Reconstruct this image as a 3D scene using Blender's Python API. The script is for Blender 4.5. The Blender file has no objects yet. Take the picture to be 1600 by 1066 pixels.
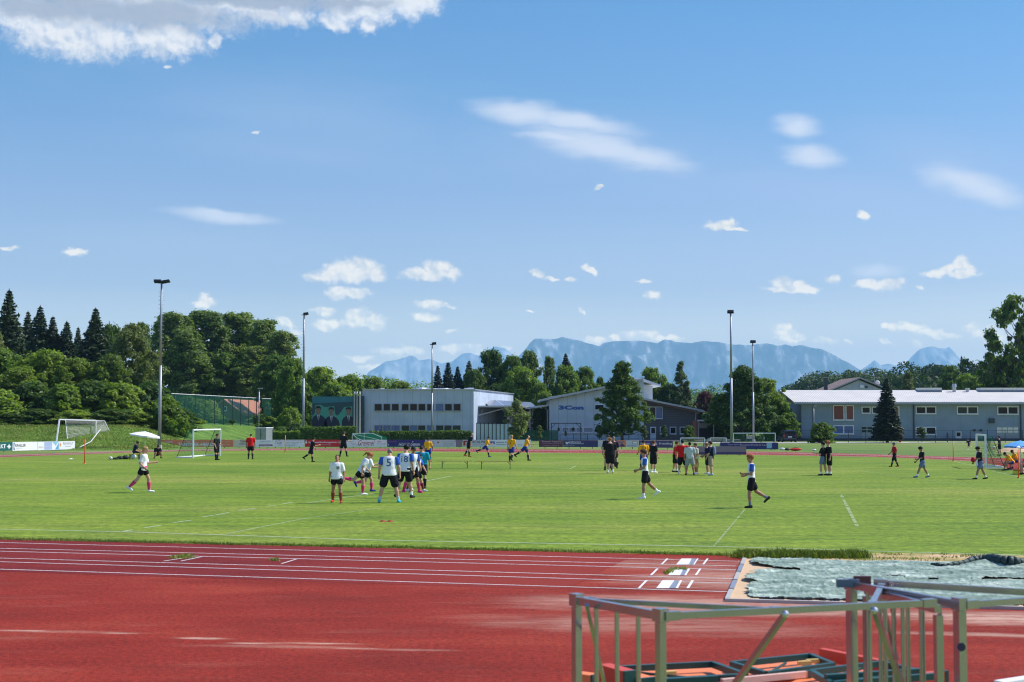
import bpy, math, random
import numpy as np
from mathutils import Vector, Matrix, Euler
from mathutils.bvhtree import BVHTree

sc = bpy.context.scene
COL = sc.collection
R = math.radians
F_PX = 2222.0          # focal length in reference pixels (50 mm lens, 36 mm sensor, 1600 px)
CAM_H = 2.9
PITCH = math.atan(122.0 / F_PX)

# ------------------------------------------------------------------ camera
cam_data = bpy.data.cameras.new('camera')
cam = bpy.data.objects.new('camera', cam_data); COL.objects.link(cam)
cam.location = (0, 0, CAM_H); cam.rotation_euler = (math.pi/2 + PITCH, 0, 0)
cam_data.lens = 50; cam_data.sensor_width = 36
cam_data.clip_start = 0.1; cam_data.clip_end = 90000
cam_data.dof.use_dof = True; cam_data.dof.focus_distance = 85; cam_data.dof.aperture_fstop = 2.8
sc.camera = cam
sc.render.resolution_x = 1024; sc.render.resolution_y = 682
sc.view_settings.view_transform = 'Standard'; sc.view_settings.look = 'None'
sc.view_settings.gamma = 1; sc.view_settings.exposure = 0.30
sc.cycles.use_denoising = True; sc.cycles.pixel_filter_type = 'BLACKMAN_HARRIS'; sc.cycles.filter_width = 1.15
sc.cycles.max_bounces = 6; sc.cycles.transparent_max_bounces = 12; sc.cycles.volume_bounces = 1
sc.cycles.diffuse_bounces = 3; sc.cycles.glossy_bounces = 2; sc.cycles.transmission_bounces = 3
sc.cycles.sample_clamp_indirect = 4

# ------------------------------------------------------------------ sun
SUN_EL, SUN_AZ = R(49), R(76)    # azimuth clockwise from +Y
sd = Vector((math.sin(SUN_AZ)*math.cos(SUN_EL), math.cos(SUN_AZ)*math.cos(SUN_EL), math.sin(SUN_EL)))
sun_data = bpy.data.lights.new('sun', 'SUN'); sun_data.energy = 4.7; sun_data.angle = R(0.53)
sun_data.color = (1.0, 0.955, 0.88)
sun = bpy.data.objects.new('sun', sun_data); COL.objects.link(sun)
sun.rotation_euler = (-sd).to_track_quat('-Z', 'Y').to_euler(); sun.location = (60, 20, 80)

# ------------------------------------------------------------------ world: sky + clouds laid out by direction
world = bpy.data.worlds.new('World'); sc.world = world; world.use_nodes = True
def make_world():
    nt = world.node_tree; N = nt.nodes; L = nt.links
    for n in list(N): N.remove(n)
    def math_(op, a, b=None, c=None, clamp=False):
        n = N.new('ShaderNodeMath'); n.operation = op; n.use_clamp = clamp
        for i, v in enumerate((a, b, c)):
            if v is None: continue
            if isinstance(v, (int, float)): n.inputs[i].default_value = v
            else: L.new(v, n.inputs[i])
        return n.outputs[0]
    def noise(vec, scale, detail, rough=0.55, stretch=None):
        if stretch:
            m = N.new('ShaderNodeMapping'); m.inputs['Scale'].default_value = stretch; L.new(vec, m.inputs['Vector']); vec = m.outputs[0]
        n = N.new('ShaderNodeTexNoise'); n.inputs['Scale'].default_value = scale; n.inputs['Detail'].default_value = detail
        n.inputs['Roughness'].default_value = rough; L.new(vec, n.inputs['Vector']); return n.outputs['Fac']
    def maprange(v, a, b, c=0.0, d=1.0, smooth=True):
        n = N.new('ShaderNodeMapRange'); n.interpolation_type = 'SMOOTHSTEP' if smooth else 'LINEAR'
        L.new(v, n.inputs['Value'])
        for k, x in zip(('From Min', 'From Max', 'To Min', 'To Max'), (a, b, c, d)): n.inputs[k].default_value = x
        return n.outputs['Result']
    def mix(fac, a, b):
        n = N.new('ShaderNodeMix'); n.data_type = 'RGBA'
        if isinstance(fac, float): n.inputs[0].default_value = fac
        else: L.new(fac, n.inputs[0])
        for i, v in ((6, a), (7, b)):
            if isinstance(v, tuple): n.inputs[i].default_value = (*v, 1)
            else: L.new(v, n.inputs[i])
        return n.outputs[2]
    def ramp_w(fac):
        r = N.new('ShaderNodeValToRGB'); el_ = r.color_ramp.elements
        while len(el_) > 1: el_.remove(el_[-1])
        for i, (p, c_) in enumerate(SKY_TINT):
            x = el_[0] if i == 0 else el_.new(p); x.position = p; x.color = (*c_, 1)
        L.new(fac, r.inputs[0]); return r.outputs[0]
    tc = N.new('ShaderNodeTexCoord')
    sep = N.new('ShaderNodeSeparateXYZ'); L.new(tc.outputs['Generated'], sep.inputs[0])
    az = math_('ARCTAN2', sep.outputs[0], sep.outputs[1])
    el = math_('ARCSINE', sep.outputs[2])
    # angles in units of 1/2222 rad
    a = math_('MULTIPLY', az, F_PX); e = math_('MULTIPLY', el, F_PX)
    cmb = N.new('ShaderNodeCombineXYZ'); L.new(a, cmb.inputs[0]); L.new(e, cmb.inputs[1])
    vec = cmb.outputs[0]
    sky = N.new('ShaderNodeTexSky'); sky.sky_type = 'NISHITA'; sky.sun_disc = False
    sky.sun_elevation = SUN_EL; sky.sun_rotation = SUN_AZ; sky.air_density = SKY_AIR; sky.dust_density = SKY_DUST; sky.ozone_density = SKY_OZ
    sky.altitude = 400
    # billowy outlines: the coordinates are bent by noise
    def bent(amount, scale, v_in, det=3):
        n = N.new('ShaderNodeTexNoise'); n.inputs['Scale'].default_value = scale; n.inputs['Detail'].default_value = det; L.new(v_in, n.inputs['Vector'])
        a_ = N.new('ShaderNodeVectorMath'); a_.operation = 'SUBTRACT'; L.new(n.outputs['Color'], a_.inputs[0]); a_.inputs[1].default_value = (0.5, 0.5, 0.5)
        b_ = N.new('ShaderNodeVectorMath'); b_.operation = 'MULTIPLY_ADD'; L.new(a_.outputs[0], b_.inputs[0]); b_.inputs[1].default_value = (amount, amount*0.8, 0); L.new(v_in, b_.inputs[2])
        return b_.outputs[0]
    vraw = vec
    def field(items, vec):
        cur = None
        for (u, v, ru, rv, rot) in items:
            r = Vector(((u-800)/F_PX, math.cos(PITCH)-(533-v)/F_PX*math.sin(PITCH), math.sin(PITCH)+(533-v)/F_PX*math.cos(PITCH))).normalized()
            ca = math.atan2(r.x, r.y)*F_PX; ce = math.asin(r.z)*F_PX
            m = N.new('ShaderNodeMapping'); m.vector_type = 'TEXTURE'
            m.inputs['Location'].default_value = (ca, ce, 0); m.inputs['Rotation'].default_value = (0, 0, R(rot)); m.inputs['Scale'].default_value = (ru, rv, 1)
            if cur is None: L.new(vec, m.inputs['Vector'])
            else:      # keeps the shader evaluating one cloud after another
                ma = N.new('ShaderNodeVectorMath'); ma.operation = 'MULTIPLY_ADD'; L.new(cur, ma.inputs[0]); ma.inputs[1].default_value = (1e-7,)*3
                L.new(vec, ma.inputs[2]); L.new(ma.outputs[0], m.inputs['Vector'])
            ln = N.new('ShaderNodeVectorMath'); ln.operation = 'LENGTH'; L.new(m.outputs[0], ln.inputs[0])
            cur = ln.outputs['Value'] if cur is None else math_('MINIMUM', cur, ln.outputs['Value'])
        return cur
    # crisp cumulus: (u, v, ru, rv, tilt)
    cu = [(120,52,125,45,0),(250,55,90,38,-4),(200,10,260,50,0),(400,0,150,40,0),(560,2,110,45,0),(640,0,60,34,0),(60,20,110,40,0),(520,34,36,15,-25),(338,62,13,14,-30),(575,38,18,13,-35),(440,20,80,25,0),
          (540,430,62,15,2),(562,416,32,19,-5),(530,418,26,15,0),(505,434,34,9,0),(588,428,20,14,0),(668,430,48,11,3),(682,420,28,15,-8),(704,430,18,12,0),(652,424,20,8,0),(548,459,40,11,0),(530,456,24,10,0),
          (566,503,42,12,4),(558,492,24,14,0),(590,510,20,8,5),(508,508,24,12,0),(505,486,20,9,0),(670,475,26,9,-4),(667,497,28,10,-8),(706,517,14,4,0),(700,478,12,4,0),
          (320,474,23,8,0),(318,466,13,9,0),(447,505,22,9,-20),(462,518,16,6,-30),(116,394,20,6,0),(14,389,18,4,0),(262,103,9,4,0),(400,208,12,3,0),
          (1125,354,32,8,0),(1133,350,20,9,-5),(1150,360,20,4,-4),(842,430,18,7,-18),(862,436,12,4,-5),(890,436,11,4,0),(924,424,15,8,-25),(915,418,9,7,0),
          (1007,437,12,4,0),(1021,460,16,7,0),(910,486,7,5,-40),(934,292,8,4,0),(825,486,6,3,0),(1348,337,11,7,-40),
          (1234,452,44,7,0),(1222,443,20,9,0),(1244,446,18,8,0),(1262,452,22,8,-4),(1300,438,15,8,0),(1372,446,42,9,0),(1352,444,20,9,0),(1394,443,20,8,0),(1437,449,10,5,0),
          (1506,427,30,7,0),(1502,414,15,13,0),(1518,420,12,9,0),(1458,426,24,7,0),(1482,420,20,8,20),
          (1000,524,36,11,0),(1040,530,30,6,0),(930,532,18,8,0),(960,528,14,6,0),(610,548,34,11,0),(640,548,26,8,-8),(718,545,40,9,0),(760,552,36,9,0),(560,560,24,6,0),(590,575,34,7,0),(790,547,14,6,0),
          (1232,524,30,14,-6),(1225,512,18,9,0),(1290,531,22,7,-4),(1325,533,8,3,0),(1415,512,36,8,-4),(1460,521,38,8,-8),(1382,507,10,6,0),(1383,533,11,5,-20),(1432,536,12,5,-30),(1530,515,26,12,-6),(1555,525,24,12,0)]
    # wispy lens clouds
    ci = [(940,230,172,32,-13),(1000,242,110,26,-16),(880,215,110,12,-5),(820,178,100,26,-8),(900,190,130,22,-10),(1246,197,46,24,-8),(1268,242,58,24,-8),(1515,288,92,31,-20),(1540,300,66,24,-22),(350,338,110,13,-4),(340,332,60,7,-2),(1368,425,52,12,0)]
    veil = [(900,240,520,90,-10),(1250,290,420,60,-8),(450,235,420,60,-5),(1450,240,200,60,-15),(300,380,360,40,0),(1100,440,600,120,0),(500,180,500,110,-6),(1300,560,500,80,0)]
    wv = bent(26, 0.045, vec); fcu = field(cu, wv); fci = field(ci, bent(22, 0.02, vec, 2)); fve = field(veil, vec)
    n1 = noise(vec, 0.030, 7, 0.62); n2 = noise(vec, 0.11, 5, 0.65)
    nn = math_('ADD', math_('MULTIPLY', n1, 0.55), math_('MULTIPLY', n2, 0.45))
    d = math_('ADD', math_('MULTIPLY', math_('SUBTRACT', 1.0, fcu), 1.45), math_('MULTIPLY', math_('SUBTRACT', nn, 0.5), 2.2))
    dens = maprange(d, -0.12, 0.85)
    dens = math_('MULTIPLY', dens, maprange(fcu, 1.7, 1.1))
    # light from the upper right: difference of shifted noise
    mp = N.new('ShaderNodeMapping'); mp.inputs['Location'].default_value = (-4, -6, 0); L.new(vec, mp.inputs['Vector'])
    n1s = noise(mp.outputs[0], 0.022, 3, 0.5); n1c = noise(vraw, 0.022, 3, 0.5)
    sh = maprange(math_('SUBTRACT', n1s, n1c), -0.12, 0.07, 0.0, 1.0)
    # overhead cloud: grey underside
    under = field([(190,18,230,24,-1),(420,2,180,14,0),(520,4,100,9,0),(60,14,80,16,0)], wv)
    ug = maprange(math_('ADD', under, math_('MULTIPLY', math_('SUBTRACT', n1c, 0.5), 1.6)), 1.35, 0.45)
    ccol = mix(sh, (0.48, 0.54, 0.66), (0.80, 0.80, 0.81))
    ccol = mix(math_('MULTIPLY', ug, 0.9), ccol, (0.34, 0.38, 0.46))
    # lower clouds are veiled by the air
    low = maprange(e, 0, 200, 0.7, 1.0, False)
    lift = N.new('ShaderNodeVectorMath'); lift.operation = 'SCALE'; lift.inputs['Scale'].default_value = 4.0
    def through_air(col):
        lr = N.new('ShaderNodeValToRGB'); el_ = lr.color_ramp.elements
        while len(el_) > 1: el_.remove(el_[-1])
        for i, (p, c_) in enumerate([(0.03, (0.76,0.60,0.33)), (0.047, (0.66,0.53,0.30)), (0.092, (0.385,0.33,0.25)), (0.16, (0.30,0.275,0.225)), (0.23, (0.268,0.258,0.24)), (0.28, (0.25,0.25,0.25))]):
            x = el_[0] if i == 0 else el_.new(p); x.position = p; x.color = (*c_, 1)
        L.new(maprange(e, 0, 2222, 0, 1, False), lr.inputs[0])
        mu = N.new('ShaderNodeVectorMath'); mu.operation = 'MULTIPLY'; L.new(col, mu.inputs[0]); L.new(lr.outputs[0], mu.inputs[1]); return mu.outputs[0]
    ca_ = through_air(ccol); L.new(ca_, lift.inputs[0]); ccol = lift.outputs[0]
    s1 = noise(vec, 0.02, 4, 0.6, (0.35, 2.2, 1)); 
    dci = maprange(math_('ADD', math_('SUBTRACT', 1.05, fci), math_('MULTIPLY', math_('SUBTRACT', s1, 0.5), 0.7)), 0.0, 0.95)
    s2 = noise(vec, 0.006, 3, 0.55, (0.5, 2.0, 1))
    dve = maprange(math_('ADD', math_('SUBTRACT', 1.0, fve), math_('MULTIPLY', math_('SUBTRACT', s2, 0.5), 1.2)), 0.0, 1.2)
    tint = N.new('ShaderNodeMix'); tint.data_type = 'RGBA'; tint.blend_type = 'MULTIPLY'; tint.inputs[0].default_value = 1.0
    L.new(sky.outputs[0], tint.inputs[6])
    tr_ = ramp_w(maprange(e, 0, 2222, 0, 1, False)); L.new(tr_, tint.inputs[7])
    sc_ = N.new('ShaderNodeVectorMath'); sc_.operation = 'SCALE'; L.new(tint.outputs[2], sc_.inputs[0]); sc_.inputs['Scale'].default_value = SKY_STRENGTH*4
    base = sc_.outputs[0]
    c = mix(math_('MULTIPLY', dve, 0.22), base, (0.50, 0.56, 0.72))
    c = mix(math_('MULTIPLY', dci, 0.76), c, (0.76, 0.77, 0.82))
    c = mix(math_('MULTIPLY', math_('MULTIPLY', dens, low), 0.95), c, ccol)
    bg = N.new('ShaderNodeBackground'); L.new(c, bg.inputs['Color']); bg.inputs['Strength'].default_value = 1.0
    out = N.new('ShaderNodeOutputWorld'); L.new(bg.outputs[0], out.inputs['Surface'])
SKY_AIR, SKY_DUST, SKY_OZ, SKY_STRENGTH = 1.0, 0.6, 2.0, 0.10
SKY_TINT = [(0.0, (0.72, 0.6783, 0.6796)), (0.016, (0.572, 0.5008, 0.42)), (0.047, (0.5527, 0.4041, 0.2955)), (0.092, (0.3033, 0.2562, 0.2568)), (0.16, (0.2399, 0.2364, 0.2672)), (0.227, (0.1677, 0.2326, 0.2769)), (0.28, (0.1432, 0.2299, 0.2846)), (0.5, (0.14, 0.235, 0.4)), (1.0, (0.13, 0.215, 0.37))]
make_world()
world.cycles.sampling_method = 'AUTOMATIC'

# ------------------------------------------------------------------ projection helpers (where a thing stands)
def ray(u, v):
    t = (533 - v)/F_PX
    return ((u-800)/F_PX, math.cos(PITCH)-t*math.sin(PITCH), math.sin(PITCH)+t*math.cos(PITCH))
def G(u, v, z=0.0):
    r = ray(u, v); s = (z-CAM_H)/r[2]
    return Vector((r[0]*s, r[1]*s, z))
def P(u, v, Y):
    r = ray(u, v); s = Y/r[1]
    return Vector((r[0]*s, Y, CAM_H + r[2]*s))
def smooth(t):
    t = np.clip(t, 0, 1); return t*t*(3-2*t)
def terrain(x, y):
    return float(2.3*smooth((y-131)/17)*smooth((-31.5-x)/9))

# ------------------------------------------------------------------ materials
MATS = {}
def _new(name):
    m = bpy.data.materials.new(name); m.use_nodes = True; MATS[name] = m
    return m, m.node_tree.nodes, m.node_tree.links, m.node_tree.nodes['Principled BSDF']
def mat(name, col, rough=0.7, metal=0.0, var=0.12, scale=3.0, bump=0.0, bscale=20.0, spec=0.5, emit=None):
    if name in MATS: return MATS[name]
    m, N, L, b = _new(name)
    b.inputs['Roughness'].default_value = rough; b.inputs['Metallic'].default_value = metal
    b.inputs['Specular IOR Level'].default_value = spec
    tc = N.new('ShaderNodeTexCoord')
    nz = N.new('ShaderNodeTexNoise'); nz.inputs['Scale'].default_value = scale; nz.inputs['Detail'].default_value = 4
    L.new(tc.outputs['Object'], nz.inputs['Vector'])
    mx = N.new('ShaderNodeMix'); mx.data_type = 'RGBA'; L.new(nz.outputs['Fac'], mx.inputs[0])
    mx.inputs[6].default_value = (*[c*(1-var) for c in col], 1); mx.inputs[7].default_value = (*[min(1, c*(1+var)) for c in col], 1)
    L.new(mx.outputs[2], b.inputs['Base Color'])
    if bump:
        n2 = N.new('ShaderNodeTexNoise'); n2.inputs['Scale'].default_value = bscale; n2.inputs['Detail'].default_value = 3
        L.new(tc.outputs['Object'], n2.inputs['Vector'])
        bp = N.new('ShaderNodeBump'); bp.inputs['Strength'].default_value = bump; bp.inputs['Distance'].default_value = 0.02
        L.new(n2.outputs['Fac'], bp.inputs['Height']); L.new(bp.outputs[0], b.inputs['Normal'])
    return m
def ramp_node(N, stops):
    r = N.new('ShaderNodeValToRGB'); el = r.color_ramp.elements
    while len(el) > 1: el.remove(el[-1])
    el[0].position = stops[0][0]; el[0].color = (*stops[0][1], 1)
    for p, c in stops[1:]:
        e = el.new(p); e.color = (*c, 1)
    return r
def mat_ground(name, layers, rough=0.9, bump=0.3, bscale=8.0):
    """layers: list of (noise scale vector, detail, [(pos, colour)...], mix amount or thresholds)."""
    m, N, L, b = _new(name); b.inputs['Roughness'].default_value = rough; b.inputs['Specular IOR Level'].default_value = 0.2
    tc = N.new('ShaderNodeTexCoord'); cur = None
    for (sv, det, stops, blend, fac) in layers:
        mp = N.new('ShaderNodeMapping'); mp.inputs['Scale'].default_value = sv; L.new(tc.outputs['Object'], mp.inputs['Vector'])
        nz = N.new('ShaderNodeTexNoise'); nz.inputs['Scale'].default_value = 1.0; nz.inputs['Detail'].default_value = det; nz.inputs['Roughness'].default_value = 0.6
        L.new(mp.outputs[0], nz.inputs['Vector'])
        r = ramp_node(N, stops); L.new(nz.outputs['Fac'], r.inputs[0])
        if cur is None: cur = r.outputs[0]
        else:
            mx = N.new('ShaderNodeMix'); mx.data_type = 'RGBA'; mx.blend_type = blend; mx.inputs[0].default_value = fac
            L.new(cur, mx.inputs[6]); L.new(r.outputs[0], mx.inputs[7]); cur = mx.outputs[2]
    L.new(cur, b.inputs['Base Color'])
    if bump:
        n2 = N.new('ShaderNodeTexNoise'); n2.inputs['Scale'].default_value = bscale; n2.inputs['Detail'].default_value = 4
        L.new(tc.outputs['Object'], n2.inputs['Vector'])
        bp = N.new('ShaderNodeBump'); bp.inputs['Strength'].default_value = bump; bp.inputs['Distance'].default_value = 0.05
        L.new(n2.outputs['Fac'], bp.inputs['Height']); L.new(bp.outputs[0], b.inputs['Normal'])
    return m
def mat_leaf(name, dark, light, trans=0.42, accent=None, afrac=0.0, rough=0.55):
    m, N, L, b = _new(name)
    geo = N.new('ShaderNodeNewGeometry'); oi = N.new('ShaderNodeObjectInfo')
    tc = N.new('ShaderNodeTexCoord')
    nz = N.new('ShaderNodeTexNoise'); nz.inputs['Scale'].default_value = 0.45; nz.inputs['Detail'].default_value = 2
    L.new(tc.outputs['Object'], nz.inputs['Vector'])
    a = N.new('ShaderNodeMath'); a.operation = 'MULTIPLY_ADD'; L.new(geo.outputs['Random Per Island'], a.inputs[0]); a.inputs[1].default_value = 0.55
    s = N.new('ShaderNodeMath'); s.operation = 'MULTIPLY'; L.new(nz.outputs['Fac'], s.inputs[0]); s.inputs[1].default_value = 0.45
    L.new(s.outputs[0], a.inputs[2])
    stops = [(0.0, dark), (1.0, light)]
    if accent: stops = [(0.0, dark), (1-afrac-0.03, light), (1-afrac, accent), (1.0, accent)]
    r = ramp_node(N, stops); L.new(a.outputs[0], r.inputs[0])
    hsv = N.new('ShaderNodeHueSaturation'); L.new(r.outputs[0], hsv.inputs['Color'])
    mr = N.new('ShaderNodeMapRange'); L.new(oi.outputs['Random'], mr.inputs['Value']); mr.inputs['To Min'].default_value = 0.78; mr.inputs['To Max'].default_value = 1.22
    L.new(mr.outputs[0], hsv.inputs['Value'])
    mr2 = N.new('ShaderNodeMapRange'); L.new(oi.outputs['Random'], mr2.inputs['Value']); mr2.inputs['To Min'].default_value = 0.515; mr2.inputs['To Max'].default_value = 0.485
    L.new(mr2.outputs[0], hsv.inputs['Hue'])
    L.new(hsv.outputs[0], b.inputs['Base Color']); b.inputs['Roughness'].default_value = rough; b.inputs['Specular IOR Level'].default_value = 0.35
    tr = N.new('ShaderNodeBsdfTranslucent')
    tl = N.new('ShaderNodeMix'); tl.data_type = 'RGBA'; tl.blend_type = 'MULTIPLY'; tl.inputs[0].default_value = 1
    L.new(hsv.outputs[0], tl.inputs[6]); tl.inputs[7].default_value = (1.5, 1.6, 0.6, 1); L.new(tl.outputs[2], tr.inputs['Color'])
    ms = N.new('ShaderNodeMixShader'); ms.inputs[0].default_value = trans
    L.new(b.outputs[0], ms.inputs[1]); L.new(tr.outputs[0], ms.inputs[2]); L.new(ms.outputs[0], N['Material Output'].inputs['Surface'])
    return m
def mat_stripes(name, col, col2, freq, axis='X', rough=0.6, metal=0.0, width=0.12, bump=0.4):
    """panel joints / corrugation: thin lines every 1/freq metres along an axis."""
    m, N, L, b = _new(name); b.inputs['Roughness'].default_value = rough; b.inputs['Metallic'].default_value = metal
    tc = N.new('ShaderNodeTexCoord'); sp = N.new('ShaderNodeSeparateXYZ'); L.new(tc.outputs['Object'], sp.inputs[0])
    mu = N.new('ShaderNodeMath'); mu.operation = 'MULTIPLY'; L.new(sp.outputs[axis], mu.inputs[0]); mu.inputs[1].default_value = freq
    fr = N.new('ShaderNodeMath'); fr.operation = 'FRACT'; L.new(mu.outputs[0], fr.inputs[0])
    lt = N.new('ShaderNodeMath'); lt.operation = 'LESS_THAN'; L.new(fr.outputs[0], lt.inputs[0]); lt.inputs[1].default_value = width
    nz = N.new('ShaderNodeTexNoise'); nz.inputs['Scale'].default_value = 0.5; nz.inputs['Detail'].default_value = 5; L.new(tc.outputs['Object'], nz.inputs['Vector'])
    r = ramp_node(N, [(0.3, tuple(c*0.9 for c in col)), (0.7, tuple(min(1, c*1.08) for c in col))]); L.new(nz.outputs['Fac'], r.inputs[0])
    mx = N.new('ShaderNodeMix'); mx.data_type = 'RGBA'; L.new(lt.outputs[0], mx.inputs[0]); L.new(r.outputs[0], mx.inputs[6]); mx.inputs[7].default_value = (*col2, 1)
    L.new(mx.outputs[2], b.inputs['Base Color'])
    return m
def mat_net(name, col, alpha, rough=0.7):
    m, N, L, b = _new(name); b.inputs['Base Color'].default_value = (*col, 1); b.inputs['Roughness'].default_value = rough
    tr = N.new('ShaderNodeBsdfTransparent'); ms = N.new('ShaderNodeMixShader'); ms.inputs[0].default_value = alpha
    L.new(tr.outputs[0], ms.inputs[1]); L.new(b.outputs[0], ms.inputs[2]); L.new(ms.outputs[0], N['Material Output'].inputs['Surface'])
    return m

def M(name):
    return MATS[name]
mat('white_paint', (0.84, 0.85, 0.86), 0.5); mat('white_line', (0.72, 0.72, 0.70), 0.8, var=0.15, scale=2)
mat('alu', (0.62, 0.64, 0.66), 0.32, 0.9, bump=0.1, bscale=60); mat('grey_metal', (0.42, 0.45, 0.48), 0.45, 0.6)
mat('pole_metal', (0.30, 0.32, 0.35), 0.5, 0.5); mat('dark_metal', (0.03, 0.032, 0.035), 0.5, 0.3); mat('black', (0.012, 0.012, 0.014), 0.6)
mat('glass_dark', (0.010, 0.014, 0.018), 0.08, var=0.6, scale=0.7, spec=0.1); mat('glass_green', (0.03, 0.05, 0.045), 0.1, var=0.5, scale=0.7, spec=0.1)
mat('glass_blue', (0.06, 0.13, 0.32), 0.25, var=0.25); mat('glass_red', (0.18, 0.04, 0.03), 0.3, var=0.4); mat('blind_grey', (0.25, 0.28, 0.30), 0.4)
mat('window_frame', (0.70, 0.72, 0.72), 0.5); mat('frame_grey', (0.30, 0.34, 0.36), 0.5)
mat('bark', (0.10, 0.085, 0.065), 0.9, bump=0.5, bscale=6); mat('bark_birch', (0.5, 0.49, 0.45), 0.8, var=0.4)
mat('wood', (0.45, 0.28, 0.12), 0.6, var=0.2); mat('wood_bench', (0.50, 0.26, 0.07), 0.5, var=0.15); mat('bench_green', (0.02, 0.06, 0.035), 0.5)
mat('brick_red', (0.35, 0.12, 0.07), 0.8); mat('orange_pole', (0.95, 0.13, 0.01), 0.5, var=0.03); mat('yellow_cone', (0.85, 0.75, 0.05), 0.5)
mat('sand', (0.62, 0.42, 0.24), 0.95, var=0.15, scale=1.5, bump=0.4, bscale=10)
mat('concrete', (0.42, 0.40, 0.37), 0.9, var=0.15, bump=0.3); mat('dark_slab', (0.06, 0.07, 0.08), 0.8)
mat_net('net_green', (0.015, 0.16, 0.075), 0.42); mat_net('net_white', (0.6, 0.6, 0.58), 0.22); mat_net('net_greendark', (0.01, 0.09, 0.05), 0.6)
mat_net('net_fence', (0.008, 0.12, 0.08), 0.28)
mat('net_cord_green', (0.02, 0.24, 0.11), 0.8); mat('net_cord_white', (0.66, 0.66, 0.62), 0.8)
mat_stripes('panel_light', (0.44, 0.51, 0.60), (0.36, 0.38, 0.40), 0.9, 'X', width=0.05)
mat_stripes('panel_mint', (0.50, 0.58, 0.60), (0.34, 0.40, 0.43), 0.8, 'X', width=0.06)
mat_stripes('panel_slate', (0.225, 0.30, 0.37), (0.19, 0.26, 0.32), 0.28, 'X', width=0.02)
mat_stripes('roof_corrugated', (0.64, 0.61, 0.56), (0.40, 0.385, 0.36), 3.1, 'X', rough=0.75, metal=0.0, width=0.32)
mat_stripes('wood_cladding', (0.10, 0.098, 0.10), (0.045, 0.042, 0.042), 4.0, 'Z', width=0.14)
mat_stripes('wood_brown', (0.17, 0.115, 0.075), (0.09, 0.06, 0.04), 2.2, 'X', width=0.12)
mat_stripes('roof_tiles', (0.52, 0.20, 0.11), (0.36, 0.13, 0.07), 1.6, 'Y', width=0.2)
mat_stripes('roof_tiles_brown', (0.30, 0.19, 0.13), (0.16, 0.10, 0.07), 1.4, 'Y', width=0.25)
mat_stripes('fence_panels', (0.30, 0.36, 0.37), (0.05, 0.06, 0.065), 1.43, 'X', rough=0.35, width=0.14)
mat('solar', (0.26, 0.27, 0.33), 0.2, 0.2, var=0.1); mat('soffit', (0.16, 0.09, 0.05), 0.8)

mat_ground('meadow', [((0.05,0.12,1), 5, [(0.3,(0.075,0.135,0.022)),(0.5,(0.13,0.20,0.035)),(0.7,(0.24,0.25,0.075))], 'MIX', 1),
                      ((1.6,1.6,1), 4, [(0.2,(0.35,0.35,0.35)),(0.8,(0.72,0.72,0.72))], 'OVERLAY', 0.8)], bump=0.5, bscale=2.5)
mat_ground('bank_grass', [((0.35,0.6,0.9), 5, [(0.32,(0.05,0.105,0.012)),(0.52,(0.10,0.19,0.022)),(0.68,(0.17,0.26,0.04))], 'MIX', 1),
                      ((2.6,2.6,2.6), 4, [(0.2,(0.25,0.25,0.25)),(0.8,(0.8,0.8,0.8))], 'OVERLAY', 0.9)], bump=1.0, bscale=1.8)
mat_ground('pitch_grass', [((0.035,0.10,1), 5, [(0.32,(0.115,0.192,0.014)),(0.5,(0.158,0.235,0.020)),(0.66,(0.225,0.265,0.040))], 'MIX', 1),
                      ((0.35,1.3,1), 6, [(0.30,(0.33,0.37,0.36)),(0.5,(0.5,0.5,0.5)),(0.70,(0.68,0.64,0.55))], 'OVERLAY', 1.0),
                      ((5,5,1), 5, [(0.28,(0.22,0.24,0.22)),(0.72,(0.78,0.76,0.74))], 'OVERLAY', 0.9)], bump=0.6, bscale=14)
mat_ground('track_red', [((0.25,0.5,1), 6, [(0.3,(0.205,0.019,0.010)),(0.52,(0.272,0.026,0.013)),(0.72,(0.345,0.048,0.024))], 'MIX', 1),
                      ((0.5,1.5,1), 5, [(0.3,(0.45,0.45,0.45)),(0.7,(0.55,0.55,0.55))], 'OVERLAY', 0.8),
                      ((14,14,1), 4, [(0.28,(0.25,0.25,0.25)),(0.72,(0.75,0.75,0.75))], 'OVERLAY', 0.9)], rough=0.95, bump=0.5, bscale=60)
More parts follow.
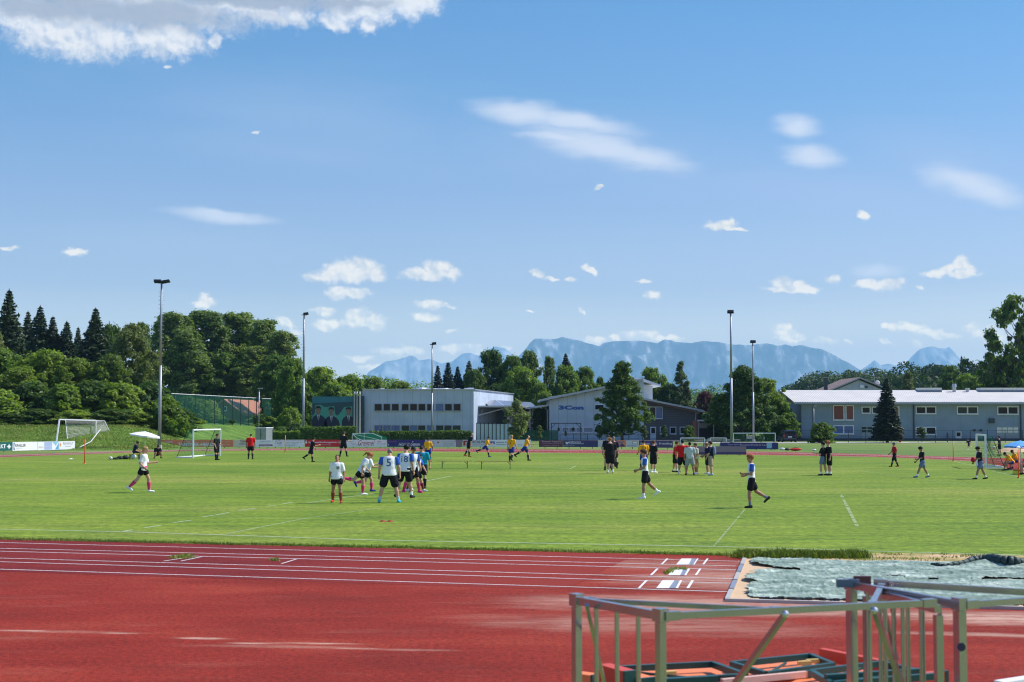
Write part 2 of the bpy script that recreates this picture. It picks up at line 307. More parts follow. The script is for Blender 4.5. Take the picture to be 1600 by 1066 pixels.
def add_track_dust():
    """pale sand dust blown over the rubber track: patches with a shape of their own."""
    m = MATS['track_red']; N = m.node_tree.nodes; L = m.node_tree.links; b = N['Principled BSDF']
    src = b.inputs['Base Color'].links[0].from_socket
    tc = N.new('ShaderNodeTexCoord')
    def nz(scale, det, loc=(0,0,0)):
        mp = N.new('ShaderNodeMapping'); mp.inputs['Scale'].default_value = scale; mp.inputs['Location'].default_value = loc; L.new(tc.outputs['Object'], mp.inputs['Vector'])
        n = N.new('ShaderNodeTexNoise'); n.inputs['Scale'].default_value = 1; n.inputs['Detail'].default_value = det; n.inputs['Roughness'].default_value = 0.68; L.new(mp.outputs[0], n.inputs['Vector']); return n.outputs['Fac']
    def blob(cx, cy, rx, ry, rot):
        mp = N.new('ShaderNodeMapping'); mp.vector_type = 'TEXTURE'; mp.inputs['Location'].default_value = (cx, cy, 0); mp.inputs['Scale'].default_value = (rx, ry, 50); mp.inputs['Rotation'].default_value = (0, 0, rot)
        L.new(tc.outputs['Object'], mp.inputs['Vector']); ln = N.new('ShaderNodeVectorMath'); ln.operation = 'LENGTH'; L.new(mp.outputs[0], ln.inputs[0]); return ln.outputs['Value']
    def mth(op, a, b_=None):
        n = N.new('ShaderNodeMath'); n.operation = op
        for i, v in enumerate((a, b_)):
            if v is None: continue
            if isinstance(v, (int, float)): n.inputs[i].default_value = v
            else: L.new(v, n.inputs[i])
        return n.outputs[0]
    def mr(v, a, b_, c, d):
        n = N.new('ShaderNodeMapRange'); n.interpolation_type = 'SMOOTHSTEP'; L.new(v, n.inputs[0])
        for i, x in enumerate((a, b_, c, d)): n.inputs[i+1].default_value = x
        return n.outputs[0]
    streak = nz((0.35, 1.6, 1), 5); fine = nz((1.5, 5, 1), 4, (7, 3, 0))
    tot = mth('MULTIPLY', mr(streak, 0.52, 0.78, 0, 0.14), mr(fine, 0.35, 0.7, 0.2, 1))
    lst = []
    for (u, v, w, dy, k) in [(1120, 945, 4.0, 1.5, 1.0), (1125, 905, 2.2, 2.0, 0.9), (1000, 975, 3.0, 1.2, 0.55), (1560, 965, 2.4, 0.9, 1.3), (1560, 992, 2.0, 0.25, 0.9), (960, 940, 2.6, 0.9, 0.5), (1030, 882, 3.0, 1.5, 0.45),
                          (312, 997, 0.45, 0.10, 1.5), (400, 1005, 0.55, 0.09, 1.3), (500, 1005, 0.75, 0.09, 1.3), (560, 1013, 0.5, 0.09, 1.2), (30, 985, 0.5, 0.08, 1.1), (180, 989, 0.35, 0.08, 0.9), (450, 1010, 1.6, 0.16, 0.5), (100, 987, 1.2, 0.14, 0.4), (640, 1015, 0.9, 0.12, 0.6)]:
        g = G(u, v)
        bl = mth('ADD', blob(g.x, g.y, w, dy, -0.10 if u < 800 else -0.2), mth('MULTIPLY', mth('SUBTRACT', streak, 0.5), 1.6))
        lst.append(mth('MULTIPLY', mr(bl, 1.1, 0.2, 0, 0.62*k), mr(fine, 0.28, 0.62, 0.25, 1)))
    for x in lst: tot = mth('MAXIMUM', tot, x)
    mx = N.new('ShaderNodeMix'); mx.data_type = 'RGBA'; L.new(tot, mx.inputs[0]); L.new(src, mx.inputs[6]); mx.inputs[7].default_value = (0.66, 0.44, 0.32, 1)
    L.new(mx.outputs[2], b.inputs['Base Color'])
add_track_dust()
mat_ground('track_lanes', [((0.25,0.8,1), 6, [(0.3,(0.155,0.015,0.014)),(0.55,(0.20,0.019,0.016)),(0.75,(0.25,0.032,0.024))], 'MIX', 1),
                      ((14,14,1), 4, [(0.28,(0.25,0.25,0.25)),(0.72,(0.75,0.75,0.75))], 'OVERLAY', 0.9)], rough=0.95, bump=0.5, bscale=60)
def fade_lanes():
    # older, darker lane surface gives way to the newer one near the pit
    m = MATS['track_lanes']; N = m.node_tree.nodes; L = m.node_tree.links; b = N['Principled BSDF']; src = b.inputs['Base Color'].links[0].from_socket
    tc = N.new('ShaderNodeTexCoord'); sp = N.new('ShaderNodeSeparateXYZ'); L.new(tc.outputs['Object'], sp.inputs[0])
    nz = N.new('ShaderNodeTexNoise'); nz.inputs['Scale'].default_value = 0.8; nz.inputs['Detail'].default_value = 5; L.new(tc.outputs['Object'], nz.inputs['Vector'])
    ma = N.new('ShaderNodeMath'); ma.operation = 'MULTIPLY_ADD'; L.new(nz.outputs['Fac'], ma.inputs[0]); ma.inputs[1].default_value = 4.0; L.new(sp.outputs['X'], ma.inputs[2])
    mr = N.new('ShaderNodeMapRange'); mr.interpolation_type = 'SMOOTHSTEP'; L.new(ma.outputs[0], mr.inputs[0]); mr.inputs[1].default_value = -5.0; mr.inputs[2].default_value = 3.0
    mx = N.new('ShaderNodeMix'); mx.data_type = 'RGBA'; L.new(mr.outputs[0], mx.inputs[0]); L.new(src, mx.inputs[6]); mx.inputs[7].default_value = (0.272, 0.032, 0.02, 1); L.new(mx.outputs[2], b.inputs['Base Color'])
fade_lanes()
mat_ground('dry_strip', [((0.8,1.8,1), 6, [(0.35,(0.62,0.42,0.25)),(0.5,(0.42,0.31,0.12)),(0.62,(0.18,0.20,0.05))], 'MIX', 1),
                         ((8,8,1), 3, [(0.2,(0.25,0.25,0.25)),(0.8,(0.75,0.75,0.75))], 'OVERLAY', 0.8)], bump=0.8, bscale=8)
mat_ground('gravel_path', [((0.5,0.5,1), 5, [(0.3,(0.36,0.33,0.29)),(0.7,(0.55,0.52,0.47))], 'MIX', 1)], bump=0.4)
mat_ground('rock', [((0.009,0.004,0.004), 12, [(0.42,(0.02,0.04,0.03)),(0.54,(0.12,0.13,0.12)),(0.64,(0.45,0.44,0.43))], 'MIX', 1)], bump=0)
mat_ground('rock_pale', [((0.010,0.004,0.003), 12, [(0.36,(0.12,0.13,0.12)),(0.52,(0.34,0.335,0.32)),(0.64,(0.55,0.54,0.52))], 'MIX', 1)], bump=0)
mat_ground('hill_forest', [((0.05,0.05,0.05), 5, [(0.3,(0.02,0.04,0.015)),(0.7,(0.045,0.08,0.022))], 'MIX', 1)], bump=0.3)
mat_ground('tarp', [((0.9,2.5,1), 6, [(0.34,(0.14,0.195,0.15)),(0.5,(0.225,0.295,0.235)),(0.64,(0.42,0.48,0.40))], 'MIX', 1),
                    ((11,2.5,2), 4, [(0.32,(0.28,0.30,0.30)),(0.68,(0.74,0.74,0.73))], 'OVERLAY', 0.8)], rough=0.7, bump=0.12, bscale=6)
mat_leaf('leaf_mid', (0.046,0.095,0.014), (0.20,0.295,0.040)); mat_leaf('leaf_dark', (0.030,0.070,0.014), (0.135,0.215,0.034))
mat_leaf('leaf_hill', (0.014,0.034,0.010), (0.055,0.095,0.022)); mat_leaf('leaf_bright', (0.07,0.14,0.016), (0.27,0.37,0.045)); mat_leaf('leaf_flower', (0.07,0.105,0.03), (0.18,0.22,0.06), accent=(0.55,0.52,0.30), afrac=0.22)
mat_leaf('leaf_poplar', (0.058,0.105,0.024), (0.24,0.32,0.075)); mat_leaf('leaf_birch', (0.05,0.085,0.03), (0.14,0.19,0.07))
mat_leaf('leaf_purple', (0.05,0.014,0.020), (0.17,0.055,0.065)); mat_leaf('needle', (0.014,0.036,0.014), (0.062,0.10,0.034), trans=0.15)
mat_leaf('needle_blue', (0.014,0.03,0.018), (0.05,0.075,0.04), trans=0.1); mat_leaf('blade', (0.035,0.07,0.010), (0.17,0.225,0.035), trans=0.35, accent=(0.40,0.32,0.13), afrac=0.25)
mat_leaf('leaf_whitish', (0.07,0.11,0.035), (0.20,0.25,0.09), accent=(0.45,0.46,0.34), afrac=0.22)

# ------------------------------------------------------------------ object helpers
def tag(o, label=None, cat=None, group=None, kind=None):
    if label: o['label'] = label
    if cat: o['category'] = cat
    if group: o['group'] = group
    if kind: o['kind'] = kind
    return o
def thing(name, label, cat, loc=(0,0,0), rz=0.0, group=None):
    o = bpy.data.objects.new(name, None); COL.objects.link(o); o.location = loc; o.rotation_euler = (0, 0, rz); o.empty_display_size = 0.3
    return tag(o, label, cat, group)
def link(name, me, parent=None, loc=None):
    o = bpy.data.objects.new(name, me); COL.objects.link(o)
    if parent is not None: o.parent = parent
    if loc is not None: o.location = loc
    return o
def np_mesh(name, V, Fq, mats, midx=None, smooth_=False):
    V = np.asarray(V, dtype=np.float32).reshape(-1, 3); Fq = np.asarray(Fq, dtype=np.int32); k = Fq.shape[1]
    me = bpy.data.meshes.new(name)
    me.vertices.add(len(V)); me.vertices.foreach_set('co', V.ravel())
    me.loops.add(Fq.size); me.loops.foreach_set('vertex_index', Fq.ravel())
    me.polygons.add(len(Fq)); me.polygons.foreach_set('loop_start', np.arange(0, Fq.size, k, dtype=np.int32))
    try: me.polygons.foreach_set('loop_total', np.full(len(Fq), k, dtype=np.int32))
    except Exception: pass
    for m in (mats if isinstance(mats, (list, tuple)) else [mats]): me.materials.append(MATS[m] if isinstance(m, str) else m)
    if midx is not None: me.polygons.foreach_set('material_index', np.asarray(midx, dtype=np.int32))
    if smooth_: me.polygons.foreach_set('use_smooth', np.ones(len(Fq), dtype=bool))
    me.update(calc_edges=True); me.validate()
    return me
class MB:
    def __init__(s): s.v = []; s.f = []; s.m = []; s.cur = 0
    def mat(s, i): s.cur = i; return s
    def add(s, vs, fs):
        n = len(s.v); s.v += [tuple(v) for v in vs]; s.f += [tuple(n+i for i in f) for f in fs]; s.m += [s.cur]*len(fs); return s
    def box(s, c, d, rz=0.0, rot=None):
        c = Vector(c); h = Vector(d)*0.5
        Mx = rot if rot is not None else Matrix.Rotation(rz, 3, 'Z')
        vs = [c + Mx @ Vector((x*h.x, y*h.y, z*h.z)) for z in (-1,1) for y in (-1,1) for x in (-1,1)]
        return s.add(vs, [(0,2,3,1),(4,5,7,6),(0,1,5,4),(2,6,7,3),(0,4,6,2),(1,3,7,5)])
    def bar(s, a, b, w, h=None, up=(0,0,1)):
        a = Vector(a); b = Vector(b); d = (b-a); L_ = d.length; d.normalize(); h = h or w
        up = Vector(up)
        if abs(d.dot(up)) > 0.99: up = Vector((0,1,0))
        x = d.cross(up).normalized(); z = x.cross(d).normalized()
        vs = []
        for p in (a, b):
            for i, j in ((-1,-1),(1,-1),(1,1),(-1,1)): vs.append(p + x*(w/2*i) + z*(h/2*j))
        return s.add(vs, [(0,1,2,3),(7,6,5,4),(0,4,5,1),(1,5,6,2),(2,6,7,3),(3,7,4,0)])
    def tube(s, a, b, r, r2=None, n=8, caps=True):
        a = Vector(a); b = Vector(b); d = (b-a).normalized(); r2 = r if r2 is None else r2
        up = Vector((0,0,1)) if abs(d.z) < 0.99 else Vector((0,1,0))
        x = d.cross(up).normalized(); y = d.cross(x).normalized()
        vs = []
        for p, rr in ((a, r), (b, r2)):
            for k in range(n):
                t = 2*math.pi*k/n; vs.append(p + x*(rr*math.cos(t)) + y*(rr*math.sin(t)))
        fs = [(k, (k+1) % n, n+(k+1) % n, n+k) for k in range(n)]
        if caps: fs += [tuple(range(n-1, -1, -1)), tuple(range(n, 2*n))]
        return s.add(vs, fs)
    def path(s, pts, rs, n=7):
        for i in range(len(pts)-1):
            s.tube(pts[i], pts[i+1], rs[i], rs[i+1], n)
        return s
    def prism(s, pts, z0, z1):
        n = len(pts); z1l = z1 if isinstance(z1, (list, tuple)) else [z1]*n
        vs = [(p[0], p[1], z0) for p in pts] + [(p[0], p[1], z) for p, z in zip(pts, z1l)]
        fs = [(k, (k+1) % n, n+(k+1) % n, n+k) for k in range(n)] + [tuple(range(n-1, -1, -1)), tuple(range(n, 2*n))]
        return s.add(vs, fs)
    def prism_xz(s, pts, y0, y1):
        n = len(pts); vs = [(p[0], y0, p[1]) for p in pts] + [(p[0], y1, p[1]) for p in pts]
        fs = [(k, (k+1) % n, n+(k+1) % n, n+k) for k in range(n)] + [tuple(range(n-1, -1, -1)), tuple(range(n, 2*n))]
        return s.add(vs, fs)
    def quad(s, a, b, c, d): return s.add([a, b, c, d], [(0,1,2,3)])
    def slab(s, pts, t):
        """thick sheet from a planar top outline."""
        n = len(pts); vs = [tuple(p) for p in pts] + [(p[0], p[1], p[2]-t) for p in pts]
        return s.add(vs, [tuple(range(n)), tuple(range(2*n-1, n-1, -1))] + [(k, n+k, n+(k+1) % n, (k+1) % n) for k in range(n)])
    def ellipsoid(s, c, r, n=12, m=8, rot=None):
        c = Vector(c); vs = []; fs = []
        for j in range(m+1):
            ph = math.pi*j/m
            for k in range(n):
                t = 2*math.pi*k/n; p = Vector((r[0]*math.sin(ph)*math.cos(t), r[1]*math.sin(ph)*math.sin(t), r[2]*math.cos(ph)))
                vs.append(c + (rot @ p if rot is not None else p))
        for j in range(m):
            for k in range(n): fs.append((j*n+k, (j+1)*n+k, (j+1)*n+(k+1) % n, j*n+(k+1) % n))
        return s.add(vs, fs)
    def mesh(s, name, mats, smooth_=False, off=(0,0,0)):
        me = bpy.data.meshes.new(name)
        me.from_pydata([(v[0]-off[0], v[1]-off[1], v[2]-off[2]) for v in s.v], [], s.f)
        for m in (mats if isinstance(mats, (list, tuple)) else [mats]): me.materials.append(MATS[m] if isinstance(m, str) else m)
        me.polygons.foreach_set('material_index', s.m)
        if smooth_: me.polygons.foreach_set('use_smooth', [True]*len(s.f))
        me.validate(); me.update()
        return me
    def build(s, name, mats, parent=None, smooth_=False, world=False):
        """world: coordinates are world coordinates, parent has no rotation."""
        off = (0,0,0)
        if world and parent is not None:
            p = parent; off = Vector((0,0,0))
            while p is not None: off = off + p.location; p = p.parent
        return link(name, s.mesh(name, mats, smooth_, off), parent)
def text_mesh(txt, height, m, width=None, depth=0.004, italic=0.0, bold=0.0):
    cu = bpy.data.curves.new('lettering', 'FONT'); cu.body = txt; cu.size = 1; cu.extrude = 0.0; cu.align_x = 'CENTER'; cu.align_y = 'CENTER'; cu.shear = italic; cu.offset = bold
    cu.resolution_u = 2
    o = bpy.data.objects.new('lettering', cu); COL.objects.link(o)
    dg = bpy.context.evaluated_depsgraph_get(); me = bpy.data.meshes.new_from_object(o.evaluated_get(dg))
    bpy.data.objects.remove(o); bpy.data.curves.remove(cu)
    xs = [v.co.x for v in me.vertices]; ys = [v.co.y for v in me.vertices]
    cx, cy = (min(xs)+max(xs))/2, (min(ys)+max(ys))/2
    sy = height/(max(ys)-min(ys)); sx = sy if width is None else width/(max(xs)-min(xs))
    for v in me.vertices: v.co = Vector(((v.co.x-cx)*sx, 0.0, (v.co.y-cy)*sy))   # stands in the XZ plane, read from -Y
    me.materials.clear(); me.materials.append(MATS[m]); return me

# value noise in numpy
_rng = np.random.RandomState(7); _lat = _rng.rand(257, 257)
def vnoise(x, y):
    xi = np.floor(x).astype(int); yi = np.floor(y).astype(int); fx = x-xi; fy = y-yi
    fx = fx*fx*(3-2*fx); fy = fy*fy*(3-2*fy); a = xi % 256; b = yi % 256
    return (_lat[a, b]*(1-fx)*(1-fy) + _lat[a+1, b]*fx*(1-fy) + _lat[a, b+1]*(1-fx)*fy + _lat[a+1, b+1]*fx*fy)
def fbm(x, y, o=5, g=0.5):
    s = 0; amp = 1; tot = 0
    for i in range(o):
        s = s + amp*vnoise(x*2**i+17*i, y*2**i+31*i); tot += amp; amp *= g
    return s/tot
def grid_mesh(name, X, Y, Z, mats, smooth_=True):
    ny, nx = X.shape; V = np.stack([X, Y, Z], -1).reshape(-1, 3)
    i = np.arange(ny-1)[:, None]*nx + np.arange(nx-1)[None]; i = i.ravel()
    Fq = np.stack([i, i+1, i+nx+1, i+nx], 1)
    return np_mesh(name, V, Fq, mats, smooth_=smooth_)

# =================================================================== SETTING: ground, track, lines
def structure(o): o['kind'] = 'structure'; return o
def build_ground():
    xs = np.concatenate([[-40000,-12000,-3000,-900,-300,-150], np.arange(-110, 121, 3.0), [150,300,900,3000,12000,40000]])
    ys = np.concatenate([[-200,-50], np.arange(0, 290, 3.0), [330,400,600,1200,4000,12000,40000]])
    X, Y = np.meshgrid(xs, ys)
    Z = 2.3*smooth((Y-131)/17)*smooth((-31.5-X)/9)*smooth((400-Y)/100) - 0.012
    Z = Z + 0.12*(Z > 0.3)*(fbm(X*0.4, Y*0.4)-0.5)
    me = grid_mesh('ground', X, Y, Z, ['meadow', 'bank_grass'])
    c = np.array([p.center for p in me.polygons])
    me.polygons.foreach_set('material_index', ((c[:, 2] > 0.06)).astype(np.int32))
    structure(link('ground', me))
build_ground()
# near edge between pitch and running track
EA, EB, EC = G(0, 843), G(1150, 868.5), G(1600, 877)
def extend(a, b, t): return a + (b-a)*t
E0 = extend(EB, EA, 4.0); E1 = extend(EB, EC, 4.5)
inner = [(-260,726),(0,715),(100,711),(200,707.5),(300,704.6),(460,703.8),(640,705.2),(840,707.6),(1090,709.3),(1165,711),(1250,712.2),(1360,714),(1450,717.5),(1520,721.0),(1560,728),(1600,741),(1640,760)]
outer = [(-260,719),(0,711),(100,708),(200,705),(300,702.3),(460,701),(640,700.7),(840,702.3),(1090,704),(1165,705.5),(1250,707),(1360,709.7),(1450,712.6),(1520,714.6),(1560,715.6),(1600,716.6),(1700,722)]
IN = [G(*p) for p in inner]; OU = [G(*p) for p in outer]
mb = MB()
pts = [E0, EA, EB, EC, G(1640, 790)] + IN[::-1]
mb.add([(p.x, p.y, 0.0) for p in pts], [tuple(range(len(pts)))])
o = mb.build('playing_field', 'pitch_grass'); structure(o)
mb = MB()
for i in range(len(IN)-1):
    mb.quad((IN[i].x, IN[i].y, 0.003), (IN[i+1].x, IN[i+1].y, 0.003), (OU[i+1].x, OU[i+1].y, 0.003), (OU[i].x, OU[i].y, 0.003))
structure(mb.build('running_track_far', 'track_red'))
mb = MB()
for fr, w in ((0.06, 0.25), (0.34, 0.10), (0.48, 0.10), (0.62, 0.35), (0.78, 0.10), (0.93, 0.12)):
    for i in range(len(IN)-1):
        a = IN[i].lerp(OU[i], fr); b = IN[i+1].lerp(OU[i+1], fr); c = (OU[i]-IN[i]).normalized()*w; d = (OU[i+1]-IN[i+1]).normalized()*w
        if i > 12: c = c*0.5; d = d*0.5
        mb.quad((a.x, a.y, 0.007), (b.x, b.y, 0.007), (b.x+d.x, b.y+d.y, 0.007), (a.x+c.x, a.y+c.y, 0.007))
structure(mb.build('far_lane_lines', 'white_line'))
# near apron of red track
mb = MB(); pts = [(-45, 14.2), (30, 12.2), (E1.x, E1.y-7), (E1.x, E1.y-1.4), (EC.x, EC.y-1.4), (EB.x, EB.y), (EA.x, EA.y), (E0.x, E0.y)]
mb.add([(x, y, -0.004) for x, y in pts], [tuple(range(len(pts)))])
structure(mb.build('running_track', 'track_red'))
mb = MB(); a_, b_ = G(0, 893), G(870, 921); c_ = extend(b_, a_, 2.5)
pts = [E0, EA, extend(EA, EB, 0.88), G(900, 913), b_, a_, c_]
mb.add([(p.x, p.y, -0.001) for p in pts], [tuple(range(len(pts)))]); structure(mb.build('running_lanes', 'track_lanes'))
def ribbon(mb, a, b, w, z):
    d = (b-a); n = Vector((-d.y, d.x, 0)).normalized()*w/2
    mb.quad((a.x-n.x, a.y-n.y, z), (b.x-n.x, b.y-n.y, z), (b.x+n.x, b.y+n.y, z), (a.x+n.x, a.y+n.y, z))
mb = MB()
lane = [(847.9, 1160, 877.3), (856.9, 1150, 884.5), (861.4, 1150, 890.5), (872.2, 1149, 904.6), (877.9, 1148, 911.8), (889.5, 1136, 924.7)]
for v0, u1, v1 in lane:
    a, b = G(0, v0), G(u1, v1); ribbon(mb, extend(b, a, 2.2), b, 0.05, 0.002)
# faint crossings further back
for (a, b) in (((256,877),(308,869)),((283,877),(316,870)),((440,881),(463,874))): ribbon(mb, G(*a), G(*b), 0.04, 0.004)
structure(mb.build('lane_lines', 'white_line'))
def gq(mb, pts, z): mb.add([(G(*p).x, G(*p).y, z) for p in pts], [tuple(range(len(pts)))])
def crop(p): return (860+p[0]/4.324, 850+p[1]/4.324)
def board_marks():
    mw, mg = MB(), MB()
    lanes = [((745,100),(780,140)), ((672,166),(730,212)), ((590,243),(660,300))]
    Q = [  # x ranges at bottom and top edge of every lane, crop pixels
        (139, 100, [(745,757,785,797),(1026,1040,1056,1068),(965,974,990,1000)], (850,935,885,955), (935,962,958,985)),
        (212, 168, [(672,688,716,731),(975,990,1006,1020),(905,918,930,945)], (795,876,828,900), (876,905,900,930)),
        (300, 247, [(590,606,642,658),(918,938,952,970),(845,862,875,890)], (715,800,757,838), (800,845,838,868))]
    for yb, yt, bars, block, grey in Q:
        for (b0, b1, t0, t1) in bars: gq(mw, [crop(p) for p in ((b0,yb),(b1,yb),(t1,yt),(t0,yt))], 0.004)
        b0, b1, t0, t1 = block; gq(mw, [crop(p) for p in ((b0,yb),(b1,yb),(t1,yt),(t0,yt))], 0.004)
        b0, b1, t0, t1 = grey; gq(mg, [crop(p) for p in ((b0,yb),(b1,yb),(t1,yt),(t0,yt))], 0.0045)
    structure(mw.build('takeoff_markings', 'white_paint'))
    mat('board_grey', (0.22, 0.25, 0.31), 0.6)
    structure(mg.build('takeoff_board_strips', 'board_grey'))
board_marks()
# pitch lines
mat('pitch_line', (0.36, 0.43, 0.24), 0.9, var=0.35, scale=1.2)
mb = MB()
def pl(a, b, w=0.09): ribbon(mb, G(*a), G(*b), w, 0.004)
pl((-200,820),(0,827),.13); pl((0,827),(190,831),.13); pl((190,831),(600,844.5),.13); pl((600,844.5),(1115,854),.12); pl((1115,854),(1600,868), 0.10)
for a, b in (((225,825),(252,821)),((270,817),(300,813)),((316,808),(333,805.5)),((337,805),(358,801)),((372,798),(400,794.5)),((415,791.5),(432,789.5)),((440,788),(458,785)),((190,831),(207,828))): pl(a, b, 0.10)
pl((355,834),(478,810), 0.05); pl((478,810),(600,793), 0.04); 
pl((330,807),(480,811), 0.03); pl((480,786),(585,771), 0.07); pl((665,752),(705,744), 0.10); pl((705,744),(800,738), 0.04); pl((845,726),(905,719),0.05); pl((826,729),(890,733),0.08); pl((890,733),(900,728),0.06)
pl((840,730),(895,726),0.05); pl((1485,720),(1545,733),0.06); pl((1550,736),(1600,747),0.06); pl((135,724),(240,723.5),0.10); pl((0,800),(62,798),0.05); pl((880,711),(960,712.5),0.06); pl((1340,735),(1520,760),0.03); pl((0,751),(62,748),0.08)
pl((110,782),(130,781),0.04); pl((560,731),(690,733),0.04)
structure(mb.build('pitch_lines', 'pitch_line'))
mat('pitch_line_worn', (0.26, 0.335, 0.13), 0.9, var=0.4, scale=2.5); mb = MB(); rr_ = random.Random(3)
def worn(a, b, w, n, fill):
    A_, B_ = G(*a), G(*b)
    for k in range(n):
        if rr_.random() < fill: ribbon(mb, A_.lerp(B_, k/n), A_.lerp(B_, (k+rr_.uniform(0.6, 1.0))/n), w*rr_.uniform(0.6, 1.1), 0.0045)
worn((1115,854),(1164,796), 0.055, 26, 0.9); worn((1313,771),(1340,824), 0.12, 16, 0.85); worn((1334,824),(1350,824), 0.08, 4, 0.9)
structure(mb.build('worn_pitch_lines', 'pitch_line_worn'))
# light gravel paths in front of the buildings
mb = MB(); mb.add([(52, 178, 0.004), (130, 178, 0.004), (130, 182.5, 0.004), (50, 182.5, 0.004)], [(0,1,2,3)])
mb.add([(24, 170, 0.004), (52, 174, 0.004), (50, 182, 0.004), (22, 180, 0.004)], [(0,1,2,3)])
mb.add([(-44, 192, 0.004), (-20, 184, 0.004), (-20, 189, 0.004), (-44, 215, 0.004)], [(0,1,2,3)])
structure(mb.build('gravel_path', 'gravel_path'))
# car park behind/between the buildings
mb = MB(); mb.add([(-6, 188, 0.002), (38, 186, 0.002), (50, 200, 0.002), (40, 260, 0.002), (-6, 260, 0.002)], [(0,1,2,3,4)])
mat('asphalt', (0.055, 0.055, 0.058), 0.9, bump=0.3); structure(mb.build('car_park', 'asphalt'))

# ------------------------------------------------------------------ mountains, hills
def mountain(name, pts, D, mname, back=2500, front=3500, rough=0.28, detail=110, seed=0):
    us = np.array([p[0] for p in pts], float); vs = np.array([p[1] for p in pts], float)
    nu = int((us[-1]-us[0])/2.2); U = np.linspace(us[0], us[-1], nu); Vv = np.interp(U, us, vs)
    Vv = Vv - 2.2*(fbm(U*0.07+seed, U*0+seed, 4)-0.5)
    xr = (U-800)/F_PX*D; zr = CAM_H + (655-Vv)/F_PX*D
    T = np.linspace(0, 1, detail); Tb = np.linspace(0, 1, 8)[1:]
    rowsX, rowsY, rowsZ = [], [], []
    for t in T:
        spur = fbm(xr/900.0+seed*3, np.full_like(xr, t*1.2+seed), 5) - 0.5
        spur2 = np.abs(fbm(xr/420.0+seed*5, np.full_like(xr, t*2.5+3), 4)-0.5)*2
        y = D - front*(1-t)*(0.75+0.7*spur)*1.0
        z = zr*(t**(1.25)) * (1 + (1-t)*t*4*rough*(spur*2 - spur2*1.2)*3)
        rowsX.append(xr*(y/D)); rowsY.append(y); rowsZ.append(np.maximum(z, -5) if t > 0 else z*0-5)
    for t in Tb:
        rowsX.append(xr); rowsY.append(np.full_like(xr, D+back*t)); rowsZ.append(zr*(1-t)-5*t)
    me = grid_mesh(name, np.array(rowsX), np.array(rowsY), np.array(rowsZ), mname)
    structure(link(name, me))
mountain('mountain', [(690,655),(720,630),(760,600),(800,568),(815,552),(823,543),(828,536),(836,529),(848,529),(866,530),(880,526.5),(888,529),(905,532),(918,536),(930,539),(937,541),(943,537),(957,534),(975,533.5),(1000,533),(1018,535),(1028,536),(1037,530.5),(1048,531),(1056,534),(1080,536),(1100,533),(1120,534),(1140,538),(1170,539),(1190,538),(1199,536.5),(1215,540),(1228,539),(1238,541),(1249,539),(1262,542),(1285,546),(1310,558),(1330,570),(1350,582),(1380,600),(1420,625),(1460,655)], 15000, 'rock', seed=1)
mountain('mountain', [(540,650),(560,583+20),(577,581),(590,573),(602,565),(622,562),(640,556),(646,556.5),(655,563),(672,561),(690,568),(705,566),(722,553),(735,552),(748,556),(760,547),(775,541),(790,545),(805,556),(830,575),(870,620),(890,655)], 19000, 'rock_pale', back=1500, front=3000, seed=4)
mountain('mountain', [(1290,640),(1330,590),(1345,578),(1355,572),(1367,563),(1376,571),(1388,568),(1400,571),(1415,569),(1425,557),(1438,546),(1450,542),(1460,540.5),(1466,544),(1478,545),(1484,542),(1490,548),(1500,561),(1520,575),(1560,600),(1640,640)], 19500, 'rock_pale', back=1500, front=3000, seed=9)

def leaf_quads(c, n_, size, rng, aspect=0.55):
    """one folded leaf clump (two triangles as a quad) per centre; returns V, F"""
    k = len(c); n_ = n_ / (np.linalg.norm(n_, axis=1, keepdims=True)+1e-9)
    r = rng.normal(size=(k, 3)); t = np.cross(n_, r); t /= (np.linalg.norm(t, axis=1, keepdims=True)+1e-9); b = np.cross(n_, t)
    s = (size*(0.6+0.8*rng.rand(k)))[:, None] if np.isscalar(size) else (size*(0.6+0.8*rng.rand(k)))[:, None]
    V = np.stack([c - t*s, c - b*s*aspect + n_*s*0.18, c + t*s, c + b*s*aspect + n_*s*0.18], 1).reshape(-1, 3)
    return V, np.arange(4*k).reshape(-1, 4)
def blob_leaves(centres, radii, per, size, rng, squash=0.8, up=0.25, inner=0.5, jit=0.24):
    cs = np.repeat(centres, per, 0); rs = np.repeat(radii, per)
    d = rng.normal(size=(len(cs), 3)); d /= np.linalg.norm(d, axis=1, keepdims=True)
    d[:, 2] = np.where(d[:, 2] < -0.35, -d[:, 2], d[:, 2])
    rad = rs*(1-inner*rng.rand(len(cs))**1.5)*(1+jit*rng.normal(size=len(cs)))
    p = cs + d*rad[:, None]*np.array([1, 1, squash])
    n_ = d + rng.normal(size=d.shape)*0.55; n_[:, 2] += up
    return leaf_quads(p, n_, size, rng)
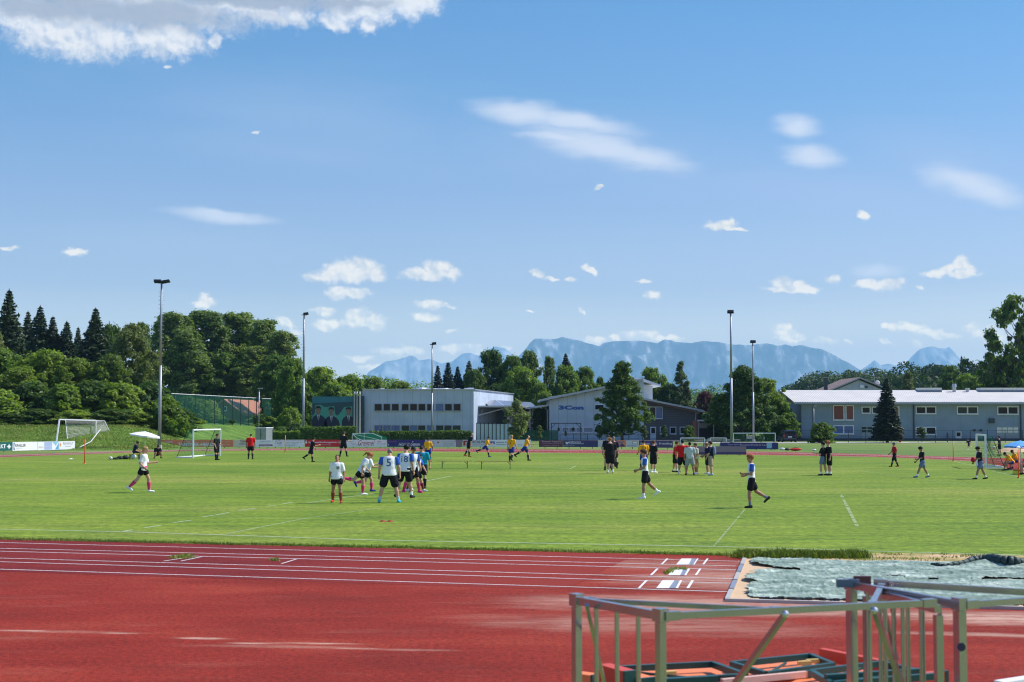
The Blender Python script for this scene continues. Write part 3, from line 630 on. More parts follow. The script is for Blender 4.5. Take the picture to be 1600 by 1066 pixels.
def hill_wood(name, pts, D, depth, label, m='leaf_dark', per=260, step=7.5, size=1.0, seed=3, group=None):
    """wooded hill: earth body (structure) + one mass of crowns (stuff)"""
    us = np.array([p[0] for p in pts], float); vs = np.array([p[1] for p in pts], float)
    rng = np.random.RandomState(seed)
    x0, x1 = (us[0]-800)/F_PX*D, (us[-1]-800)/F_PX*D
    def top(x): return CAM_H + (655-np.interp(x/D*F_PX+800, us, vs))/F_PX*D
    X, T = np.meshgrid(np.linspace(x0, x1, 60), np.linspace(0, 1, 20))
    prof = np.sin(np.clip(T*1.3, 0, 1.57)); Z = (top(X)-4.5)*prof - 1.0; Y = D - depth + depth*1.35*T
    structure(link('hill', grid_mesh('hill', X, Y, Z, 'hill_forest')))
    C = []
    for yy in np.arange(D-depth, D+depth*0.1, step*0.95):
        t = (yy-(D-depth))/(depth*1.35)
        for xx in np.arange(x0, x1, step):
            x = xx + rng.uniform(-0.4, 0.4)*step; y = yy + rng.uniform(-0.4, 0.4)*step
            z = (top(x)-7)*math.sin(min(t*1.3, 1.57)) - 1 + 3.5 + rng.uniform(-1.5, 2.2); C.append((x, y, z))
    C = np.array(C); rad = step*rng.uniform(0.45, 0.85, len(C))
    V, Fq = blob_leaves(C, rad, int(per*1.5), size, rng, squash=1.0, jit=0.03, inner=0.3)
    tag(link(name, np_mesh(name, V, Fq, m)), label, 'woodland', kind='stuff')

# ------------------------------------------------------------------ trees
def crown_broad(rng, H, W, z0, prof, nb, per, br, size, squash=0.9):
    C = []; Rr = []; ph = rng.rand(4)*6.28; am = 0.10+0.12*rng.rand(4)
    for i in range(nb):
        t = (i+rng.rand())/nb; Rm = prof(t)*W/2; a = rng.rand()*6.283*3; Rm *= 1+am[0]*math.sin(2*a+ph[0]+t*4)+am[1]*math.sin(3*a+ph[1]-t*6)+am[2]*math.sin(5*a+t*9+ph[2]); rr = Rm*(0.40+0.60*rng.rand()**0.5)
        b = br*(0.65+0.7*rng.rand()); rr = max(0, rr-b*0.55)
        C.append((rr*math.cos(a), rr*math.sin(a), z0+(H-z0)*t*0.97 - b*0.3 + rng.normal()*0.03*H*(t < 0.93))); Rr.append(b)
    C = np.array(C); return C, np.array(Rr), *blob_leaves(C, np.array(Rr), per, size, rng, squash)
def trunk_mesh(rng, H, z0, r0, C, m='bark', nl=9, name='trunk'):
    mb = MB(); k = 6; pts = []
    for i in range(k+1): pts.append(Vector((0.12*rng.uniform(-1,1)*i/k*H*0.08, 0.12*rng.uniform(-1,1)*i/k*H*0.08, H*0.86*i/k)))
    pts[0].z = -0.3; mb.path(pts, [r0*(1-0.13*i)*(1.25 if i == 0 else 1) for i in range(k+1)], 9)
    if C is not None and len(C):
        for c in C[rng.choice(len(C), min(nl*2, len(C)), replace=False)]:
            zb = max(z0*0.75, c[2]-0.18*H); zb = min(zb, H*0.8); base = Vector((0, 0, zb)); tip = Vector(c)
            mid = base.lerp(tip, 0.5)+Vector((0, 0, -0.02*H)); rr = r0*0.45*(1-zb/H)+0.03
            mb.path([base, mid, tip], [rr, rr*0.6, rr*0.25], 5)
    return mb.mesh(name, m, True)
PROF = {
 'oak': lambda t: (math.sin(math.pi*min(1, 0.16+t*0.80)))**0.55,
 'oval': lambda t: (math.sin(math.pi*min(1, 0.10+t*0.86)))**0.7,
 'poplar': lambda t: (math.sin(math.pi*min(1, 0.2+t*0.72)))**0.5*(1-0.25*t),
 'linden': lambda t: min(1.0, (t+0.10)/0.26)**0.6*(max(0.0, 1-t)**0.62)*1.12+0.04,
 'cone': lambda t: 0.25+0.95*(1-t)**0.8 if t > 0.12 else 0.8,
 'bush': lambda t: math.sqrt(max(0.02, 1-(t*0.96)**2)),
}
PROTO = {}
def proto(kind, variant=0):
    key = (kind, variant)
    if key in PROTO: return PROTO[key]
    rng = np.random.RandomState(sum(map(ord, kind))*7+variant*13)
    spec = {  # H, W, z0, profile, blobs, per, blob radius, leaf size, material, trunk radius
     'oak': (14, 11, 1.6, 'oak', 294, 99, 0.80, 0.23, 'leaf_mid', 0.32),
     'bright': (12, 10, 0.8, 'oak', 279, 99, 0.76, 0.23, 'leaf_bright', 0.28),
     'dark': (14, 10, 1.4, 'oak', 286, 99, 0.78, 0.23, 'leaf_dark', 0.32),
     'flower': (14, 9, 1.0, 'oval', 279, 105, 0.74, 0.21, 'leaf_flower', 0.3),
     'poplar': (18, 8, 1.5, 'poplar', 356, 82, 0.67, 0.2, 'leaf_poplar', 0.3),
     'linden': (13, 8.8, 1.6, 'linden', 325, 99, 0.61, 0.19, 'leaf_dark', 0.22),
     'airy': (14, 12, 2.0, 'oak', 147, 79, 0.65, 0.24, 'leaf_dark', 0.35),
     'birch': (13, 4.5, 1.5, 'cone', 110, 120, 0.52, 0.16, 'leaf_birch', 0.14),
     'purple': (9, 7, 0.8, 'oak', 139, 92, 0.65, 0.2, 'leaf_purple', 0.2),
     'small': (6, 3.4, 0.9, 'oval', 80, 90, 0.42, 0.15, 'leaf_whitish', 0.09),
     'sapling': (3, 1.0, 0.8, 'oval', 24, 50, 0.2, 0.1, 'leaf_birch', 0.03),
     'bush': (3, 3.6, 0.05, 'bush', 90, 110, 0.38, 0.15, 'leaf_mid', 0.1),
     'shrub_dark': (5, 6, 0.1, 'bush', 120, 120, 0.62, 0.2, 'leaf_dark', 0.12),
     'shrub_bright': (5, 6, 0.1, 'bush', 120, 120, 0.62, 0.2, 'leaf_bright', 0.12),
    }
    if kind in ('spruce', 'fir'):
        H = 15; W = 6.8 if kind == 'spruce' else 4.6; V = []; Nn = []; S = []
        m = 'needle' if kind == 'spruce' else 'needle_blue'; tips = []
        nl = 44
        for l in range(nl):
            t = l/(nl-1); z = 0.8+ (H-1.1)*t; Rm = W/2*(1-t)**0.85+0.10
            if kind == 'fir': Rm = W/2*((1-t)**0.8)+0.1
            nb = int(8+5*(1-t)); a0 = rng.rand()*6.28
            for k in range(nb):
                a = a0+6.283*k/nb+rng.uniform(-0.2, 0.2); Ls = Rm*rng.uniform(0.7, 1.12); droop = rng.uniform(0.10, 0.28)
                if rng.rand() < 0.07: continue
                ns = max(10, int(Ls*26)); s_ = np.sqrt(rng.rand(ns)); w = 0.10+0.24*Ls*(1-s_)*s_*2
                off = rng.uniform(-1, 1, ns)*w*1.3
                px = math.cos(a)*Ls*s_ - math.sin(a)*off; py = math.sin(a)*Ls*s_ + math.cos(a)*off
                pz = z - droop*Ls*s_ + 0.10*Ls*s_**3*2 - np.abs(off)*0.35 + rng.uniform(-0.05, 0.05, ns)
                V.append(np.stack([px, py, pz], 1)); n_ = rng.normal(size=(ns, 3))*0.5; n_[:, 2] += 1.0; n_[:, 0] += math.cos(a)*0.5; n_[:, 1] += math.sin(a)*0.5; Nn.append(n_)
                S.append(np.full(ns, 0.22+0.04*Ls)); tips.append((math.cos(a)*Ls*0.8, math.sin(a)*Ls*0.8, z-droop*Ls*0.8))
        V = np.concatenate(V); Nn = np.concatenate(Nn); S = np.concatenate(S)
        lv, lf = leaf_quads(V, Nn, S, rng, 0.42)
        cm = np_mesh('crown', lv, lf, m); mb = MB(); mb.path([(0,0,-0.3),(0,0,H*0.5),(0,0,H)], [0.22, 0.12, 0.02], 8)
        for tp in tips[::5]: mb.tube((0,0,tp[2]+0.4), tp, 0.035, 0.01, 4)
        PROTO[key] = (cm, mb.mesh('trunk', 'bark', True), H, W); return PROTO[key]
    H, W, z0, pf, nb, per, br, size, m, tr = spec[kind]
    C, Rr, V, Fq = crown_broad(rng, H, W, z0, PROF[pf], nb, per, br, size)
    cm = np_mesh('crown', V, Fq, m); tm = trunk_mesh(rng, H, z0, tr, C, 'bark_birch' if kind == 'birch' else 'bark')
    PROTO[key] = (cm, tm, H, W); return PROTO[key]
def tree(kind, u, vtop, wpx, D, label, group=None, name=None, variant=0, zoff=0.0, vbase=None, cat='tree', rnd=None):
    cm, tm, H, W = proto(kind, variant)
    x = (u-800)/F_PX*D; zb = terrain(x, D)+zoff; h = P(u, vtop, D).z - zb; w = wpx*D/F_PX
    nm = name or {'spruce': 'spruce_tree', 'fir': 'fir_tree', 'birch': 'birch_tree', 'poplar': 'poplar_tree', 'bush': 'bush', 'shrub_dark': 'bush', 'shrub_bright': 'bush', 'sapling': 'young_tree', 'purple': 'purple_leaved_tree', 'linden': 'linden_tree'}.get(kind, 'broadleaf_tree')
    t = thing(nm, label, cat, (x, D, zb), random.Random(label).random()*6.28, group)
    t.scale = (w/W, w/W, h/H)
    link('crown', cm, t); link('trunk', tm, t)
    return t

# ------------------------------------------------------------------ far wooded hills
hill_wood('distant_wood', [(1205,640),(1222,622),(1235,606),(1258,589),(1280,581),(1292,586),(1310,582),(1340,578),(1372,580),(1380,584),(1395,581),(1420,580),(1460,575)], 620, 150, 'wooded hill rising behind the right building in the distance', 'leaf_hill', per=300, step=10, size=0.62, seed=3)
hill_wood('distant_wood', [(1370,600),(1400,584),(1412,574),(1422,576),(1432,566),(1455,562),(1472,563),(1486,572),(1500,566),(1512,560),(1530,556),(1550,556),(1570,560),(1600,556),(1660,550)], 430, 120, 'darker wooded ridge behind the right end of the long roof', 'leaf_hill', per=300, step=8.5, size=0.5, seed=5)
hill_wood('distant_wood', [(1020,640),(1045,625),(1075,618),(1100,612),(1125,618),(1160,625),(1230,640)], 900, 120, 'hazy low wooded hill seen between birch and purple tree', 'leaf_mid', per=160, step=14, size=0.9, seed=8)
hill_wood('distant_wood', [(490,610),(520,592),(560,590),(600,592),(640,600),(680,612),(740,620)], 420, 70, 'band of far woodland behind the flat-roofed building', 'leaf_mid', per=260, step=8.5, size=0.45, seed=11)

FG = 'trees of the forest edge on the left'
forest = [
 ('spruce', 12, 452, 104, 185, 'tallest dark spruce at the left edge of the photo', 0), ('spruce', -22, 470, 100, 190, 'dark spruce cut off by the left edge of the photo', 1),
 ('spruce', 42, 486, 74, 205, 'slim dark spruce between the tall edge spruce and its neighbour', 1), ('spruce', 61, 478, 96, 200, 'pointed dark spruce, second highest of the left skyline group', 0),
 ('spruce', 81, 494, 84, 200, 'dark spruce standing right of the second highest skyline spruce', 1), ('spruce', 103, 502, 84, 200, 'short broad dark spruce in the gap of the left skyline', 0),
 ('spruce', 121, 511, 60, 210, 'smallest dark spruce tip beside the lone tall spruce', 1), ('spruce', 148, 481, 104, 195, 'symmetrical dark spruce standing clear above the leafy trees', 1),
 ('dark', 172, 508, 50, 200, 'dark leafy treetop between the clear spruce and the flowering tree', 0), ('poplar', 222, 503, 34, 190, 'thin ragged treetop left of the tallest lamp mast', 0),
 ('bright', -8, 545, 120, 168, 'bright green tree filling the left edge below the spruces', 0), ('bright', 70, 548, 95, 166, 'bright green rounded tree below the second highest spruce', 1),
 ('oak', 118, 560, 80, 165, 'mid green tree below the short broad spruce', 0), ('oak', 30, 575, 90, 160, 'mid green tree in front of the left edge tree', 1),
 ('flower', 206, 508, 92, 172, 'pale flowering tree with creamy blossom left of the tall mast', 0), ('dark', 172, 555, 70, 164, 'dark leafy tree under the flowering tree', 1), ('flower', -6, 518, 40, 172, 'pale creamy treetop at the left edge of the photo', 1),
 ('poplar', 268, 487, 96, 268, 'tall grey-green poplar just right of the tallest lamp mast', 1), ('poplar', 318, 484, 116, 275, 'highest broad poplar of the grove', 0), ('poplar', 372, 487, 108, 280, 'tall poplar with a rounded top right of the highest poplar', 1),
 ('poplar', 412, 498, 84, 272, 'poplar standing second from the right end of the grove', 0), ('poplar', 440, 516, 74, 266, 'lower poplar at the right end of the grove', 1), ('poplar', 292, 515, 96, 262, 'lower poplar in front of the tall pair beside the mast', 0),
 ('oak', 350, 552, 90, 264, 'leafy tree behind the red-roofed barn', 0), ('oak', 430, 555, 66, 235, 'leafy tree right of the red-roofed barn', 1), ('bright', 456, 560, 58, 215, 'light green tree left of the second lamp mast', 0),
 ('poplar', 400, 540, 80, 264, 'poplar filling the space above the barn roof', 1),
 ('bright', 500, 574, 84, 225, 'light green tree right behind the second lamp mast', 1), ('bright', 545, 586, 60, 235, 'light green treetop above the poster wall', 0), ('bright', 520, 600, 60, 215, 'bushy light tree directly behind the poster wall', 1),
 ('oak', 585, 590, 60, 260, 'rounded treetop above the left corner of the flat-roofed building', 0), ('oak', 625, 596, 58, 265, 'low treetop above the roof skylights', 1), ('bright', 470, 600, 50, 205, 'leafy tree at the foot of the second lamp mast', 0),
]
for k, u, v, w, D, lab, var in forest: tree(k, u, v, w, D, lab, FG if u < 460 else 'trees behind the flat-roofed building', variant=var)
bushes = [(-5,612,110,152,'shrub_bright'),(48,600,100,156,'shrub_dark'),(100,604,90,154,'shrub_bright'),(146,598,95,156,'shrub_dark'),(190,602,90,155,'shrub_bright'),(232,600,80,158,'shrub_dark'),(262,622,62,152,'shrub_bright'),(284,640,56,156,'shrub_dark'),
          (60,640,80,150,'shrub_dark'),(120,642,74,149,'shrub_bright'),(175,640,80,150,'shrub_dark'),(222,645,56,151,'shrub_bright'),(15,645,60,149,'shrub_dark')]
blab = ['bright bush at the left edge of the wooded bank','dark bush second from left on the wooded bank','bright bush behind the leaning big goal','dark tall bush right of the leaning goal','bright bush below the flowering tree','dark bush beside the tallest lamp mast','bright bush right of the tallest lamp mast','dark low bush at the left end of the green net fence',
        'low dark bush on the bank left of the big goal','low bright bush directly behind the big goal net','low dark bush right of the big goal','low bright bush behind the white parasol','small dark bush low at the left edge of the bank']
for (u, v, w, D, k), lab in zip(bushes, blab): tree(k, u, v, w, D, lab, 'bushes along the wooded bank', cat='bush')
for u, v, w, D, k, lab in [(300,652,40,178,'shrub_bright','leafy shrub inside the left end of the net fence'),(335,648,40,205,'shrub_bright','light shrub behind the net left of the barn'),(352,655,34,200,'shrub_dark','shrub in front of the barn gable'),(418,650,44,212,'shrub_bright','light shrub at the right end of the net fence'),
                           (310,625,50,215,'shrub_dark','tall dark shrub left of the barn'),(462,662,36,190,'shrub_dark','dark shrub at the foot of the second mast'),(440,668,26,188,'shrub_bright','small shrub right of the grey utility cabinet'),(478,668,34,186,'shrub_dark','dark shrub left of the poster wall'),(296,622,54,205,'shrub_dark','tall dark shrub behind the left part of the net fence'),(328,628,44,226,'shrub_bright','light tree-like shrub left of the barn wall'),(408,648,40,228,'shrub_bright','light bush at the barn corner under the roof'),(432,628,44,226,'shrub_dark','dark bush at the right end of the net fence'),(378,662,30,214,'shrub_bright','low light bush before the barn wall'),(455,640,46,200,'shrub_bright','tall light shrub behind the second mast')]:
    tree(k, u, v, w, D, lab, 'shrubs around the barn and net fence', cat='bush')
CG = 'trees behind the middle buildings'
for k, u, v, w, D, lab, var in [
 ('fir', 684, 571, 40, 240, 'slim dark fir left of the group, right of the third mast', 0), ('fir', 700, 566, 48, 242, 'dark fir standing right beside the slim fir', 1), ('spruce', 715, 572, 54, 246, 'dark spruce behind the right part of the flat roof', 1), ('spruce', 733, 563, 60, 246, 'taller dark spruce among the middle trees', 0),
 ('dark', 768, 547, 56, 240, 'highest dark leafy tree above the white side wall', 0), ('dark', 742, 578, 50, 236, 'dark leafy tree above the corner of the flat roof', 1), ('oak', 800, 556, 52, 238, 'mid green tree right of the highest dark tree', 0),
 ('dark', 826, 549, 50, 242, 'dark rounded treetop left of the mountain edge', 1), ('bright', 815, 574, 70, 230, 'light green maple in front of the dark treetops', 0), ('poplar', 858, 556, 26, 244, 'narrow dark treetop standing in front of the mountain', 0),
 ('bright', 885, 572, 54, 236, 'light green tree above the white gable roof', 1), ('spruce', 884, 552, 64, 250, 'dark conifer tip behind the light tree at the gable', 0), ('oak', 915, 574, 46, 240, 'leafy tree right of the light tree at the gable', 1), ('oak', 842, 600, 44, 226, 'leafy tree behind the linking canopy roof', 0), ('dark', 780, 600, 60, 234, 'dark tree behind the white side wall', 1),
 ('bright', 850, 612, 36, 222, 'bushy light tree between the two middle buildings', 0), ('dark', 938, 590, 24, 245, 'small dark treetop behind the gable roof', 1),
 ('bright', 1018, 575, 50, 242, 'light green tree behind the raised roof section', 1), ('dark', 1045, 600, 44, 240, 'darker tree right of the raised roof section', 0), ('birch', 1062, 563, 34, 232, 'loose birch with hanging twigs beside the purple tree', 0), ('birch', 1073, 594, 26, 232, 'lower birch right of the tall birch', 1),
 ('purple', 1102, 612, 40, 222, 'purple-leaved tree right of the dark wooden building', 0),
 ('dark', 845, 638, 34, 205, 'dark bush under the linking canopy', 0)]:
    tree(k, u, v, w, D, lab, CG, variant=var)
tree('linden', 972, 565, 82, 178, 'large linden standing in front of the white gabled hall')
tree('linden', 1160, 571, 98, 186, 'big round dark green tree behind the two right masts', variant=1)
tree('oak', 1196, 592, 66, 194, 'rounded tree right behind the big round tree', variant=1)
tree('bright', 1214, 618, 52, 192, 'light green tree between big round tree and slate-grey building')
tree('bright', 1230, 645, 40, 190, 'low light tree beside the corner of the slate-grey building', variant=1)
tree('dark', 1128, 620, 44, 206, 'dark tree behind the carport roof', variant=1)
tree('small', 808, 626, 38, 178, 'small whitish-leaved tree in front of the grey fence panels')
tree('fir', 1385, 590, 50, 176, 'dark pointed fir in front of the slate-grey building')
tree('bush', 1283, 662, 42, 174, 'round clipped bush in front of the slate-grey building', cat='bush')
tree('bush', 1076, 666, 22, 190, 'small round shrub beside the dark wooden building', cat='bush', variant=1)
for u, v, D, lab in [(936,664,176,'young tree before the white gabled hall left of the linden'),(1006,664,176,'young tree just right of the linden'),(1037,664,176,'young tree beside the white door of the wooden building'),(843,664,176,'young tree between the small whitish tree and the hall'),(1439,667,178,'young tree beneath the lower middle windows of the slate-grey building'),(1188,678,170,'young tree behind the green goal net')]:
    tree('sapling', u, v, 12 if u != 1439 else 16, D, lab, 'young trees planted behind the running track', cat='young tree')
tree('airy', 1594, 462, 128, 235, 'tall dark tree rising at the right edge of the photo', variant=0, zoff=0)
tree('dark', 1574, 556, 90, 240, 'dark tree below the tall tree at the right edge', variant=1)
tree('airy', 1602, 520, 80, 238, 'dark tree cut off by the right edge', variant=0)
tree('bright', 1512, 585, 52, 250, 'light green treetop above the right roof vents'); tree('birch', 1419, 580, 34, 250, 'slim light treetop above the roof left of the skylight', variant=1)
tree('dark', 1486, 572, 50, 300, 'dark treetop behind the roof ventilator', variant=1); tree('spruce', 1503, 556, 34, 330, 'thin dark conifer on the far ridge')

# hedges
def hedge(x0, y0, x1, y1, z1, d, label, m='leaf_mid', seed=1):
    rng = np.random.RandomState(seed); a = Vector((x0, y0, 0)); b = Vector((x1, y1, 0)); L_ = (b-a).length; n = int(L_*950)
    t = thing('hedge', label, 'hedge', (x0, y0, 0), math.atan2(y1-y0, x1-x0), 'hedges behind the advertising boards')
    X = rng.rand(n)*L_; s = rng.rand(n)
    hz = z1*(0.93+0.13*vnoise(X*0.9, X*0+seed))
    side = rng.choice(3, n, p=[0.45, 0.2, 0.35])
    Y = np.where(side == 0, 0.0, np.where(side == 1, d, rng.rand(n)*d)) + rng.normal(size=n)*0.09
    Z = np.where(side == 2, hz, rng.rand(n)*hz) + rng.normal(size=n)*0.07
    nn = np.stack([rng.normal(size=n)*0.6, np.where(side == 0, -1, np.where(side == 1, 1, 0))+rng.normal(size=n)*0.5, np.where(side == 2, 1, 0.2)+rng.normal(size=n)*0.5], 1)
    V, Fq = leaf_quads(np.stack([X, Y, Z], 1), nn, 0.13, rng); link('foliage', np_mesh('foliage', V, Fq, m), t)
    mb = MB(); mb.box((L_/2, d/2, z1*0.44), (L_-0.2, d-0.22, z1*0.85)); mb.build('branches', 'bark', t)
hedge((470-800)/F_PX*176, 176, (556-800)/F_PX*176, 177, 1.75, 1.4, 'leafy hedge in front of the poster wall')
hedge((578-800)/F_PX*178, 178, (737-800)/F_PX*178, 179, 1.3, 1.4, 'long low hedge in front of the flat-roofed building', 'leaf_dark', 5)
hedge((425-800)/F_PX*185, 185, (470-800)/F_PX*182, 182, 1.2, 1.0, 'low rough hedge right of the utility cabinet', 'leaf_bright', 8)

# =================================================================== BUILDINGS
def window_px(parent, u0, v0, u1, v1, Y, glass, n=1, name='window', fr='window_frame', fw=0.09, posts=None, label=None):
    """window in a wall facing the camera (plane y=Y)"""
    a = P(u0, v1, Y); b = P(u1, v0, Y); x0, x1, z0, z1 = a.x, b.x, a.z, b.z
    mb = MB(); y = Y-0.03; t = 0.12
    mb.box(((x0+x1)/2, y, z1-fw/2), (x1-x0, t, fw)); mb.box(((x0+x1)/2, y, z0+fw/2), (x1-x0, t, fw))
    for x in (x0+fw/2, x1-fw/2): mb.box((x, y, (z0+z1)/2), (fw, t, z1-z0-2*fw))
    for k in range(1, n): mb.box((x0+(x1-x0)*k/n, y, (z0+z1)/2), (fw*1.3, t, z1-z0-2*fw))
    w = mb.build(name, fr, parent, world=True)
    if label: w['label'] = label
    mb = MB(); mb.box(((x0+x1)/2, Y-0.012, (z0+z1)/2), (x1-x0-2*fw, 0.02, z1-z0-2*fw)); mb.build('pane', glass, w, world=False) if False else _pane(mb, glass, w, parent)
    mb = MB(); mb.box(((x0+x1)/2, Y-0.09, z0-0.03), (x1-x0+0.12, 0.2, 0.05)); _pane(mb, fr, w, parent, 'sill')
    return w
def _pane(mb, m, w, parent, name='pane'):
    off = parent.location
    return link(name, mb.mesh(name, m, False, off), w)
def door_px(parent, u0, v0, u1, v1, Y, m='window_frame', glass='glass_dark', label=None):
    a = P(u0, v1, Y); b = P(u1, v0, Y); x0, x1, z0, z1 = a.x, b.x, max(0.02, a.z), b.z
    mb = MB(); mb.box(((x0+x1)/2, Y-0.035, (z0+z1)/2), (x1-x0, 0.06, z1-z0)); d = mb.build('door', m, parent, world=True)
    if glass:
        mb = MB(); mb.box(((x0+x1)/2, Y-0.072, z0+(z1-z0)*0.7), ((x1-x0)*0.66, 0.02, (z1-z0)*0.42)); _pane(mb, glass, d, parent)
    mb = MB(); mb.box((x1-0.14, Y-0.10, z0+1.0), (0.10, 0.07, 0.03)); _pane(mb, 'dark_metal', d, parent, 'handle')

# ---- flat-roofed office hall (left)
Yb = 190.0
bx0, bx1 = P(566, 650, Yb).x, P(740, 650, Yb).x; topz = P(600, 609, Yb).z
bk = P(802, 616.5, 223.0)
ob = thing('office_building', 'flat-roofed pale metal-clad building with two rows of windows, left of centre', 'building', (bx0, Yb, 0))
MB().prism([(bx0, Yb), (bx1, Yb), (bk.x, 223), (bk.x-14.6, 223)], 0, topz).build('wall', 'panel_light', ob, world=True)
mb = MB(); w_ = 0.16
for a, b in (((bx0, Yb), (bx1, Yb)), ((bx1, Yb), (bk.x, 223))): mb.bar((a[0], a[1], topz+0.03), (b[0], b[1], topz+0.03), 0.34, 0.13)
mb.build('parapet', 'grey_metal', ob, world=True)
mb = MB(); rr = random.Random(4)
for u in range(596, 742, 7):
    if rr.random() < 0.72: p = P(u, 606, 200+rr.random()*6); mb.box((p.x, p.y, topz+0.22+0.1*rr.random()), (0.5+0.5*rr.random(), 1.0, 0.25+0.3*rr.random()), rz=rr.random())
mb.build('roof_vents', 'white_paint', ob, world=True)
for u0, v0, u1, v1 in ((585,631,597,642),(599,631,610,642),(612,631,623.5,642),(627.5,631,639,642),(640.5,631,652,642),(653.5,631,665,642),(667,631,678,642),(681,631,693,642),(695,631,706.5,642),(708.5,631,720,642)):
    window_px(ob, u0, v0, u1, v1, Yb, 'glass_blue' if u0 == 681 else 'glass_dark', 1, fr='frame_grey', fw=0.05)
for k, (u0, u1) in enumerate(((585,598),(598.5,611),(611.5,625),(627,640),(640.5,652),(653,665),(667,678),(681,693),(694,706),(707,720))):
    window_px(ob, u0, 664.5, u1, 675.5, Yb, 'glass_blue' if k < 3 or k == 4 or k == 6 else 'glass_green', 1, fr='frame_grey', fw=0.05)
tm = text_mesh('FERD', 0.62, 'board_grey', 2.1); p = P(604, 670, Yb-0.06); o = link('lettering', tm, ob, (p.x-ob.location.x, p.y-ob.location.y, p.z)); 
# side: canopy, solar panels, bay, white wall panel
MB().box(((bx1+2.6), 206, 4.62), (10.4, 26, 0.22), rz=-0.15).build('canopy_roof', 'grey_metal', ob, world=True)
mb = MB(); mb.bar((bx1+1.0, 194, 4.0), (bx1+6.5, 214, 4.5), 0.12, 0.2); mb.bar((bx1+0.5, 193, 3.4), (bx1+4.5, 196, 4.5), 0.1, 0.16); mb.bar((bx1+4.6, 196, 0), (bx1+4.6, 196, 4.5), 0.14); mb.bar((bx1+8.1, 205, 0), (bx1+8.1, 205, 4.5), 0.14); mb.build('canopy_frame', 'grey_metal', ob, world=True)
mb = MB()
for k in range(3):
    u = 750+k*27; a = P(u, 624+k*1.5, 203+k*3); b = P(u+25, 625.5+k*1.5, 203+k*3); c = P(u+43-3*k, 637.5, 196+k*3); d = P(u+18-2*k, 636.5, 196+k*3); mb.slab([d, c, b, a], 0.06)
mb.build('solar_panels', 'solar', ob, world=True)
MB().box((bx1+3.4, 216, 2.2), (9.5, 0.3, 4.4), rz=-0.1).build('bay_back_wall', 'dark_slab', ob, world=True)
MB().box((P(811,650,206).x, 206, 2.85), (3.6, 0.12, 2.4)).build('cladding_panel', 'white_paint', ob, world=True)
mb = MB(); mb.box((bx1+2.2, 209, 1.1), (6.2, 3, 0.5)); mb.box((bx1+1.6, 208, 1.8), (1.2, 2, 0.8)); mb.box((bx1+4.0, 208.5, 1.7), (1.6, 2, 0.7)); mb.build('stored_goods', 'dark_metal', ob, world=True)
fr_ = P(770, 610, 206); mb = MB(); mb.bar((bx1+1.05, 201, 5.9), (bx1+1.05, 201, 6.7), 0.08); mb.bar((bx1+1.3, 202, 5.9), (bx1+1.3, 202, 6.9), 0.06); mb.bar((bx1+0.9, 200.5, 6.0), (bx1+0.9, 200.5, 6.6), 0.2, 0.1); mb.build('wall_bracket', 'dark_metal', ob, world=True)
# grey slatted screen in front of the bay
a, b = P(744.5, 680, 188), P(800, 680, 188)
sf = thing('screen_fence', 'screen of tall grey glass panels beside the flat-roofed building', 'fence', (a.x, 188, 0))
n = 9
for k in range(n):
    x = a.x + (b.x-a.x)*(k+0.5)/n; MB().box((x, 188, 1.15), ((b.x-a.x)/n-0.12, 0.05, 2.2)).build('panel', 'fence_panels' if False else 'panel_mint', sf, world=True)
mb = MB()
for k in range(n+1): x = a.x+(b.x-a.x)*k/n; mb.bar((x, 188, 0), (x, 188, 2.4), 0.08)
mb.bar((a.x, 188, 2.38), (b.x, 188, 2.38), 0.08); mb.build('frame', 'dark_metal', sf, world=True)
a, b = P(803, 680, 186), P(872, 680, 186)
lf = thing('mesh_fence', 'low dark mesh fence between the two middle buildings', 'fence', (a.x, 186, 0))
MB().box(((a.x+b.x)/2, 186, 0.75), (b.x-a.x, 0.03, 1.4)).build('mesh_panel', 'net_greendark', lf, world=True)
for k in range(5): x = a.x+(b.x-a.x)*k/4; MB().bar((x, 186, 0), (x, 186, 1.55), 0.06).build('post', 'dark_metal', lf, world=True)

# ---- poster wall
Yp = 188.0
a, b = P(487.5, 672, Yp), P(552, 619.5, Yp)
pw = thing('poster_wall', 'large green billboard showing three men in dark suits', 'billboard', (a.x, Yp, 0))
mat('poster_dark', (0.02, 0.07, 0.085), 0.6, var=0.5, scale=0.4); mat('poster_green', (0.06, 0.30, 0.22), 0.6); mat('poster_suit', (0.008, 0.012, 0.03), 0.6); mat('poster_skin', (0.22, 0.13, 0.09), 0.6); mat('poster_hair', (0.02, 0.015, 0.012), 0.7); mat('poster_shirt', (0.5, 0.5, 0.5), 0.6); mat('poster_teal', (0.03, 0.17, 0.20), 0.6, var=0.3, scale=1)
MB().box(((a.x+b.x)/2, Yp+0.15, (a.z+b.z)/2), (b.x-a.x, 0.3, b.z-a.z)).build('board', 'poster_dark', pw, world=True)
mb = MB()
for x in (a.x+0.4, b.x-0.4, (a.x+b.x)/2): mb.bar((x, Yp+0.2, 0), (x, Yp+0.2, a.z+0.1), 0.15)
mb.build('legs', 'dark_metal', pw, world=True)
def pq(u, v): return (480+u/11.84, 600+v/11.84)     # coordinates on the poster face
def poster(name, pts, m, lay):
    vs = [P(*pq(*p), Yp) for p in pts]; vs = [(min(max(v.x, a.x+0.02), b.x-0.02), Yp-0.004*lay, min(max(v.z, a.z+0.02), b.z-0.02)) for v in vs]
    return MB().add(vs, [tuple(range(len(vs)))]).build(name, m, pw, world=True)
poster('poster_band', [(90,360),(840,330),(840,235),(90,235)], 'poster_teal', 1)
poster('poster_shape', [(85,860),(85,590),(140,540),(150,400),(250,385),(320,430),(500,410),(520,560),(560,590),(640,500),(680,430),(835,415),(835,860)], 'poster_green', 2)
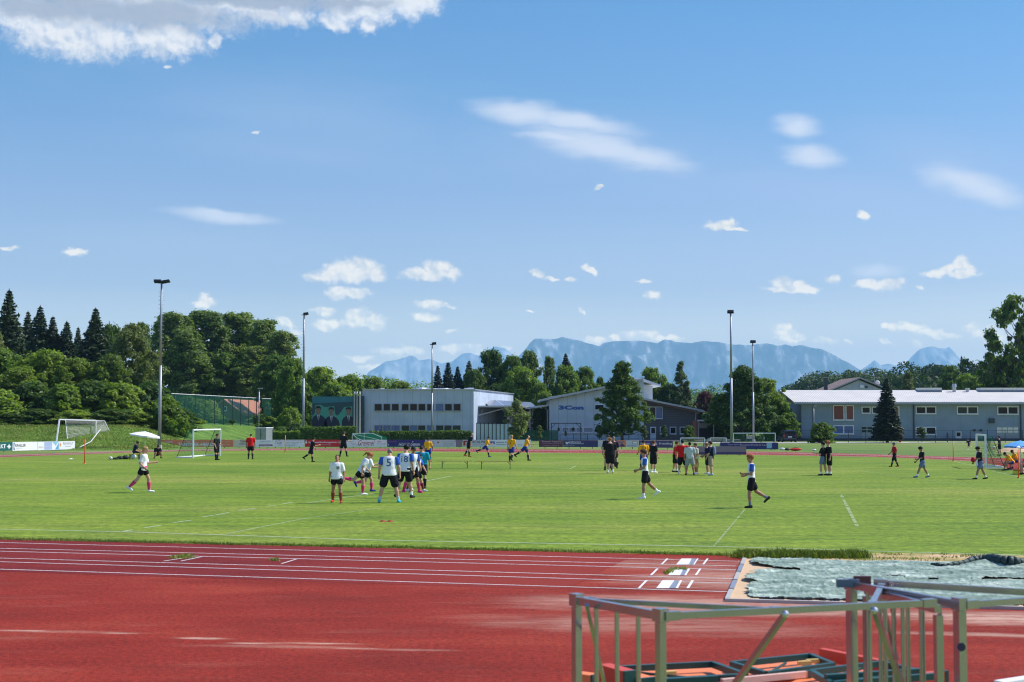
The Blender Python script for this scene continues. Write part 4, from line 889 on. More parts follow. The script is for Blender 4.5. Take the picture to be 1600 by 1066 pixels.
def poster_man(cx, top, s):
    def q(pts): return [(cx+x*s, top+y*s) for x, y in pts]
    poster('poster_suit', q([(-130,470),(-125,250),(-95,190),(-30,150),(30,150),(95,185),(140,240),(165,330),(165,470)]), 'poster_suit', 3)
    poster('poster_shirt', q([(-26,152),(28,150),(4,290)]), 'poster_shirt', 4); poster('poster_tie', q([(-9,165),(9,165),(6,290),(-2,290)]), 'poster_suit', 5)
    poster('poster_face', q([(-45,40),(-40,110),(-18,150),(15,152),(38,115),(44,40),(20,15),(-20,15)]), 'poster_skin', 4); poster('poster_hair', q([(-50,60),(-52,20),(-30,-8),(20,-12),(50,12),(52,62),(42,60),(38,32),(-30,30),(-42,44)]), 'poster_hair', 5)
poster_man(205, 420, 1.0); poster_man(445, 440, 1.0); poster_man(765, 440, 0.98)
for k, u in enumerate((554.0, 558.0, 562.2)):
    p = P(u, 612, 187.5); t = thing('flagpole', ['slim pale pole nearest the poster wall', 'middle one of three slim pale poles beside the poster wall', 'slim pale pole nearest the flat-roofed building'][k], 'pole', (p.x, 187.5, 0), group='three pale poles beside the poster wall')
    MB().tube((0,0,0), (0,0,p.z-0.3), 0.12, 0.09).build('shaft', 'concrete', t); MB().tube((0,0,p.z-0.3), (0,0,p.z), 0.1, 0.1).build('cap', 'white_paint', t)
MB_ = MB().box((P(559.5,650,189).x, 189.4, 3.0), (1.6, 0.2, 6.0)); tag(MB_.build('dark_panel_wall', 'poster_dark'), 'narrow dark panel wall behind the three pale poles', 'wall')
# ---- white gabled hall + wooden wing
Yh = 200.0
def hx(u): return P(u, 650, Yh).x
def hz(v): return P(900, v, Yh).z
hl = thing('gabled_hall', 'white gabled hall with a blue company sign and a dark wooden wing', 'building', (hx(858), Yh, 0))
xr = hx(1006)
MB().prism_xz([(hx(858), 0), (xr, 0), (xr, hz(594)), (hx(858), hz(620.5))], Yh, Yh+15).build('wall', 'panel_mint', hl, world=True)
mb = MB(); a, b = (hx(843), hz(624.5)), (hx(1004), hz(591.5)); mb.prism_xz([(a[0], a[1]-0.28), (b[0], b[1]-0.28), b, a], Yh-1.0, Yh+16); mb.build('roof', 'grey_metal', hl, world=True)
mb = MB()
for k in range(1, 9): x = a[0]+(b[0]-a[0])*k/9; z = a[1]+(b[1]-a[1])*k/9; mb.bar((x, Yh-0.9, z-0.34), (x, Yh+0.3, z-0.34), 0.14, 0.14)
mb.build('rafters', 'soffit', hl, world=True)
mb = MB(); mb.prism_xz([(xr-1.2, 4), (hx(1022), 4), (hx(1022), hz(603)), (xr-1.2, hz(597))], Yh+2, Yh+12); rs = mb.build('raised_section', 'white_paint', hl, world=True)
mb = MB(); mb.prism_xz([(hx(992), hz(590.0)-0.2), (hx(1034), hz(601.5)-0.2), (hx(1034), hz(601.5)), (hx(1003), hz(590.5)), (hx(992), hz(590.0))], Yh+0.5, Yh+13); mb.build('raised_roof', 'white_paint', hl, world=True)
wx1 = hx(1090); mb = MB(); mb.prism_xz([(xr, 0), (wx1, 0), (wx1, hz(640.5)), (xr, hz(624))], Yh+0.3, Yh+14); mb.build('wooden_wing', 'wood_cladding', hl, world=True)
a2, b2 = (xr-0.6, hz(620.8)), (hx(1099), hz(641)); mb = MB(); mb.prism_xz([(a2[0], a2[1]-0.25), (b2[0], b2[1]-0.25), b2, a2], Yh-0.9, Yh+15); mb.build('wing_roof', 'grey_metal', hl, world=True)
MB().prism_xz([(a2[0]+0.3, a2[1]-0.5), (b2[0]-0.7, b2[1]-0.45), (b2[0]-0.4, b2[1]-0.26), (a2[0]+0.2, a2[1]-0.26)], Yh-0.75, Yh+0.28).build('wing_soffit', 'soffit', hl, world=True)
MB().bar((hx(1087), Yh+0.1, 0.1), (hx(1087), Yh+0.1, hz(646)), 0.1).bar((hx(1087), Yh+0.1, hz(646)), (hx(1096), Yh-0.5, hz(642.5)), 0.09).build('downpipe', 'grey_metal', hl, world=True)
MB().box((hx(1085), Yh+0.1, 1.5), (0.5, 0.3, 2.4)).build('brick_pillar', 'brick_red', hl, world=True)
mat('sign_blue', (0.015, 0.10, 0.36), 0.4); mat('letter_white', (0.8, 0.8, 0.8), 0.6)
def put_text(txt, u, v, Y, h, w, m, parent, name='lettering', label=None, bold=0.0, italic=0.0, lift=0.05):
    p = P(u, v, Y-lift); o = link(name, text_mesh(txt, h, m, w, bold=bold, italic=italic), parent, (p.x-parent.location.x, p.y-parent.location.y, p.z-parent.location.z)); 
    if label: o['label'] = label
    return o
put_text('3Con', 892.5, 637, Yh, 0.60, 3.5, 'sign_blue', hl, 'company_sign', bold=0.06)
window_px(hl, 929, 632, 944, 641, Yh, 'glass_dark', 1); window_px(hl, 878, 667.5, 911, 676, Yh, 'blind_grey', 3); window_px(hl, 911.5, 667.5, 927, 676, Yh, 'blind_grey', 1)
window_px(hl, 929, 667.5, 938, 676, Yh, 'glass_dark', 1); window_px(hl, 940, 667.5, 954, 676, Yh, 'glass_dark', 1); window_px(hl, 956, 667.5, 970, 676, Yh, 'glass_dark', 1); window_px(hl, 946, 650, 950, 652, Yh, 'glass_dark', 1)
w = window_px(hl, 1004, 635.5, 1035, 654.5, Yh+0.3, 'glass_dark', 3)
MB().box((P(1029.5,645,Yh).x, Yh+0.22, P(1029,645,Yh).z), (0.75, 0.03, 1.5)).build('blind', 'glass_blue', hl, world=True)
for u0, u1 in ((1000,1008), (1031,1041), (1046.5,1056.5), (1062,1071)): window_px(hl, u0, 667, u1, 678.5, Yh+0.3, 'glass_dark')
door_px(hl, 1016, 667, 1025, 687, Yh+0.3)
# linking canopy between the two middle buildings
cr = thing('link_canopy', 'flat pale roof on posts linking the two middle buildings', 'canopy', (P(822,634,204).x, 204, 0))
mb = MB(); mb.prism_xz([(P(820,637,203).x, P(820,637,203).z-0.25), (hx(858), P(858,632,203).z-0.25), (hx(858), P(858,632,203).z), (P(820,637,203).x, P(820,637,203).z)], 202, 214); mb.build('roof', 'white_paint', cr, world=True)
for x in (P(828,640,203).x, hx(856)): MB().bar((x, 203, 0), (x, 203, 4.3), 0.14).build('post', 'grey_metal', cr, world=True)
# exercise frame with hanging bags
Yf = 182.0; a, b = P(861.5, 661.5, Yf), P(907.5, 661.5, Yf)
ef = thing('exercise_frame', 'dark steel frame in front of the white gabled hall', 'frame', (a.x, Yf, 0))
for x in (a.x, b.x): MB().bar((x, Yf, 0), (x, Yf, a.z), 0.1).build('post', 'dark_metal', ef, world=True)
MB().bar((a.x, Yf, a.z), (b.x, Yf, b.z), 0.1).bar((a.x, Yf, a.z-0.6), (a.x+0.6, Yf, a.z), 0.07).bar((b.x, Yf, b.z-0.6), (b.x-0.6, Yf, b.z), 0.07).build('beam', 'dark_metal', ef, world=True)
for u, v, lab, h in ((873, 671, 'round black bag hanging at the left of the steel frame', 0.5), (895.5, 671, 'round black bag hanging at the right of the steel frame', 0.55), (884, 677, 'long black punching bag hanging lowest under the frame', 0.85)):
    p = P(u, v, Yf); bg = thing('punching_bag', lab, 'punching bag', (p.x, Yf, p.z), group='bags hanging from the steel frame')
    MB().ellipsoid((0,0,0), (0.17,0.17,h/2)).build('bag', 'black', bg, True); MB().tube((0,0,h/2-0.02), (0,0,a.z-p.z-0.05), 0.02).build('chain', 'dark_metal', bg)

# ---- slate-grey long building (right)
Yr = 192.0; x0r = P(1252, 650, Yr).x; x1r = 96.0; ez = P(1300, 629.5, Yr-1.0).z
lb = thing('long_building', 'long two-storey slate-grey building with a pale corrugated roof', 'building', (x0r, Yr, 0))
MB().box(((x0r+x1r)/2, Yr+8, ez/2), (x1r-x0r, 16, ez)).build('wall', 'panel_slate', lb, world=True)
rx0 = P(1240.5, 629, Yr-1).x; rt = P(1300, 611.0, Yr+9)
mb = MB(); rp = [(Yr-1.0, ez), (Yr+9, rt.z), (Yr+19, ez)]
vs = []
for x in (rx0, x1r+1):
    for (y, z) in rp: vs.append((x, y, z+0.12))
    for (y, z) in reversed(rp): vs.append((x, y, z-0.06))
mb.add(vs, [(0,6,7,1),(1,7,8,2),(3,9,10,4),(4,10,11,5),(0,1,4,5),(1,2,3,4),(6,11,10,7),(7,10,9,8),(5,11,6,0),(2,8,9,3)]); mb.build('roof', 'roof_corrugated', lb, world=True)
MB().box(((rx0+x1r)/2, Yr-1.05, ez-0.10), (x1r-rx0, 0.16, 0.2)).build('gutter', 'frame_grey', lb, world=True)
MB().box(((rx0+x1r)/2, Yr-0.5, ez-0.17), (x1r-rx0-0.2, 0.95, 0.06)).build('eaves_soffit', 'frame_grey', lb, world=True)
def ridge_box(u0, u1, vt, vb, name, m, dy=1.5, y=None):
    y = y or Yr+8.6; a = P(u0, vb, y); b = P(u1, vt, y); return MB().box(((a.x+b.x)/2, y, (a.z+b.z)/2), (b.x-a.x, dy, b.z-a.z)).build(name, m, lb, world=True)
mat('skylight', (0.75, 0.73, 0.62), 0.3, var=0.1); mat('blue_grey', (0.12, 0.16, 0.22), 0.6)
for u0, u1 in ((1434, 1468), (1529, 1562), (1563, 1605)):
    ridge_box(u0, u1, 606.3, 610.2, 'skylight', 'skylight', 2.0, Yr+8.4); ridge_box(u0-1.5, u1, 610.1, 613.5, 'skylight_kerb', 'blue_grey', 2.2, Yr+8.3)
mb = MB(); p = P(1491, 606, Yr+7.5); mb.tube((p.x, p.y, p.z-0.9), (p.x, p.y, p.z+0.1), 0.26); mb.tube((p.x, p.y, p.z+0.1), (p.x, p.y, p.z+0.55), 0.36, 0.3); mb.build('roof_vent', 'grey_metal', lb, world=True)
mb = MB(); p = P(1511.5, 609, Yr+7.5); mb.tube((p.x, p.y, p.z-0.5), (p.x, p.y, p.z), 0.24); mb.tube((p.x, p.y, p.z), (p.x, p.y, p.z+0.22), 0.34); mb.build('roof_vent', 'grey_metal', lb, world=True)
MB().box(((x0r+x1r)/2, Yr-0.1, 0.16), (x1r-x0r, 0.24, 0.32)).build('plinth', 'dark_slab', lb, world=True)
for u in (1271, 1427.5, 1594.5): p = P(u, 660, Yr); MB().bar((p.x, Yr-0.1, 0.2), (p.x, Yr-0.1, ez-0.2), 0.14).build('downpipe', 'dark_slab', lb, world=True)
for (u0, v0, u1, v1, n, g) in [(1301.5,633,1319,657,1,'glass_red'),(1321,633,1334,657,1,'glass_red'),(1346,635.5,1360,646.5,1,'glass_dark'),(1362,635.5,1378,646.5,1,'glass_dark'),(1393,635,1405,657,1,'glass_red'),(1430.5,635,1462.5,647,2,'glass_dark'),(1495,635,1528,647.5,2,'glass_green'),(1558,635,1591,648,2,'glass_dark'),
                               (1302,664.5,1334,678.5,2,'glass_blue'),(1430.5,667,1462.5,679.5,2,'glass_dark')]:
    window_px(lb, u0, v0, u1, v1, Yr, g, n, fw=0.13)
def gate_px(u0, v0, u1, v1, label):
    a = P(u0, v1, Yr); b = P(u1, v0, Yr); a.z = max(a.z, 0.1)
    d = MB().box(((a.x+b.x)/2, Yr-0.03, (a.z+b.z)/2), (b.x-a.x, 0.08, b.z-a.z)).build('roller_gate', 'frame_grey', lb, world=True); d['label'] = label
    mb = MB()
    for i in range(4):
        for j in range(2): mb.box((a.x+(b.x-a.x)*(i+0.5)/4, Yr-0.08, a.z+(b.z-a.z)*(0.62+0.22*j)), ((b.x-a.x)/4-0.12, 0.03, (b.z-a.z)*0.17))
    _pane(mb, 'skylight' if u0 > 1500 else 'glass_green', d, lb, 'gate_windows')
gate_px(1346, 665.5, 1380, 690, 'grey gate behind the dark fir'); gate_px(1557, 666.5, 1591, 690, 'grey gate at the right end')
door_px(lb, 1493, 674.5, 1502, 691, Yr, glass='glass_dark')
MB().box((P(1549,657,Yr).x, Yr-0.15, P(1549,657.5,Yr).z), (0.72, 0.3, 0.66)).build('ventilation_grille', 'dark_slab', lb, world=True)
for u in (1522, 1532): p = P(u, 672.5, Yr); MB().tube((p.x, Yr-0.25, p.z), (p.x, Yr, p.z), 0.16).build('wall_vent', 'dark_metal', lb, world=True)
# white house behind
Yw = 240.0
wh = thing('white_house', 'pale gabled house with brown tiled roof behind the long roof', 'house', (P(1342,600,Yw).x, Yw, 0))
pk = P(1342, 590.5, Yw); el_, er_ = P(1262, 624, Yw), P(1424, 624, Yw)
MB().prism_xz([(el_.x+2, 0), (er_.x-2, 0), (er_.x-2, er_.z+0.45), (pk.x, pk.z-0.35), (el_.x+2, el_.z+0.45)], Yw, Yw+12).build('wall', 'panel_light', wh, world=True)
for s, e in ((1, er_), (-1, el_)):
    mb = MB(); mb.prism_xz([(pk.x, pk.z-0.12), (e.x, e.z-0.12), (e.x, e.z+0.1), (pk.x, pk.z+0.1)] if s == 1 else [(e.x, e.z-0.12), (pk.x, pk.z-0.12), (pk.x, pk.z+0.1), (e.x, e.z+0.1)], Yw-0.9, Yw+13); r_ = mb.build('roof', 'roof_tiles_brown', wh, world=True)
mb = MB()
for e in (er_, el_): mb.bar((pk.x, Yw-0.93, pk.z-0.03), (e.x, Yw-0.93, e.z-0.03), 0.06, 0.2)
mb.build('verge_board', 'frame_grey', wh, world=True)
ch = P(1293, 592, Yw-0.3); MB().box((ch.x, Yw+1.2, ch.z-1.0), (0.55, 0.55, 2.4)).build('chimney', 'dark_slab', wh, world=True); MB().box((ch.x, Yw+1.2, ch.z+0.26), (0.7, 0.7, 0.1)).build('chimney_cap', 'concrete', wh, world=True)
p = P(1346, 604, Yw); MB().box((p.x, Yw-0.2, p.z), (0.6, 0.4, 0.5)).build('wall_unit', 'white_paint', wh, world=True); MB().box((p.x+0.8, Yw-0.1, p.z-0.1), (0.35, 0.2, 0.35)).build('wall_unit', 'dark_slab', wh, world=True)
p = P(1366, 593, Yw+2); MB().tube((p.x, p.y, p.z-2.2), (p.x, p.y, p.z+0.8), 0.04).bar((p.x-0.2, p.y, p.z+0.3), (p.x+0.9, p.y, p.z+0.2), 0.04).build('aerial', 'grey_metal', wh, world=True)
p = P(1371, 598.5, Yw+1.5); MB().ellipsoid((p.x, p.y, p.z), (0.42, 0.12, 0.42)).build('satellite_dish', 'white_paint', wh, True, world=True)
# red-roofed barn
Yk = 232.0; ap = P(352, 624.5, Yk); er = P(386, 649, Yk); bx_ = ap.x-(er.x-ap.x)*1.25
bn = thing('barn', 'brown wooden barn with a red tiled roof behind the green net', 'barn', (ap.x, Yk, 0))
hw = er.x-ap.x; lx = bx_; dyv = Vector((3.4, 26, 0))
def skewpr(pts, name, m, y0=0.0, y1=1.0):
    n = len(pts); vs = [(p[0]+dyv.x*y0, Yk+dyv.y*y0, p[1]) for p in pts]+[(p[0]+dyv.x*y1, Yk+dyv.y*y1, p[1]) for p in pts]
    return MB().add(vs, [(k, (k+1) % n, n+(k+1) % n, n+k) for k in range(n)]+[tuple(range(n-1, -1, -1)), tuple(range(n, 2*n))]).build(name, m, bn, world=True)
skewpr([(lx+0.4, 0), (er.x-0.5, 0), (er.x-0.5, er.z+0.2), (ap.x, ap.z-0.15), (lx+0.4, er.z-0.2)], 'wall', 'wood_brown')
skewpr([(ap.x, ap.z-0.1), (er.x, er.z-0.1), (er.x, er.z+0.08), (ap.x, ap.z+0.1)], 'roof', 'roof_tiles', -0.03, 1.02); skewpr([(lx, er.z-0.6), (ap.x, ap.z-0.1), (ap.x, ap.z+0.1), (lx, er.z-0.4)], 'roof', 'roof_tiles', -0.03, 1.02)
window_px(bn, 349, 635, 355, 642.5, Yk, 'glass_dark', fw=0.14)
# carport under the trees, shed
cp = thing('carport', 'low open carport with a pale flat roof right of the wooden wing', 'carport', (P(1112,670,204).x, 204, 0))
a, b = P(1090, 657.5, 204), P(1116, 657.5, 204); MB().box(((a.x+b.x)/2, 206, a.z), (b.x-a.x, 5, 0.16)).build('roof', 'white_paint', cp, world=True)
for x in (a.x+0.1, b.x-0.1): MB().bar((x, 204, 0), (x, 204, a.z-0.08), 0.12).build('post', 'grey_metal', cp, world=True)
MB().box(((a.x+b.x)/2+0.2, 206.5, a.z-0.7), (1.6, 0.2, 0.8)).build('back_panel', 'grey_metal', cp, world=True)
sh = thing('garden_shed', 'dark wooden shed wall in the shade of the big round tree', 'shed', (P(1118,670,208).x, 208, 0))
a, b = P(1093, 690, 208), P(1166, 664, 208); MB().box(((a.x+b.x)/2, 209.5, 1.35), (b.x-a.x, 3, 2.7)).build('wall', 'wood_cladding', sh, world=True); MB().box(((a.x+b.x)/2, 209.5, 2.78), (b.x-a.x+0.6, 3.6, 0.14)).build('roof', 'dark_slab', sh, world=True)
# grey utility cabinet
Yc = 170.0; a, b, c = P(399, 686, Yc), P(416.5, 668, Yc), P(424, 668, Yc+0.4)
uc = thing('utility_cabinet', 'grey metal utility cabinet with double doors in front of the net fence', 'cabinet', (a.x, Yc, 0))
MB().prism([(a.x, Yc), (b.x, Yc-0.3), (c.x, Yc+1.2), (a.x+0.5, Yc+1.5)], 0.0, b.z-0.1).build('body', 'grey_metal', uc, world=True)
MB().prism([(a.x-0.06, Yc-0.07), (b.x+0.02, Yc-0.38), (c.x+0.1, Yc+1.25), (a.x+0.45, Yc+1.6)], b.z-0.1, b.z).build('lid', 'white_paint', uc, world=True)
mx_ = (a.x+b.x)/2; MB().box((mx_-0.02, Yc-0.17, 1.0), (0.03, 0.05, 1.5)).box((mx_+0.06, Yc-0.19, 1.05), (0.04, 0.06, 0.2)).build('door_handle', 'dark_metal', uc, world=True)

# =================================================================== FENCES
# high green ball-stop net
nf0, nf1 = Vector((-42.2, 172, 0)), Vector((-37.4, 221, 0)); NFH = 6.05
nf = thing('ball_stop_fence', 'high green ball-stop net fence on dark posts in front of the barn', 'fence', nf0)
def netp(t, z): p = nf0.lerp(nf1, t); return Vector((p.x, p.y, z))
def cord_net(mb, a, b, c, d, nu, nv, w):
    """net of real cords over the quad a-b-c-d"""
    a, b, c, d = map(Vector, (a, b, c, d))
    for i in range(nu+1):
        t = i/nu; p, q = a.lerp(b, t), d.lerp(c, t); s = (b-a).normalized()*w/2; mb.quad(p-s, p+s, q+s, q-s)
    for j in range(nv+1):
        t = j/nv; p, q = a.lerp(d, t), b.lerp(c, t); s = (d-a).normalized()*w/2; mb.quad(p-s, p+s, q+s, q-s)
mb = MB(); mb.quad(netp(0,0.1), netp(1,0.1), netp(1,NFH-0.05), netp(0,NFH-0.05)); mb.build('net', 'net_fence', nf, world=True)
for k in range(13):
    t = k/12; p = netp(t, 0); MB().tube(p, (p.x, p.y, NFH), 0.06, n=6).build('post', 'dark_metal', nf, world=True)
MB().bar(netp(0,NFH), netp(1,NFH), 0.06).build('top_rail', 'white_paint', nf, world=True)
nf2 = thing('ball_stop_fence', 'green net wall returning left from the high ball-stop fence', 'fence', (-47.5, 172.2, 0))
mb = MB(); mb.quad((-47.5,172.2,1.2), (-42.3,172.2,0.2), (-42.3,172.2,6), (-47.5,172.2,6.4)); mb.build('net', 'net_fence', nf2, world=True); MB().bar((-47.5,172.2,6.4), (-42.3,172.2,6.05), 0.05).build('top_rail', 'white_paint', nf2, world=True); MB().tube((-47.5,172.2,1), (-47.5,172.2,6.4), 0.06).build('post', 'dark_metal', nf2, world=True)
# low fence right of the cabinet
def wire_fence(p0, p1, h, n, label, mesh='net_greendark', group=None, rails=2):
    p0, p1 = Vector(p0), Vector(p1); f = thing('wire_fence', label, 'fence', p0, group=group)
    mb = MB()
    for j in range(rails): z = h*(j+1)/rails-0.03; mb.bar((p0.x, p0.y, z), (p1.x, p1.y, z), 0.025)
    for j in range(1, 7): z = h*j/7; mb.bar((p0.x, p0.y, z), (p1.x, p1.y, z), 0.008)
    mb.build('wires', 'dark_metal', f, world=True)
    for k in range(n+1): q = p0.lerp(p1, k/n); MB().tube(q, (q.x, q.y, h+0.05), 0.035, n=6).build('post', 'dark_metal', f, world=True)
    return f
wire_fence((P(424,680,196).x, 196, 0), (P(487,680,187).x, 187, 0), 1.8, 6, 'low wire fence right of the utility cabinet')
wire_fence((P(1244,690,176).x, 176, 0), (P(1625,690,176).x, 176, 0), 1.5, 14, 'long wire fence with thin posts before the slate-grey building')
wire_fence((P(875,690,178).x, 178, 0), (P(1090,690,178).x, 178, 0), 1.0, 10, 'low dark wire fence in front of the gabled hall')

# =================================================================== ADVERTISING BOARDS
for nm, c in dict(ad_white=(0.86,0.86,0.87), ad_green=(0.005,0.12,0.10), ad_cyan=(0.30,0.55,0.72), ad_lilac=(0.42,0.50,0.74), ad_orange=(0.78,0.22,0.10), ad_cream=(0.70,0.62,0.48), ad_red=(0.62,0.005,0.02), ad_blue=(0.012,0.02,0.17), ad_navy=(0.02,0.03,0.14), ad_plum=(0.11,0.02,0.06), ad_mauve=(0.24,0.17,0.24), ad_violet=(0.06,0.035,0.16), ad_grey=(0.60,0.61,0.64), ad_skyblue=(0.10,0.45,0.75)).items():
    mat(nm, c, 0.45, var=0.07, scale=1.0)
for nm, c in dict(ink_black=(0.02,0.02,0.025), ink_grey=(0.25,0.26,0.28), ink_red=(0.35,0.03,0.03), ink_blue=(0.01,0.08,0.35), ink_rose=(0.45,0.12,0.16), ink_orange=(0.8,0.3,0.1), ink_purple=(0.30,0.05,0.16), ink_gold=(0.5,0.35,0.1), ink_pink=(0.55,0.40,0.50)).items():
    mat(nm, c, 0.6, var=0.02)
BG = 'advertising boards along the far track'
def ad_board(u0, u1, ytop, ybot, Y0, Y1, m, label, items=(), legs=2, back=None):
    """board from pixel column u0 to u1, at depths Y0/Y1; items: (text, u, v, height m, width px, ink, bold) or ('#', pts, ink)"""
    a = P(u0, 690, Y0); b = P(u1, 690, Y1); a.z = b.z = 0; d = (b-a); L_ = d.length; ang = math.atan2(d.y, d.x)
    zt = P((u0+u1)/2, ytop, (Y0+Y1)/2).z; zb = max(0.05, P((u0+u1)/2, ybot, (Y0+Y1)/2).z)
    t = thing('advertising_board', label, 'advertising board', (a.x, a.y, 0), ang, BG)
    MB().box((L_/2, 0, (zt+zb)/2), (L_-0.02, 0.05, zt-zb)).build('board', m, t)
    mb = MB()
    for k in range(legs): x = L_*(k+0.5)/legs; mb.bar((x, 0.07, 0), (x, 0.07, zt-0.02), 0.05)
    mb.build('legs', 'dark_metal', t)
    def loc(u, v): 
        f = (u-u0)/(u1-u0); Y = Y0+(Y1-Y0)*f; return Vector((L_*f, 0, P(u, v, Y).z))
    lay = [0]
    for it in items:
        lay[0] += 1; y = -0.027-0.002*lay[0]
        if it[0] == '#':
            vs = [loc(*p) for p in it[1]]; MB().add([(v.x, y, v.z) for v in vs], [tuple(range(len(vs)))]).build('logo', it[2], t)
        else:
            txt, u, v, h, w, ink = it[:6]; bold = it[6] if len(it) > 6 else 0.0; it_ = it[7] if len(it) > 7 else 0.0
            p = loc(u, v); link('lettering', text_mesh(txt, h, ink, w*L_/(u1-u0), bold=bold, italic=it_), t, (p.x, y, p.z))
    return t
def DG(v): return CAM_H*1.0 and G(800, v).y
Ya, Yb2 = 126.0, 133.5
def ya(u): return Ya+(Yb2-Ya)*u/117
ad_board(-30, 19.3, 691.3, 704.8, ya(-30), ya(19.3), 'ad_green', 'green board with a white cross-shaped logo at the left edge', [('MARKT', -2, 697.5, 0.36, 22, 'letter_white', 0.02), ('#', [(14,693.5),(15.3,696.5),(18,698),(15.3,699.5),(14,702.5),(12.7,699.5),(10,698),(12.7,696.5)], 'letter_white')])
ad_board(19.5, 58.2, 690.6, 704.0, ya(19.5), ya(58.2), 'ad_white', 'white board reading KRALLER', [('KRALLER', 31.5, 696, 0.24, 17, 'ink_black', 0.02), ('#', [(21,692),(23,692),(21.6,697),(23.3,703),(21,703)], 'ink_blue'), ('Heizung Sanitär', 29.5, 700.5, 0.08, 9, 'ink_grey')])
ad_board(58.5, 91.8, 690.0, 703.4, ya(58.5), ya(91.8), 'ad_white', 'board with pale blue fields and blue triangles', [('#', [(69,690.6),(81,690.2),(81,702.6),(69,703)], 'ad_lilac'), ('#', [(81,690.2),(91.3,689.8),(87,697)], 'ad_cyan'), ('#', [(91.4,692),(91.4,702.2),(86,702.5)], 'ad_skyblue'), ('Bäckerei', 64, 698.6, 0.12, 7, 'ink_gold'), ('mehr Licht', 75, 697.6, 0.12, 9, 'letter_white')])
ad_board(92.2, 117, 689.4, 702.4, ya(92.2), ya(117), 'ad_white', 'white board reading RENAULT in grey letters', [('RENAULT', 106.5, 693, 0.22, 16, 'ink_grey'), ('Autohaus', 106, 697.4, 0.10, 9, 'ink_grey'), ('#', [(94,692),(95.6,695),(94,698.6),(93,695)], 'ink_orange')])
Y2 = 143.0
def b2(u0, u1, m, label, items=(), legs=2, top=687.3, bot=698.4, Y=Y2): return ad_board(u0, u1, top, bot, Y, Y, m, label, items, legs)
b2(214, 251.7, 'ad_white', 'white board reading NIEDERGUENZL behind the parasol', [('NIEDERGÜNZL', 233, 692.3, 0.42, 29, 'ink_grey', -0.01)])
b2(252, 365, 'ad_orange', 'long orange board reading SANTNER-HEINZ behind the left goal', [('Heizöle', 264, 690.6, 0.17, 12, 'letter_white', 0.02), ('Diesel', 264, 695, 0.17, 13, 'letter_white', 0.02), ('SANTNER-HEINZ', 307, 694.6, 0.36, 56, 'letter_white', 0.03), ('Energie', 298, 689.4, 0.18, 14, 'letter_white'), ('Telefon', 353, 690.5, 0.08, 14, 'letter_white'), ('www.santner-heinz.de', 353, 694.8, 0.08, 14, 'letter_white')], 4)
b2(365.3, 398, 'ad_cream', 'cream board reading TAXI beside the man in red', [('TAXI', 380.5, 689.8, 0.22, 11, 'ink_black', 0.02), ('DENGEL', 381, 693.6, 0.18, 13, 'ink_grey', 0.02)])
b2(398.2, 425.5, 'ad_white', 'white board with a purple bar in its lower half', [('Reisebüro Hintner', 415, 689.7, 0.11, 17, 'ink_grey'), ('Service & Beratung', 413, 692.2, 0.08, 14, 'ink_grey'), ('#', [(405,694.6),(426,694.6),(426,697.2),(405,697.2)], 'ink_purple'), ('Urlaubsreisen', 415.5, 695.9, 0.10, 17, 'letter_white')])
b2(425.7, 443.8, 'ad_white', 'small white board with curly red handwriting', [('Tassi', 435.5, 691.3, 0.32, 11, 'ink_rose', 0, 0.3), ('#', [(428,690.5),(436,688.2),(443,689.4),(436,688.8)], 'ink_grey'), ('pizza', 437.8, 695.5, 0.11, 5, 'ink_black')])
b2(444, 475.8, 'ad_white', 'white board full of small grey lines of text', [('Wohnbau und Hausverwaltung', 460, 688.9, 0.10, 29, 'ink_grey'), ('Zimmerei Holzbau Innenausbau', 459, 691.5, 0.09, 27, 'ink_grey'), ('Telefon 08654', 455, 693.9, 0.09, 20, 'ink_grey'), ('Freilassing', 453, 696.2, 0.09, 16, 'ink_grey')])
b2(476.2, 541, 'ad_red', 'red board reading Sparkasse Berchtesgadener Land', [('Sparkasse', 490.5, 691.4, 0.20, 17, 'letter_white', 0.02), ('Berchtesgadener Land', 517.5, 691.4, 0.20, 36, 'letter_white', 0.02), ('www.sparkasse-bgl.de', 508, 695.2, 0.11, 19, 'letter_white'), ('#', [(477,690),(480,690),(480,693),(477,693)], 'letter_white'), ('#', [(478,688.2),(479.2,688.2),(479.2,689.6),(478,689.6)], 'letter_white')], 3)
b2(541.2, 604.6, 'ad_white', 'white board reading Greimel in dark red script', [('Greimel', 572.5, 692.2, 0.55, 26, 'ink_red', 0.0, 0.35), ('Heizung', 548, 690, 0.10, 9, 'ink_grey', 0, 0.3), ('Sanitär', 552, 692.5, 0.10, 9, 'ink_grey', 0, 0.3), ('Solartechnik', 556, 695, 0.10, 12, 'ink_grey', 0, 0.3), ('Bad', 593, 690, 0.16, 6, 'ink_rose', 0, 0.3), ('Meisterbetrieb', 596, 693.5, 0.09, 14, 'ink_grey', 0, 0.3)], 3)
b2(605, 664, 'ad_blue', 'deep blue board reading MOSAIC DESIGN in white', [('MOSAIC', 631.5, 694.8, 0.22, 17, 'letter_white', 0.03, 0.15), ('DESIGN', 649, 694.8, 0.22, 15, 'letter_white', 0.03, 0.15), ('#', [(644,690.6),(645,689.2),(646,690.6),(645,691.6)], 'letter_white'), ('Fliesen Platten', 613, 690, 0.12, 14, 'ink_rose'), ('#', [(606.5,694.4),(608,694.4),(608,695.8),(606.5,695.8)], 'letter_white'), ('Beratung Verlegung', 631, 691.8, 0.08, 16, 'ink_grey')], 3)
